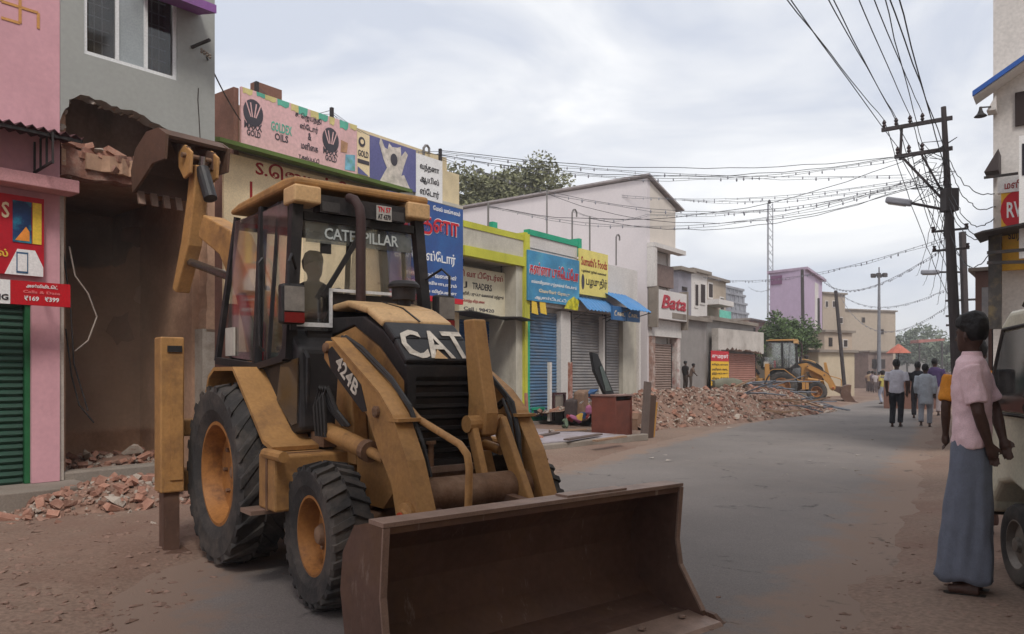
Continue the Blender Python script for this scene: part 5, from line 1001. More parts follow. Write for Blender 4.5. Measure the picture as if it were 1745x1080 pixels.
# driver
seat_legs = dict(hl=((0,.09,.9),(.42,.13,.92),(.46,.13,.5)), hr=((0,-.09,.9),(.42,-.13,.92),(.46,-.13,.5)))
d_arms = dict(l=((0,.19,1.40),(.12,.24,1.15),(.36,.10,1.14)), r=((0,-.19,1.40),(.12,-.24,1.15),(.36,-.10,1.14)))
dp = FM.w(-.12,-.06,1.62-.80*.92); dp.z = 1.62-.80
person('driver in a dark shirt sitting inside the digger cab', dp, FM.a, 1.62, mat('driver_shirt', srgb(64,58,58), .85), mat('driver_trousers', srgb(50,48,52), .9), d_arms, seat_legs, seated=True, fold=.02)
# second machine further along
mat('yellow2', srgb(184,134,72), .6, var=.14, dirt=srgb(140,108,76), damt=.4, dscale=3); mat('yellow2_pale', srgb(190,150,100), .55, var=.1)
p2 = gnd(1345,684); F2 = Frame(p2.x,p2.y+1.0,R(-22))
backhoe('second yellow backhoe loader standing beside the distant brick heap', F2, main=False, yel='yellow2', pale='yellow2_pale', s=1.12,
    boom=([(-1.15,1.0),(-1.45,2.0),(-1.75,2.5),(-2.05,2.75)], [(-1.75,3.0),(-2.05,2.75),(-2.25,1.9),(-2.35,1.25)], (-2.35,1.2), R(10)))
# ================================================================ right side: house, van, people
FR = Frame(8.2,13,math.atan2(-.6,.8)); Q = FR.pix
def zq_(px,py,d=0): return Q(px,py,d)[1]
h = Thing('corner_house', 'white house with a blue edged sunshade behind the power pole', 'house', FR, (2,3,0))
h.part('wall', MB().box(0,6,0,9,0,9.8), m_('white_wash'))
x0,z0 = Q(1660,168,-.3); x1,z1 = Q(1742,112,-.3)
h.part('sunshade', MB().prism([(x0,z0-.02),(x1+.5,z1+.3),(x1+.5,z1+.38),(x0,z0+.07)],'y',-.42,-.002), m_('white_wash')); h.part('sunshade_edge', MB().prism([(x0-.01,z0+.0),(x1+.5,z1+.32),(x1+.5,z1+.40),(x0-.01,z0+.085)],'y',-.46,-.421), mat('shade_blue', srgb(48,92,168), .6))
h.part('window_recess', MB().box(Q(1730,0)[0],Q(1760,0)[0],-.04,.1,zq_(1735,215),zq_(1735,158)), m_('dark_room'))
h.part('sunshade', MB().prism([(Q(1684,205)[0],zq_(1690,196)),(Q(1700,200)[0],zq_(1690,172)),(Q(1700,200)[0],zq_(1690,196))],'y',-.3,-.002), m_('white_wash'))
sp = at(1671,188,12.7); solo('horn_speaker', 'grey horn loudspeaker under the blue edged sunshade', 'loudspeaker', MB().lathe([(.02,.16),(.03,.1),(.05,.05),(.10,.0),(.085,-.005)],(sp.x,sp.y,sp.z-.1),'z',14).bar((sp.x,sp.y,sp.z+.05),(sp.x+.3,sp.y+.1,sp.z+.1),.02,.02), m_('dark_iron'))
t = Thing('canvas_awning', 'small dark canvas awning beside the yellow sign', 'awning', FR, (-.1,-.2,zq_(1690,300)))
xa = Q(1680,298,-.3)[0]; xb = Q(1704,298,-.3)[0]; t.part('canvas', MB().prism([(xa,zq_(1690,298,-.3)),(xb,zq_(1690,262,-.3)),(xb,zq_(1690,298,-.3))],'y',-.6,-.05), mat('canvas', srgb(74,66,66), .9)); t.part('rail', MB().bar((xa,-.6,zq_(1690,301,-.6)),(Q(1735,300,-.6)[0],-.6,zq_(1690,301,-.6)),.03,.04), m_('dark_iron'))
t = Thing('yellow_board', 'yellow shop board with a red oval and white lettering', 'sign', FR, (Q(1705,400,-.25)[0],-.2,zq_(1720,455,-.25)))
d = -.25; xa,xb = Q(1706,400,d)[0],Q(1790,400,d)[0]; za,zb = zq_(1720,460,d),zq_(1720,328,d)
t.part('panel', MB().box(xa,xb,d,d+.1,za,zb), mat('marigold', srgb(220,170,50), .6, var=.06, bump=0)); t.part('white_band', MB().box(xa-.05,xb,d-.02,d+.1,zb+.003,zq_(1720,300,d)), m_('white_print'))
cx,cz = Q(1728,358,d); t.part('red_oval', oval(cx+.05,cz,.24,.32,d-.001,.01), m_('red_print')); t.text('RW', cx-.1, cx+.2, cz-.12, cz+.14, d-.013, m_('white_print')); t.text('வீரா', Q(1718,405,d)[0], Q(1748,405,d)[0], zq_(1720,412,d), zq_(1720,390,d), d-.003, m_('black_print')); t.text('மளிைக', xa+.05, xa+.5, zq_(1720,322,d), zq_(1720,308,d), d-.022, m_('maroon_print'))
t = Thing('white_board', 'tall white projecting board with a dark capital letter', 'sign', FR, (Q(1738,300,-.6)[0],-.6,zq_(1745,440,-.6))); xa = Q(1737,300,-.6)[0]
t.part('panel', MB().box(xa,xa+.8,-.66,-.55,zq_(1745,440,-.6),zq_(1745,232,-.6)), m_('white_print')); t.text('PR', xa+.04, xa+.4, zq_(1745,300,-.6), zq_(1745,246,-.6), -.664, m_('black_print'))
t = Thing('dark_canopy', 'dark tin canopy with a rail above the parked van', 'canopy', FR, (Q(1665,400,-.8)[0],-.5,zq_(1690,405,-.8)))
xa,xb = Q(1662,400,-.8)[0],Q(1706,388,-.8)[0]; t.part('sheet', MB().strip([(xa,zq_(1670,402,-.8)),(xa+.12,zq_(1670,398,-.8)),(xb+.6,zq_(1690,386,-.8))],'y',-1.0,-.1,.03), m_('dark_iron'))
t.part('back_panel', MB().box(Q(1684,450,-.5)[0],Q(1706,450,-.5)[0],-.5,-.3,zq_(1690,560,-.5),zq_(1690,400,-.5)), mat('dark_panel', srgb(74,70,68), .85, var=.4, scale=5, dirt=srgb(150,130,90), damt=.4, dscale=4))
t.part('rail', MB().bar((Q(1682,428,-1)[0],-1,zq_(1690,430,-1)),(Q(1790,428,-1)[0],-1,zq_(1690,430,-1)),.04,.05).bar((Q(1682,445,-1)[0],-1,zq_(1690,447,-1)),(Q(1790,445,-1)[0],-1,zq_(1690,452,-1)),.04,.05), m_('dark_iron'))
t = Thing('brown_kiosk', 'brown painted kiosk below the dark canopy', 'kiosk', FR, (Q(1675,500,.6)[0],.5,0)); xa,xb = Q(1662,500,.4)[0],Q(1690,500,.4)[0]
t.part('body', MB().box(xa,xb,.4,1.6,0,zq_(1675,462,.4)), mat('kiosk_brown', srgb(104,78,70), .85, var=.2)); t.part('roof', MB().box(xa-.1,xb+.1,.3,1.7,zq_(1675,462,.4)+.002,zq_(1675,456,.4)), m_('concrete'))
t.part('shutter', MB().box(xa+.1,xb-.05,.37,.398,.6,zq_(1675,490,.4)), m_('grey_shutter'))
# unseen row of houses on the same side, added to shade the near ground
FN = Frame(1.7,-1.3,math.atan2(.8,.6))
for i,(xa,xb,hh,mm_,lab) in enumerate(((1.5,7.5,9.5,'cream_wall','unseen cream three storey house added beside the parked van for shade'),(-5,1.45,11,'white_wash','unseen white house added right behind the camera to shade the near ground'),(-13,-5.05,10,'pink_wall','unseen pink house added further back behind the camera for shade'))):
    hn = Thing('shade_house', lab, 'house', FN, ((xa+xb)/2,-4,0)); hn.part('wall', MB().box(xa,xb,-9,0,0,hh), m_(mm_)); hn.part('roof_slab', MB().box(xa-.01,xb+.01,-9.1,.3,hh+.002,hh+.2), m_('concrete'))
    for k in (.25,.7):
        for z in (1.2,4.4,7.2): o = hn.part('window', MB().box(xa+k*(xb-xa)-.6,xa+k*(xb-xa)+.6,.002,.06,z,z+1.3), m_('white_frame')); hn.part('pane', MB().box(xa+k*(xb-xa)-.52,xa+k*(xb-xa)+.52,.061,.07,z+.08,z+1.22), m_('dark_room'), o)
# ---------------------------------------------------------------- van
VF = Frame(3.26,4.99,math.atan2(.97,.244)); vz = zg(3.2,4.9)-.004
van = Thing('parked_van', 'cream white small van parked at the roadside', 'van', VF, (-1,-.7,vz)); V = van.part
vm = mat('van_cream', srgb(206,200,178), .45, var=.06, dirt=srgb(140,126,106), damt=.4, dscale=2.5, bump=.03, spec=.5); wdv = 1.42
def zc_(z): return z+vz
side = [(.62,.42),(.66,.70),(.60,1.05),(.50,1.16),(.16,1.72),(.02,1.80),(-2.5,1.82),(-2.66,1.70),(-2.72,1.0),(-2.70,.40),(-2.05,.36),(-2.0,.52),(-1.78,.62),(-1.55,.52),(-1.5,.34),(-.36,.34),(-.34,.50),(-.2,.64),(0,.68),(.2,.64),(.34,.50),(.36,.42)]
V('body', MB().prism([(a,zc_(b)) for a,b in side],'y',-wdv,0), vm, bev=.035, seg=3)
for sd,y in ((1,.003),(-1,-wdv-.003)):
    ya,yb_ = sorted((y,y+sd*.008))
    w_ = V('window', MB().prism([(a,zc_(b)) for a,b in [(.40,1.14),(.09,1.66),(-.52,1.68),(-.52,1.14)]],'y',ya,yb_), glass('van_glass',(.4,.43,.43),.6,.12,(.4,.38,.36)))
    V('window_gasket', MB().tube([(a,y+sd*.006,zc_(b)) for a,b in [(.42,1.12),(.09,1.68),(-.54,1.70),(-.54,1.12),(.42,1.12)]],.014,6), m_('black_rubber'), w_)
    V('window', MB().prism([(a,zc_(b)) for a,b in [(-.68,1.14),(-.68,1.68),(-1.55,1.68),(-1.55,1.14)]],'y',ya,yb_), m_('van_glass')); V('window', MB().prism([(a,zc_(b)) for a,b in [(-1.68,1.14),(-1.68,1.68),(-2.45,1.66),(-2.48,1.14)]],'y',ya,yb_), m_('van_glass'))
    dr = V('door', MB().tube([(.44,y,zc_(.75)),(.45,y,zc_(1.1))],.006,5).tube([(-.60,y,zc_(.42)),(-.60,y,zc_(1.74))],.007,5), m_('black_rubber')); V('handle', MB().box(-.5,-.34,*sorted((y,y+sd*.03)),zc_(.98),zc_(1.02)), m_('cab_black'), dr)
    V('mirror', MB().box(.30,.36,*sorted((y+sd*.02,y+sd*.16)),zc_(1.24),zc_(1.42)), m_('cab_black'), bev=.02)
    for x in (0,-1.77):
        wh = bpy.data.objects.new('wheel', None); COL.objects.link(wh); wh.parent = van.o; yc = -.10 if sd>0 else -wdv+.10; wh.location = (x+1,yc+.7,.27)
        link('tyre', MB().lathe([(.16,-.07),(.20,-.085),(.25,-.075),(.268,-.05),(.268,.05),(.25,.075),(.20,.085),(.16,.07)],(0,0,0),'y',36,cap=False).mesh('tyre',smooth=True), m_('black_rubber'), wh)
        link('rim', MB().lathe([(.165,-.06*sd),(.17,.07*sd),(.155,.072*sd),(.13,.03*sd),(.09,.045*sd),(.05,.05*sd),(.045,.075*sd),(.01,.08*sd)],(0,0,0),'y',28).mesh('rim',smooth=True), mat('rim_grey', srgb(120,112,104), .5, metal=.4, var=.2), wh)
    V('wheel_well', MB().box(-.34,.34,*sorted((y-sd*.25,y-sd*.24)),zc_(.2),zc_(.66)), m_('cab_black'))
V('windscreen', MB().add([(.515,-.1,zc_(1.18)),(.515,-wdv+.1,zc_(1.18)),(.20,-wdv+.14,zc_(1.70)),(.20,-.14,zc_(1.70))],[(0,1,2,3)]), m_('van_glass')); V('front_bumper', MB().box(.6,.72,-wdv-.02,.02,zc_(.36),zc_(.52)), m_('cab_black'), bev=.02)
for y in (-.25,-wdv+.25): V('headlamp', MB().lathe([(.10,0),(.09,.03),(.02,.04)],(.645,y,zc_(.80)),'x',16), m_('lamp_lens'))
V('roof_rail', MB().tube([(-.0,-.08,zc_(1.83)),(-.1,-.08,zc_(1.90)),(-2.3,-.08,zc_(1.90)),(-2.4,-.08,zc_(1.83))],.015,6), m_('dark_iron'))
V('sill_step', MB().box(-1.5,-.36,-.03,.03,zc_(.26),zc_(.335)), m_('cab_black'))
# ---------------------------------------------------------------- people in the street
def foot(px,py):
    z = 0.0
    for _ in range(4): P = gnd(px,py,z); z = zg(P.x,P.y)
    return gnd(px,py,z)
P = foot(1656,1008); hgt = (1008-541)*P.y/F
back = dict(l=((-.01,.19,1.39),(-.07,.235,1.12),(-.12,.12,.93)), r=((-.01,-.19,1.39),(-.12,-.25,1.13),(-.19,-.06,.95)))
m = mat('pink_shirt', srgb(226,194,198), .9, var=.06, scale=8, bump=.1, bscale=120)
lm_ = mat('blue_lungi', srgb(108,113,126), .95, var=.10, scale=14, dirt=srgb(118,124,138), damt=.4, dscale=30, bump=.2, bscale=120)
person('man in a pale pink shirt and blue lungi standing with hands behind his back', P, R(142), hgt, m, lm_, back, kind='lungi', vox=.0085, collar=True, yaw=R(-28), hem=.90, sleeve=.82, fold=.03, slim=.84)
P = at(1663,636,6.6); P.z = zg(P.x,P.y)
person('person in an orange shirt standing behind the man in pink', P, R(70), 1.66, mat('orange_shirt', srgb(206,134,50), .9, var=.08), mat('brown_trousers', srgb(84,58,50), .9), vox=.014)
walk = dict(hl=((0,.09,.9),(.10,.10,.50),(-.02,.10,.07)), hr=((0,-.09,.9),(-.02,-.10,.49),(-.14,-.10,.10)))
walk2 = dict(hl=((0,.09,.9),(.0,.10,.49),(-.16,.10,.12)), hr=((0,-.09,.9),(.13,-.10,.51),(.06,-.10,.07)))
def walker(label, px, pyf, pyt, rz, shirt, low, legs, **kw):
    P = foot(px,pyf); person(label, P, rz, (pyf-pyt)*P.y/F, shirt, low, legs=legs, vox=.018, **kw)
walker('man in a white shirt and black trousers walking away up the street', 1528, 727, 614, R(56), mat('white_shirt', srgb(196,194,204), .9), mat('black_trousers', srgb(34,34,40), .9), walk)
walker('man in a loose pale grey kurta walking away beside the white shirted man', 1577, 727, 622, R(60), mat('kurta', srgb(176,182,190), .9), mat('grey_trousers', srgb(150,152,160), .9), walk2, hem=.62, sleeve=1.2)
walker('man in a dark purple shirt walking ahead of the man in the kurta', 1593, 708, 612, R(58), mat('purple_shirt', srgb(72,56,92), .9), mat('pale_trousers', srgb(160,146,146), .9), walk)
walker('person in black walking beside the man in the kurta', 1564, 714, 618, R(62), mat('black_shirt', srgb(40,38,44), .9), mat('dark_trousers', srgb(48,44,48), .9), walk2)
walker('person in a yellow green shirt walking near the distant umbrella', 1504, 688, 632, R(120), mat('lime_shirt', srgb(176,162,90), .9), mat('light_trousers', srgb(150,152,166), .9), walk)
crouch = dict(l=((.05,.19,1.36),(.22,.22,1.12),(.36,.12,.98)), r=((.05,-.19,1.36),(.22,-.22,1.12),(.36,-.12,.98)))
for i,(px,top,rz) in enumerate(((1168,618,R(30)),(1177,622,R(-20)))):
    P = at(px,664,26.8-.4*i); person(('person in dark clothes standing on the bricks by the grey wall','person in brown clothes leaning over the bricks by the grey wall')[i], P, rz, (664-top)*P.y/F*1.05, mat(('dull_black','dull_brown_cloth')[i], srgb(*((46,42,42),(106,88,78))[i]), .95), mat('dust_trousers', srgb(80,70,64), .95), crouch if i else None, vox=.03, lean=.25 if i else 0)

# ---------------------------------------------------------------- poles, lamps, wires
pole_m = mat('pole_steel', srgb(66,58,58), .7, var=.2, dirt=srgb(44,40,40), damt=.4)
PY = 18.9; nn = Vector((-.8,.6,0))
def pol(py): k = (py-185)/(736-185); return at(1608+(1636-1608)*k,py,PY)
pb = pol(736); pb.z = 0
up_ = Thing('utility_pole', 'tall steel power pole with crossarms and a tangle of cables', 'utility pole', WF, tuple(pb)); U = up_.part
U('mast', MB().tube([pb,pol(460),pol(345)],[.135,.12,.105],10).tube([pol(345),pol(182)],[.085,.06],10), pole_m)
def arm(py, s0, s1, nm='crossarm', th=.09): p = pol(py); U(nm, MB().bar(p-nn*s0,p+nn*s1,th,th), pole_m); return p
a1 = arm(203,.18,1.42); a2 = arm(254,.15,1.15)
INS = {}
por = mat('insulator_brown', srgb(60,44,44), .4)
for i,s in enumerate((1.36,1.08,.76,.48)):
    p = a1+nn*s+Vector((0,0,.05)); U('insulator', MB().lathe([(.02,0),(.05,.05),(.03,.09),(.055,.13),(.02,.2)],tuple(p),'z',10), por, smooth=True); INS['t%d'%i] = p+Vector((0,0,.2))
for i,s in enumerate((1.08,.82,.52)):
    p = a2+nn*s+Vector((0,0,.05)); U('insulator', MB().lathe([(.02,0),(.05,.05),(.03,.09),(.055,.13),(.02,.2)],tuple(p),'z',10), por, smooth=True); INS['m%d'%i] = p+Vector((0,0,.2))
U('brace', MB().bar(a2+nn*1.0,pol(345)+nn*.05,.06,.06), pole_m); U('brace', MB().bar(a2+nn*.55,pol(338)+nn*.05,.05,.05), pole_m); U('brace', MB().bar(a1+nn*.95,a2+nn*1.02-Vector((0,0,.1)),.05,.05), pole_m)
b_ = pol(342); U('junction_box', MB().box(b_.x-.16,b_.x+.16,b_.y-.2,b_.y+.1,b_.z-.28,b_.z+.28), mat('box_grey', srgb(70,64,64), .7), bev=.02)
for py,s in ((392,.4),(425,.4)):
    arm(py,s,s,'lower_arm',.05)
    for q in (-1,1): U('spool', MB().lathe([(.04,0),(.05,.04),(.03,.08),(.05,.12)],tuple(pol(py)+nn*.36*q),'z',8), por)
U('conduit', MB().tube([pol(352)+nn*.05,pol(400)+nn*.12,pol(415)+nn*.04,pol(405)-nn*.03],.03,6), pole_m)
def lampf(label, root, s0, s1, rise, col=(150,150,156)):
    t = Thing('street_lamp', label, 'street lamp', WF, tuple(root)); e = root+nn*s0+Vector((0,0,rise*.6)); f = root+nn*s1+Vector((0,0,rise))
    t.part('arm', MB().tube([root,e],.035,8), pole_m); dd = (f-e).normalized(); hd = MB().bar(e,f,.2,.16); t.part('lamp_head', hd, mat('lamp_grey', srgb(*col), .5, metal=.2), bev=.04); t.part('diffuser', MB().bar(e+dd*.15-Vector((0,0,.085)),f-dd*.05-Vector((0,0,.085)),.14,.03), m_('lamp_lens'))
lampf('long street lamp arm fixed to the tall power pole', pol(356)+nn*.1, .72, 1.32, .42)
# second pole behind
P2Y = 27; b2 = at(1650,690,P2Y); b2.z = 0; t2 = at(1640,395,P2Y)
u2 = Thing('concrete_pole', 'thinner concrete pole with a lamp just behind the tall power pole', 'utility pole', WF, tuple(b2)); u2.part('mast', MB().bar(b2,t2,.18,.16), pole_m)
for py in (505,530,545): c = b2.lerp(t2,(690-py)/(690-395)); u2.part('crossarm', MB().bar(c-nn*.9,c+nn*.6,.07,.07), pole_m)
lampf('smaller street lamp on the concrete pole behind', b2.lerp(t2,(690-460)/(690-395)), .75, 1.35, .1)
wire_m = mat('wire_black', (.02,.02,.022), .6, bump=0, var=.05)
def cable(label, a, b, sag=.2, r=.012, n=18, group='overhead power cables', name='power_cable', kink=0):
    rg = random.Random(label+str(a.x)); pts = []
    for i in range(n+1):
        f = i/n; p = a.lerp(b,f); p.z -= sag*4*f*(1-f); 
        if kink and 0<i<n: p += Vector((rg.uniform(-kink,kink),rg.uniform(-kink,kink),rg.uniform(-kink,kink)))
        pts.append(p)
    return solo(name, label, 'cable', MB().tube(pts,r,5,cap=False), wire_m, base=tuple(a), group=group)
def toward(a, px, zend, ext=2.2):
    Y = (zend-HC)*F/(YH-0); e = Vector(((px-CX)/F*Y,Y,zend)); return a+(e-a)*ext
SP = 'power cable running from the pole crossarms over the road'
for key,px in (('t0',1353),('m0',1358),('t1',1420),('m1',1427),('t2',1470),('t3',1496),('m2',1512)): cable(SP, INS[key], toward(INS[key],px,7.0), .12, .009, kink=.008)
q_ = pol(258); cable(SP, q_, toward(q_,1522,7.0), .12, .011, kink=.008); q_ = pol(300); cable(SP, q_, toward(q_,1536,6.9), .12, .011, kink=.008)
SD = 'thin service cable dropping from the pole to the white corner house'
for i,(py,ex,ey) in enumerate(((255,1694,330),(268,1696,352),(300,1694,372),(330,1690,400),(345,1700,395),(390,1688,430))): cable(SD, pol(py), at(ex,ey,12.9), .35+.1*(i%3), .009, group='service cables to the corner house', name='service_cable', kink=.02)
SB = 'power cable continuing from the tall pole to the concrete pole behind'
for i,key in enumerate(('t0','t1','t2','m0','m1','m2')): cable(SB, INS[key], b2.lerp(t2,.62+.06*i)+nn*(.4-.2*(i%4)), .35, .010, group='cables between the two poles', kink=.02)
# tangle at the pole head
rg = random.Random(9)
for i in range(9):
    p = pol(rg.uniform(235,330)); pts = [p+nn*rg.uniform(-.1,.9)+Vector((rg.uniform(-.15,.15),rg.uniform(-.2,.2),rg.uniform(-.35,.35))) for _ in range(5)]; U('slack_loop', MB().tube(pts,.010,5), wire_m)
# strings of small lamps
bulb_m = mat('bulb_grey', srgb(140,140,148), .5)
def lamp_string(label, pts_, sag, step=.36, group=None):
    t = Thing('light_string', label, 'light string', WF, tuple(pts_[0]), group); w = MB(); bl = MB()
    for a,b in zip(pts_[:-1],pts_[1:]):
        n = max(6,int((b-a).length/.8)); q = []
        for i in range(n+1): f = i/n; p = a.lerp(b,f); p.z -= sag*4*f*(1-f); q.append(p)
        w.tube(q,.006,4,cap=False); w.tube([p+Vector((0,0,-.05+.03*math.sin(i*1.7))) for i,p in enumerate(q)],.005,4,cap=False)
        L0 = (b-a).length; m = int(L0/step)
        for i in range(1,m):
            f = (i+.35*math.sin(i*12.9))/m; p = a.lerp(b,f); p.z -= sag*4*f*(1-f)+.02*math.sin(i*7.3); q5 = .75+.3*math.sin(i*5.1); bl.lathe([(.008,0),(.018*q5,-.03),(.021*q5,-.06*q5),(.008,-.09*q5)],tuple(p),'z',6)
    t.part('wire', w, mat('wire_grey', srgb(96,96,100), .6, bump=0, var=.05), kind='stuff'); t.part('bulbs', bl, bulb_m, kind='stuff')
def bpt(px,py,d=.06): x,z = B(px,py,d); return FB.w(x,d,z)
pA,pB_,pC = bpt(435,143),bpt(563,188),bpt(748,258)
ph = pol(288)+nn*.9
lamp_string('string of small lamps along the billboard posts and across to the power pole', [pA,pB_,pC,ph], .25)
lamp_string('string of lamps from the oil store panel sagging across the street', [bpt(752,268),pol(300)+nn*.9], 1.0)
lamp_string('string of lamps from the lilac wall roof edge across the street', [bpt(985,322,3),pol(296)+nn*.6], .45)
lamp_string('string of lamps from the hooked conduit pipe to the power pole', [bpt(975,358,1.2),bpt(1103,365,-.1),pol(308)+nn*.8], .25)
lamp_string('faint string of lamps from the balcony house to the power pole', [at(1190,470,40),pol(402)], .6)
lamp_string('string of lamps from the lilac building to the power pole', [at(1400,476,60),pol(415)], 1.0)
lamp_string('far string of lamps between temple tower and lilac building', [at(1275,488,70),at(1312,492,62)], .3)
lamp_string('far string of lamps from the lilac building to the concrete pole', [at(1402,470,60),at(1640,478,27)], 1.6); lamp_string('lowest far string of lamps over the distant street', [at(1430,500,66),at(1642,500,27)], 2.2)
lamp_string('string of lamps from the violet board post to the pole crossarm', [pB_,bpt(745,262,.3),a2+nn*.7], .6)
lamp_string('string of lamps from the lime parapet mast to the pole', [bpt(832,350,1.0),pol(292)+nn*.4], .9)
lamp_string('string of lamps from the white hall roof corner to the pole', [bpt(1150,338,-.1),pol(300)+nn*.3], .3)
for i,(p_,q_) in enumerate(((bpt(748,256),a2+nn*1.1),(bpt(722,260),a2+nn*.9),(bpt(1005,372,.6),pol(305)+nn*.5),(bpt(832,352,1),a2+nn*.5),(bpt(932,330,2.5),pol(300)))): cable('thin sagging cable from the shop roofs across to the power pole', p_, q_, .35+.18*i, .008, group='cables across the street', name='street_cable', kink=.02)
cable('cable from the coiled bracket on the grey house to the pink billboard', FA.w(A(345,100)[0],-.1,A(345,100)[1]), bpt(410,205,-.05), .05, .010, group=None, name='house_cable')
for i in range(5): cable('cable hanging from the tall pole down along the far street', pol(250+i*30), at(1560+i*12,470+i*16,60), .8, .012, group='cables down the far street', name='far_cable', kink=.02)
# far leaning pole, stake pole, mast light
for label,pa,pb__,Y,r_ in (('leaning wooden pole behind the second digger',(1424,495),(1441,668),44,.10),('straight pole in front of the lilac building',(1367,459),(1370,600),56,.12),('thin pole at the corner of the lilac building',(1395,508),(1396,600),58,.09)):
    a = at(*pa,Y); b = at(*pb__,Y); b.z = 0; solo('wooden_pole', label, 'pole', MB().tube([b,a],[r_*1.2,r_],8), pole_m, base=tuple(b))
Y = 70; b = at(1498,660,Y); b.z = 0; a = at(1498,470,Y); t = Thing('mast_light', 'high mast light with a ring of floodlights over the far street', 'mast light', WF, tuple(b)); t.part('mast', MB().tube([b,a],[.22,.1],8), mat('mast_pale', srgb(120,120,124), .6))
for i in range(6):
    an = i*math.pi/3; c = a+Vector((math.cos(an)*.55,math.sin(an)*.55,.1)); t.part('floodlight', MB().bar(a+Vector((0,0,.1)),c,.05,.05).box(c.x-.16,c.x+.16,c.y-.16,c.y+.16,c.z-.2,c.z+.1), pole_m)
t.part('spike', MB().tube([a,a+Vector((0,0,.8))],.05,6), pole_m)
# ================================================================ trees
mat('bark', srgb(88,76,66), .95, var=.3, scale=6, bump=.6)
def leaf_mat(n, c, r=.35): return mat(n, c, .75, var=.35, scale=1.2, bump=0, fine=.3, spec=.2)
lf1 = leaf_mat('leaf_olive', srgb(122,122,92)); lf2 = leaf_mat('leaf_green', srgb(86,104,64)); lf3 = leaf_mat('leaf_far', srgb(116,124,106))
def tree(label, base, H, RX, zc, RZ, n, leaf, m, seed, limbs=9, name='tree', clumps=46, group=None):
    rg = random.Random(seed); t = Thing(name, label, 'tree', WF, tuple(base), group); c0 = Vector(base)+Vector((0,0,zc)); cl = []
    for i in range(clumps):
        while True:
            v = Vector((rg.uniform(-1,1),rg.uniform(-1,1),rg.uniform(-1,1)))
            if .25 < v.length < 1: break
        v *= rg.uniform(.75,1.08); cl.append((c0+Vector((v.x*RX,v.y*RX,v.z*RZ)), rg.uniform(.14,.30)*RX))
    tr = MB().tube([Vector(base),Vector(base)+Vector((.1,0,zc*.35)),c0-Vector((0,0,RZ*.5)),c0+Vector((.1,0,RZ*.3))],[.045*RX+.08,.04*RX+.06,.03*RX+.04,.03],9)
    for i in range(limbs):
        p = cl[rg.randrange(len(cl))][0]; s = Vector(base)+Vector((0,0,zc-RZ*rg.uniform(.3,.8))); md = s.lerp(p,.5)+Vector((0,0,-.1*RZ)); tr.tube([s,md,p],[.025*RX+.03,.018*RX+.02,.02],6)
    t.part('trunk', tr, m_('bark'))
    cr = MB(); vs,fs = cr.v,cr.f
    for i in range(n):
        p,r_ = cl[rg.randrange(len(cl))]; d = Vector((rg.gauss(0,1),rg.gauss(0,1),rg.gauss(0,.8))); q = p+d*min(1,1.9/max(d.length,.01))*r_*.58
        a = Vector((rg.gauss(0,1),rg.gauss(0,1),rg.gauss(0,.6))).normalized(); b = a.cross(Vector((rg.gauss(0,1),rg.gauss(0,1),rg.gauss(0,1)))).normalized(); s = leaf*rg.uniform(.6,1.3); k = len(vs)
        vs += [tuple(q-a*s),tuple(q+b*s*.42),tuple(q+a*s),tuple(q-b*s*.42)]; fs.append((k,k+1,k+2,k+3))
    me = bpy.data.meshes.new('crown'); me.from_pydata([(v[0]-base[0],v[1]-base[1],v[2]-base[2]) for v in vs],[],fs); link('crown', me, m, t.o)
b = at(862,636,42); b.z = 0
tree('broad olive leaved tree rising behind the shops beside the white hall', tuple(b), 14, 3.9, 9.4, 3.6, 42000, .14, lf1, 3, clumps=95)
b = at(800,636,41); b.z = 0
tree('lower olive leaved tree behind the oil store panel', tuple(b), 11, 2.4, 8.6, 2.2, 10000, .15, lf1, 4, clumps=30)
b = at(1340,636,47); b.z = 0; tree('dense green street tree behind the second digger', tuple(b), 5, 1.9, 3.55, 1.55, 9000, .11, lf2, 5, clumps=60)
b = at(1305,636,49); b.z = 0; tree('small green tree beside the dense street tree', tuple(b), 4, 1.0, 2.6, 1.2, 2600, .11, lf2, 6, clumps=24)
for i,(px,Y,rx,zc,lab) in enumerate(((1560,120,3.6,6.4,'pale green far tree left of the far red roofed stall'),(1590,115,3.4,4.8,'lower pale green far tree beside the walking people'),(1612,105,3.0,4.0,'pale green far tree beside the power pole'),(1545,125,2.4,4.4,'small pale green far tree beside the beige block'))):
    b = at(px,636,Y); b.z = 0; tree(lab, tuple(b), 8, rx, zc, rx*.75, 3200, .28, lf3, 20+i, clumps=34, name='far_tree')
# ================================================================ far street clutter
P = gnd(1530,665); P = at(1531,636,62); c = Vector((P.x,P.y,0)); t = Thing('red_umbrella', 'faded red orange umbrella over a far street stall', 'umbrella', WF, tuple(c)); zt = at(1531,586,62).z
t.part('canopy', MB().lathe([(.95,zt-.75),(.5,zt-.35),(.05,zt)],(c.x,c.y,0),'z',10), mat('umbrella_red', srgb(170,96,78), .85)); t.part('pole', MB().tube([c,c+Vector((0,0,zt-.1))],.04,6), pole_m)
P = at(1580,636,95); c = Vector((P.x,P.y,0)); z = at(1580,578,95).z; t = Thing('stall_roof', 'long faded red sheet roof over far stalls', 'stall', WF, tuple(c)); t.part('roof', MB().prism([(c.x-1.6,z-.5),(c.x+1.6,z-.2),(c.x+1.6,z+.05),(c.x-1.6,z-.1)],'y',c.y-1,c.y+1), mat('stall_red', srgb(160,104,96), .85))
for sx in (-1.4,1.4): t.part('post', MB().box(c.x+sx-.08,c.x+sx+.08,c.y-.9,c.y-.74,0,z-.3), pole_m)
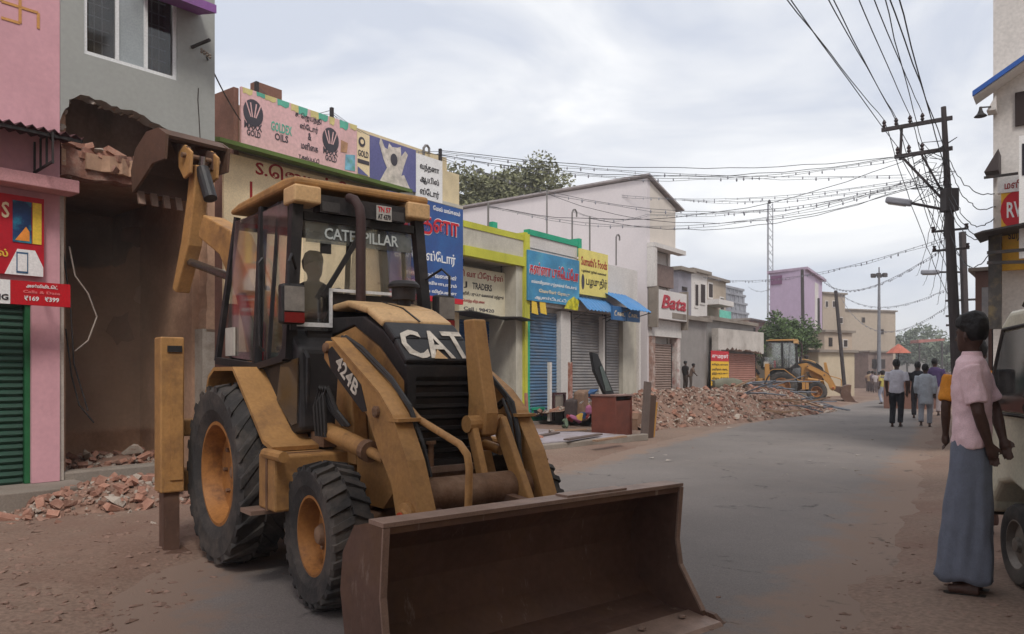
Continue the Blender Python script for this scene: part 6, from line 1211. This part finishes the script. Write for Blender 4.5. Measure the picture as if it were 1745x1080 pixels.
def far_car(label, px, py, Y, w, hgt, m, rz=0):
    P = gnd(px,py); f = Frame(P.x,P.y,rz); t = Thing('parked_car', label, 'car', f, (0,0,0)); l = w
    t.part('body', MB().prism([(-l/2,.25),(-l/2,.75),(-l*.36,.85),(-l*.22,hgt),(l*.2,hgt),(l*.36,.85),(l/2,.72),(l/2,.25)],'y',-.75,.75), m, bev=.05)
    for y in (-.755,.751): t.part('window', MB().prism([(-l*.31,.88),(-l*.19,hgt-.08),(l*.17,hgt-.08),(l*.3,.88)],'y',y,y+.004), m_('van_glass'))
    for x in (-l*.3,l*.3):
        for y in (-.7,.55): t.part('wheel', MB().lathe([(.26,0),(.28,.03),(.28,.12),(.26,.15)],(x,y,.28),'y',16), m_('black_rubber'))
far_car('dark grey car parked far along the street behind the walkers', 1570, 676, 0, 3.6, 1.4, mat('car_grey', srgb(86,80,84), .35, var=.05, bump=0), R(50))
far_car('brown covered car far along the street beside the power pole', 1616, 680, 0, 3.6, 1.5, mat('car_brown', srgb(96,74,68), .5, var=.1, bump=0), R(60))
t = Thing('brick_stall', 'low brown brick stall beyond the walking men', 'stall', street(1596,30,1900), (0,0,0)); t.part('wall', MB().box(.4,2.6,0,2,0,1.25), m_('brown_brick')); t.part('top_slab', MB().box(.3,2.7,-.1,2.1,1.252,1.33), m_('concrete'))
rg = random.Random(77)
for i in range(9):
    px = 1478+i*5+rg.uniform(-2,2); P = gnd(px,668+rg.uniform(-1,2)); hgt_ = rg.uniform(1.5,1.7)
    person('distant person standing in the dusty crowd along the far street', P, rg.uniform(0,6), hgt_, mat('crowd_%d'%(i%4), srgb(*((150,120,104),(176,150,120),(110,96,104),(160,150,150))[i%4]), .95), mat('crowd_low', srgb(96,84,84), .95), vox=.05).o['group'] = 'distant people along the far street'

# ================================================================ rubble
def heap_obj(name, label, hfun, region, fr, nb, nm, nst, seed, bscale=1.0, cscale=(.12,.3), grid=.12, m='mound_dirt', flat=.7):
    rg = random.Random(seed); (x0,x1,y0,y1) = region; t = Thing(name, label, 'rubble', fr, ((x0+x1)/2,(y0+y1)/2,0))
    mb = MB(); nx_ = int((x1-x0)/grid)+1; ny_ = int((y1-y0)/grid)+1
    for j in range(ny_):
        for i in range(nx_):
            x = x0+i*grid; y = y0+j*grid; z = hfun(x,y); z += .06*noise.noise((x*3,y*3,seed))*min(1,max(0,z)*6); mb.v.append((x,y,z))
    mb.f = [(j*nx_+i,j*nx_+i+1,(j+1)*nx_+i+1,(j+1)*nx_+i) for j in range(ny_-1) for i in range(nx_-1)]
    t.part('mound', mb, m_(m), kind='stuff')
    def place():
        for _ in range(200):
            x = rg.uniform(x0,x1); y = rg.uniform(y0,y1); z = hfun(x,y)
            if z > rg.uniform(-.03,.12): return x,y,max(z,.01)
        return x,y,max(z,.02)
    for i in range(nb):
        x,y,z = place(); o = link('brick', rg.choice(BRK), None, t.o); s = bscale*rg.uniform(.55,1.1); o.scale = (s*rg.uniform(.5,1.05),s,s); o.location = (x-t.off[0],y-t.off[1],z+.03); rot_rand(o,rg,flat)
    for i in range(nm):
        x,y,z = place(); kind_ = rg.random(); o = link('mortar_lump' if kind_<.45 else 'brick_chunk', rg.choice(CHM if kind_<.45 else CHB), None, t.o); s = rg.uniform(*cscale); o.scale = (s,s*rg.uniform(.6,1),s*rg.uniform(.5,.9)); o.location = (x-t.off[0],y-t.off[1],z+.02); rot_rand(o,rg,flat)
    for mi,(mm__,share) in enumerate((('brick_chunk',.6),('mortar_lump',.4))):
        lb_ = MB()
        for i in range(int(nst*share)):
            x,y,z = place(); c = rg.choice(CH); s = rg.uniform(.03,.09)*bscale*1.2; M_ = Matrix.Translation((x,y,z+.01)) @ Matrix.Rotation(rg.uniform(0,6.28),4,Vector((rg.gauss(0,1),rg.gauss(0,1),rg.gauss(0,1)+.01)).normalized()) @ Matrix.Diagonal((s*1.3,s,s,1))
            lb_.add([M_@v.co for v in c.vertices],[tuple(p.vertices) for p in c.polygons])
        t.part('loose_bits', lb_, m_(mm__), kind='stuff')
    return t
# near heap by the grey house
cN = FA.loc(gnd(225,872)); 
def h_near(x, y):
    d = math.hypot((x-cN[0])/1.05,(y-cN[1]-.25)/.55); return .36*math.exp(-d*d*1.2)-.04
heap_obj('brick_heap', 'small heap of broken bricks in front of the torn grey house', h_near, (cN[0]-1.6,cN[0]+1.7,cN[1]-.75,cN[1]+1.5), FA, 110, 75, 900, 11, .8, (.07,.2))
def h_in(x, y): return .20+.18*math.exp(-((x-t0-.5)/.9)**2-((y-1.2)/.8)**2)+.12*math.exp(-((x-t0-1.4)/.6)**2-((y-.9)/.5)**2)
heap_obj('indoor_rubble', 'reddish rubble covering the floor inside the torn grey house', h_in, (t0+.15,tG-.25,.32,2.15), FA, 45, 45, 500, 12, .75, (.08,.22))
# dust hanging in the torn room
du = MB().box(t0+.16,tG-.24,.36,1.66,.75,3.35); dm = bpy.data.materials.new('dust_air'); dm.use_nodes = True; dt_ = dm.node_tree; dt_.nodes.clear(); do_ = N(dt_,'ShaderNodeOutputMaterial'); dv_ = N(dt_,'ShaderNodeVolumePrincipled'); dv_.inputs['Color'].default_value = (.78,.52,.38,1); dv_.inputs['Density'].default_value = .36; dt_.links.new(dv_.outputs[0],do_.inputs['Volume'])
solo('dust_cloud','brown dust hanging in the torn open room','dust',du,dm,FA,kind='stuff')
# big heap along the shops
e0 = gnd(1128,738); e1 = gnd(1452,699); ax = (e1-e0); LH = ax.length; FH = Frame(e0.x,e0.y,math.atan2(ax.y,ax.x))
def h_big(x, y):
    k = max(0,1-((x-LH*.42)/(LH*.56))**4); prof_ = max(0,min(1,(y+.1)/1.5)); prof_ = prof_*prof_*(3-2*prof_)
    return (.95+.16*noise.noise((x*.55,y*.5,2)))*(k if k>0 else 0)*prof_*max(.2,1-max(0,y-1.9)/4.5)-.04
hb_ = heap_obj('long_brick_heap', 'long heap of broken bricks spilling along the demolished shop fronts', h_big, (-.3,LH+.6,-.3,5.2), FH, 290, 230, 6500, 13, 1.25, (.14,.42), .2)
# stray stones on the dirt
rs = random.Random(21); st_ = MB()
for i in range(1500):
    px = rs.uniform(0,1745) if i%3 else rs.uniform(0,420); py = rs.uniform(720,1078); P = gnd(px,py)
    if float(sdist(np.array([[P.x,P.y]]))[0]) < -.15 and rs.random()<.93: continue
    if FA.loc(P)[1] > -.6: continue
    z = zg(P.x,P.y); c = rs.choice(CH); s = rs.choice((.015,.02,.03,.045,.06) if px>330 else (.02,.03,.04,.06,.085)); M_ = Matrix.Translation((P.x,P.y,z)) @ Matrix.Rotation(rs.uniform(0,6.28),4,'Z') @ Matrix.Diagonal((s*1.4,s,s*.8,1)); st_.add([M_@v.co for v in c.vertices],[tuple(p.vertices) for p in c.polygons])
o = link('gravel', st_.mesh('gravel'), mat('stone', srgb(128,104,92), .95, var=.3, scale=12)); tags(o,'scattered small stones and brick crumbs on the dirt','stones',kind='stuff')
for i,(px,py,s,lab) in enumerate(((265,902,.16,'white broken plaster lump beside the small brick heap'),(195,862,.30,'grey plaster slab resting on the small brick heap'),(150,690,.38,'pale plaster slab hanging inside the torn grey house'),(228,722,.34,'flat pale concrete piece inside the torn grey house'))):
    if i<2: P = gnd(px,py,.12*i); z = P.z
    else: x,z_ = FA.pix(px,py,.9); P = FA.w(x,.9,h_in(x,.9)+.02)
    o = link('plaster_lump', CHM[i].copy(), None); o.location = P+Vector((0,0,.05)); o.scale = (s,s*.7,s*.55); o.rotation_euler = (.5*i,.3,1.1*i); tags(o,lab,'rubble')
# scrap pipes and rods lying on the far end of the heap
rp_ = random.Random(31); steel = mat('scrap_steel', srgb(104,108,116), .6, metal=.3, var=.2); woodm = mat('scrap_wood', srgb(140,112,90), .9, var=.25)
for i in range(36):
    px = rp_.uniform(1285,1440); lx_ = LH*(px-1128)/324; ly_ = rp_.uniform(.1,2.2); P = FH.w(lx_,ly_); zz_ = max(.06,h_big(lx_,ly_)+.06+rp_.uniform(0,.38)*max(0,1-abs(px-1350)/95))
    an = rp_.gauss(-.15,.55); ln = rp_.uniform(.8,2.6); d = Vector((math.cos(an),math.sin(an),rp_.gauss(0,.22))).normalized()
    solo('scrap_pipe', 'grey scrap pipe thrown on the end of the long brick heap' if i%4 else 'timber strip thrown on the end of the long brick heap', 'scrap', MB().tube([P+Vector((0,0,zz_))-d*ln/2,P+Vector((0,0,zz_+.03)),P+Vector((0,0,zz_))+d*ln/2],rp_.uniform(.015,.035),6) if i%4 else MB().bar(P+Vector((0,0,zz_))-d*ln/2,P+Vector((0,0,zz_))+d*ln/2,.10,.05), steel if i%4 else woodm, group='scrap pipes on the heap' if i%4 else 'timber strips on the heap')
P = gnd(1265,712); solo('cement_sack', 'grey green sack lying on the long brick heap', 'sack', MB().lathe([(.05,-.55),(.2,-.5),(.27,-.2),(.28,.15),(.2,.45),(.05,.52)],(P.x,P.y+1.6,1.02),'x',14), mat('sack', srgb(112,110,96), .95, var=.2), smooth=True)
# ================================================================ shop-front platform and turned-out furniture
f0 = FB.loc(gnd(905,772)); f1 = FB.loc(gnd(1072,755)); xa,xb = f0[0],f1[0]
pf = Thing('shop_platform', 'whitish concrete platform in front of the teal shops', 'platform', FB, (0,-2,0))
pf.part('slab', MB().prism(ragged([(xa,f0[1]),(xb,f1[1])],.2,.05,6)+ragged([(xb+.1,f1[1]+.2),(xb+.6,-.08)],.25,.04,7)+[(xa+.2,-.08)]+ragged([(xa,-1.0),(xa,f0[1]+.2)],.2,.04,8),'z',.0,.165), mat('platform', srgb(160,152,158), .88, var=.15, scale=1.3, dirt=srgb(116,100,90), damt=.62, dscale=1.3))
pf.part('edge_beam', MB().bar((xa-.1,f0[1]-.12,.08),(xb+.5,f1[1]-.12,.10),.16,.15), m_('concrete'), bev=.02)
def dbase(px, py, z=0.0): x,y,_ = FB.loc(gnd(px,py,z)); return x,y
brownw = mat('cabinet_wood', srgb(112,62,50), .6, var=.2, scale=4, dirt=srgb(84,56,48), damt=.4); greyw = mat('grey_wood', srgb(100,86,80), .9, var=.2, scale=3); blackp = mat('black_panel', srgb(36,36,38), .5)
x,y = dbase(1066,748); c = Thing('brown_cabinet', 'reddish brown open cabinet standing in the junk pile', 'cabinet', FB, (x,y,0)); H_ = .95
c.part('side', MB().box(x-.45,x-.42,y,y+.6,0,H_), brownw); c.part('side', MB().box(x+.28,x+.31,y,y+.6,0,H_), brownw); c.part('front', MB().box(x-.419,x+.279,y+.02,y+.05,.05,H_-.1), brownw); c.part('top', MB().box(x-.47,x+.33,y-.02,y+.62,H_+.002,H_+.035), mat('cabinet_top', srgb(140,112,104), .7, var=.3, scale=6)); c.part('back', MB().box(x-.419,x+.279,y+.56,y+.6,.02,H_-.02), brownw)
c = Thing('tilted_lid', 'black tilted glass case lid above the brown cabinet', 'case', FB, (x-.3,y+.4,H_)); c.part('panel', MB().prism([(x-.85,1.9),(x-.62,1.88),(x+.12,.99),(x-.28,.99),(x-.72,1.5)],'y',y+.35,y+.42), blackp); c.part('glass', MB().prism([(x-.55,1.6),(x-.42,1.6),(x-.02,1.06),(x-.28,1.06)],'y',y+.335,y+.348), mat('dull_green_glass', srgb(84,94,90), .25, bump=0))
x,y = dbase(1088,752)
for i,(dx,w_,hh,lab) in enumerate(((.05,.30,1.25,'tall grey board leaning against the brown cabinet'),(.36,.34,.95,'darker board standing beside the tall leaning board'),(.72,.14,.80,'narrow ochre plank standing at the end of the junk pile'))):
    solo('leaning_board', lab, 'board', MB().prism([(x+dx,0),(x+dx+w_,0),(x+dx+w_+.16,hh),(x+dx+.18,hh+.03)],'y',y-.05+.05*i,y-.01+.05*i), (greyw,mat('dark_board', srgb(80,60,50), .9, var=.2),mat('ochre_plank', srgb(176,128,60), .85, var=.2))[i], FB)
x,y = dbase(1062,735); solo('cardboard_box', 'small brown box with a pale tilted flap beside the cabinet', 'box', MB().box(x-.2,x+.14,y-.5,y-.2,0,.32).prism([(x-.18,.33),(x+.16,.30),(x+.22,.42),(x-.1,.48)],'y',y-.5,y-.25), mat('cardboard', srgb(134,106,88), .9, var=.15), FB)
for i,(px,top,w_,mm_) in enumerate(((937,617,.10,'white_wash'),(972,617,.11,'rustpost'))):
    x,y = dbase(px,718,.16); mat('rustpost', srgb(150,96,80), .8, var=.3, scale=5, dirt=srgb(190,180,172), damt=.5, dscale=5); solo('thin_post', ('pale thin post standing on the platform','reddish thin post standing on the platform')[i], 'post', MB().box(x,x+w_,y,y+.08,.166,zpx(px,top,y)), m_(mm_), FB)
x,y = dbase(953,716,.16); c = Thing('low_stand', 'low stand with a grey panel between the thin posts', 'stand', FB, (x,y,.166)); c.part('panel', MB().box(x-.18,x+.2,y,y+.04,.17,.85), m_('concrete')); c.part('top_rail', MB().box(x-.3,x+.32,y-.02,y+.06,.86,.92), m_('maroon_sheet')); c.part('leg', MB().box(x-.3,x-.24,y-.02,y+.06,.17,.858), m_('maroon_sheet')); c.part('leg', MB().box(x+.26,x+.32,y-.02,y+.06,.17,.858), m_('maroon_sheet'))
x,y = dbase(925,716,.16); solo('green_bench', 'low green bench in front of the blue shutter', 'bench', MB().box(x-.35,x+.25,y+.1,y+.4,.45,.52).box(x-.33,x-.27,y+.12,y+.38,.166,.45).box(x+.17,x+.23,y+.12,y+.38,.166,.45).box(x-.27,x+.17,y+.2,y+.23,.22,.42), m_('teal_paint'), FB)
x,y = dbase(897,722,.16); solo('timber_plank', 'pinkish plank leaning beside the lime corner post', 'plank', MB().prism([(x,.166),(x+.12,.166),(x+.06,.95),(x-.04,.95)],'y',y,y+.04), mat('pink_plank', srgb(170,120,100), .9, var=.2), FB)
rj = random.Random(41); junkc = [srgb(*q) for q in ((150,60,60),(60,90,130),(190,186,180),(120,96,80),(70,60,58),(176,140,60),(96,110,90),(150,90,120))]
jm = [mat('junk_%d'%i, c, .85, var=.25, scale=8) for i,c in enumerate(junkc)]
for i in range(64):
    px = rj.uniform(978,1058); py = rj.uniform(716,742); x,y = dbase(px,py,.1); zz_ = .17+max(0,.75*(1-abs(px-1018)/36))*rj.random(); s = rj.uniform(.14,.36)
    M_ = Matrix.Translation((x,y+.3,zz_+s*.4)) @ Matrix.Rotation(rj.uniform(0,3),4,Vector((rj.gauss(0,1),rj.gauss(0,1),rj.gauss(0,1))).normalized()) @ Matrix.Diagonal((s*rj.uniform(.6,1.6),s*rj.uniform(.4,1),s*rj.uniform(.4,1.3),1)); c = rj.choice(CH+[BRK[0]]*0); mb = MB(); mb.add([M_@v.co for v in c.vertices],[tuple(p.vertices) for p in c.polygons]); solo('junk_piece','colourful household junk piece in the pile before the shutters','junk',mb,jm[i%8],FB,group='household junk in the pile')
for i,(px,py,z,w_,h_) in enumerate(((1003,700,.5,.3,.5),(1018,695,.4,.28,.75),(1035,688,.8,.4,.22))):
    x,y = dbase(px,735,.1); solo(('cloth_bundle','grey_carton','pink_bag')[i],('dark cloth bundle in the household junk','grey brown carton standing in the household junk','pink bag on top of the household junk')[i],'bundle',MB().prism([(x-w_/2,.17+z*.4),(x+w_/2,.17+z*.4),(x+w_*.45,.17+z*.4+h_),(x-w_*.4,.17+z*.4+h_*.9)],'y',y+.3,y+.6),(jm[4],jm[3],jm[7])[i],FB,bev=.05)
x,y = dbase(905,752); 
for i in range(14):
    s = rj.uniform(.08,.18); M_ = Matrix.Translation((x+rj.uniform(-.5,.5),y+rj.uniform(-.3,.6),.12+rj.uniform(0,.12))) @ Matrix.Rotation(rj.uniform(0,3),4,Vector((1,rj.random(),rj.random())).normalized()) @ Matrix.Diagonal((s*1.5,s*.7,s*.4,1)); mb = MB(); c = rj.choice(CH); mb.add([M_@v.co for v in c.vertices],[tuple(p.vertices) for p in c.polygons]); solo('rag','crumpled pale rag at the broken corner of the platform','rag',mb,jm[(2,4,2,1)[i%4]],FB,group='rags at the platform corner')

# planks and litter on the platform, patches on the road
for i,(px,py,ln,an) in enumerate(((930,742,1.3,.2),(968,735,.9,-.5),(995,748,1.5,.1),(1040,752,1.2,.05),(912,748,.7,.9))):
    x,y = dbase(px,py,.17); d = Vector((math.cos(an),math.sin(an),0))*ln/2; c = Vector((x,y,.19+.012*i)); solo('loose_plank', ('weathered plank lying near the lime post end of the platform','short plank lying askew on the platform','long plank lying along the platform before the junk','thin plank lying by the foot of the leaning boards','short crooked plank at the platform corner')[i], 'plank', MB().bar(c-d,c+d,.12,.03), (greyw,woodm,greyw,woodm,m_('pink_plank'))[i], FB)
rl = random.Random(51); lit = MB(); lit2 = MB()
for i in range(150):
    px = rl.uniform(880,1500); py = 706+(rl.random()**1.5)*110; P = gnd(px,py)
    if sdist(np.array([[P.x,P.y]]))[0] < -1.6 or FB.loc(P)[1] > -.2: continue
    s = rl.uniform(.03,.10); q = [Vector((rl.uniform(-s,s),rl.uniform(-s,s),rl.uniform(.005,.03))) for _ in range(3)]; z = zg(P.x,P.y)+.002; (lit if i%3 else lit2).add([(P.x+v.x,P.y+v.y,z+v.z) for v in q],[(0,1,2)])
o = link('litter', lit.mesh('litter'), mat('litter_pale', srgb(170,160,150), .9)); tags(o,'pale scraps of litter along the dusty left verge','litter',kind='stuff')
# ================================================================ dusty air
hz_ = MB().box(-460,460,-40,940,-1.2,24); hm = bpy.data.materials.new('dusty_air'); hm.use_nodes = True; ht_ = hm.node_tree; ht_.nodes.clear(); ho_ = N(ht_,'ShaderNodeOutputMaterial'); hv_ = N(ht_,'ShaderNodeVolumePrincipled'); hv_.inputs['Color'].default_value = (.93,.93,.95,1); hv_.inputs['Density'].default_value = .0016; ht_.links.new(hv_.outputs[0],ho_.inputs['Volume'])
o = link('haze', hz_.mesh('haze'), hm); o['kind'] = 'stuff'; o['label'] = 'thin dusty haze over the whole street'; o['category'] = 'haze'
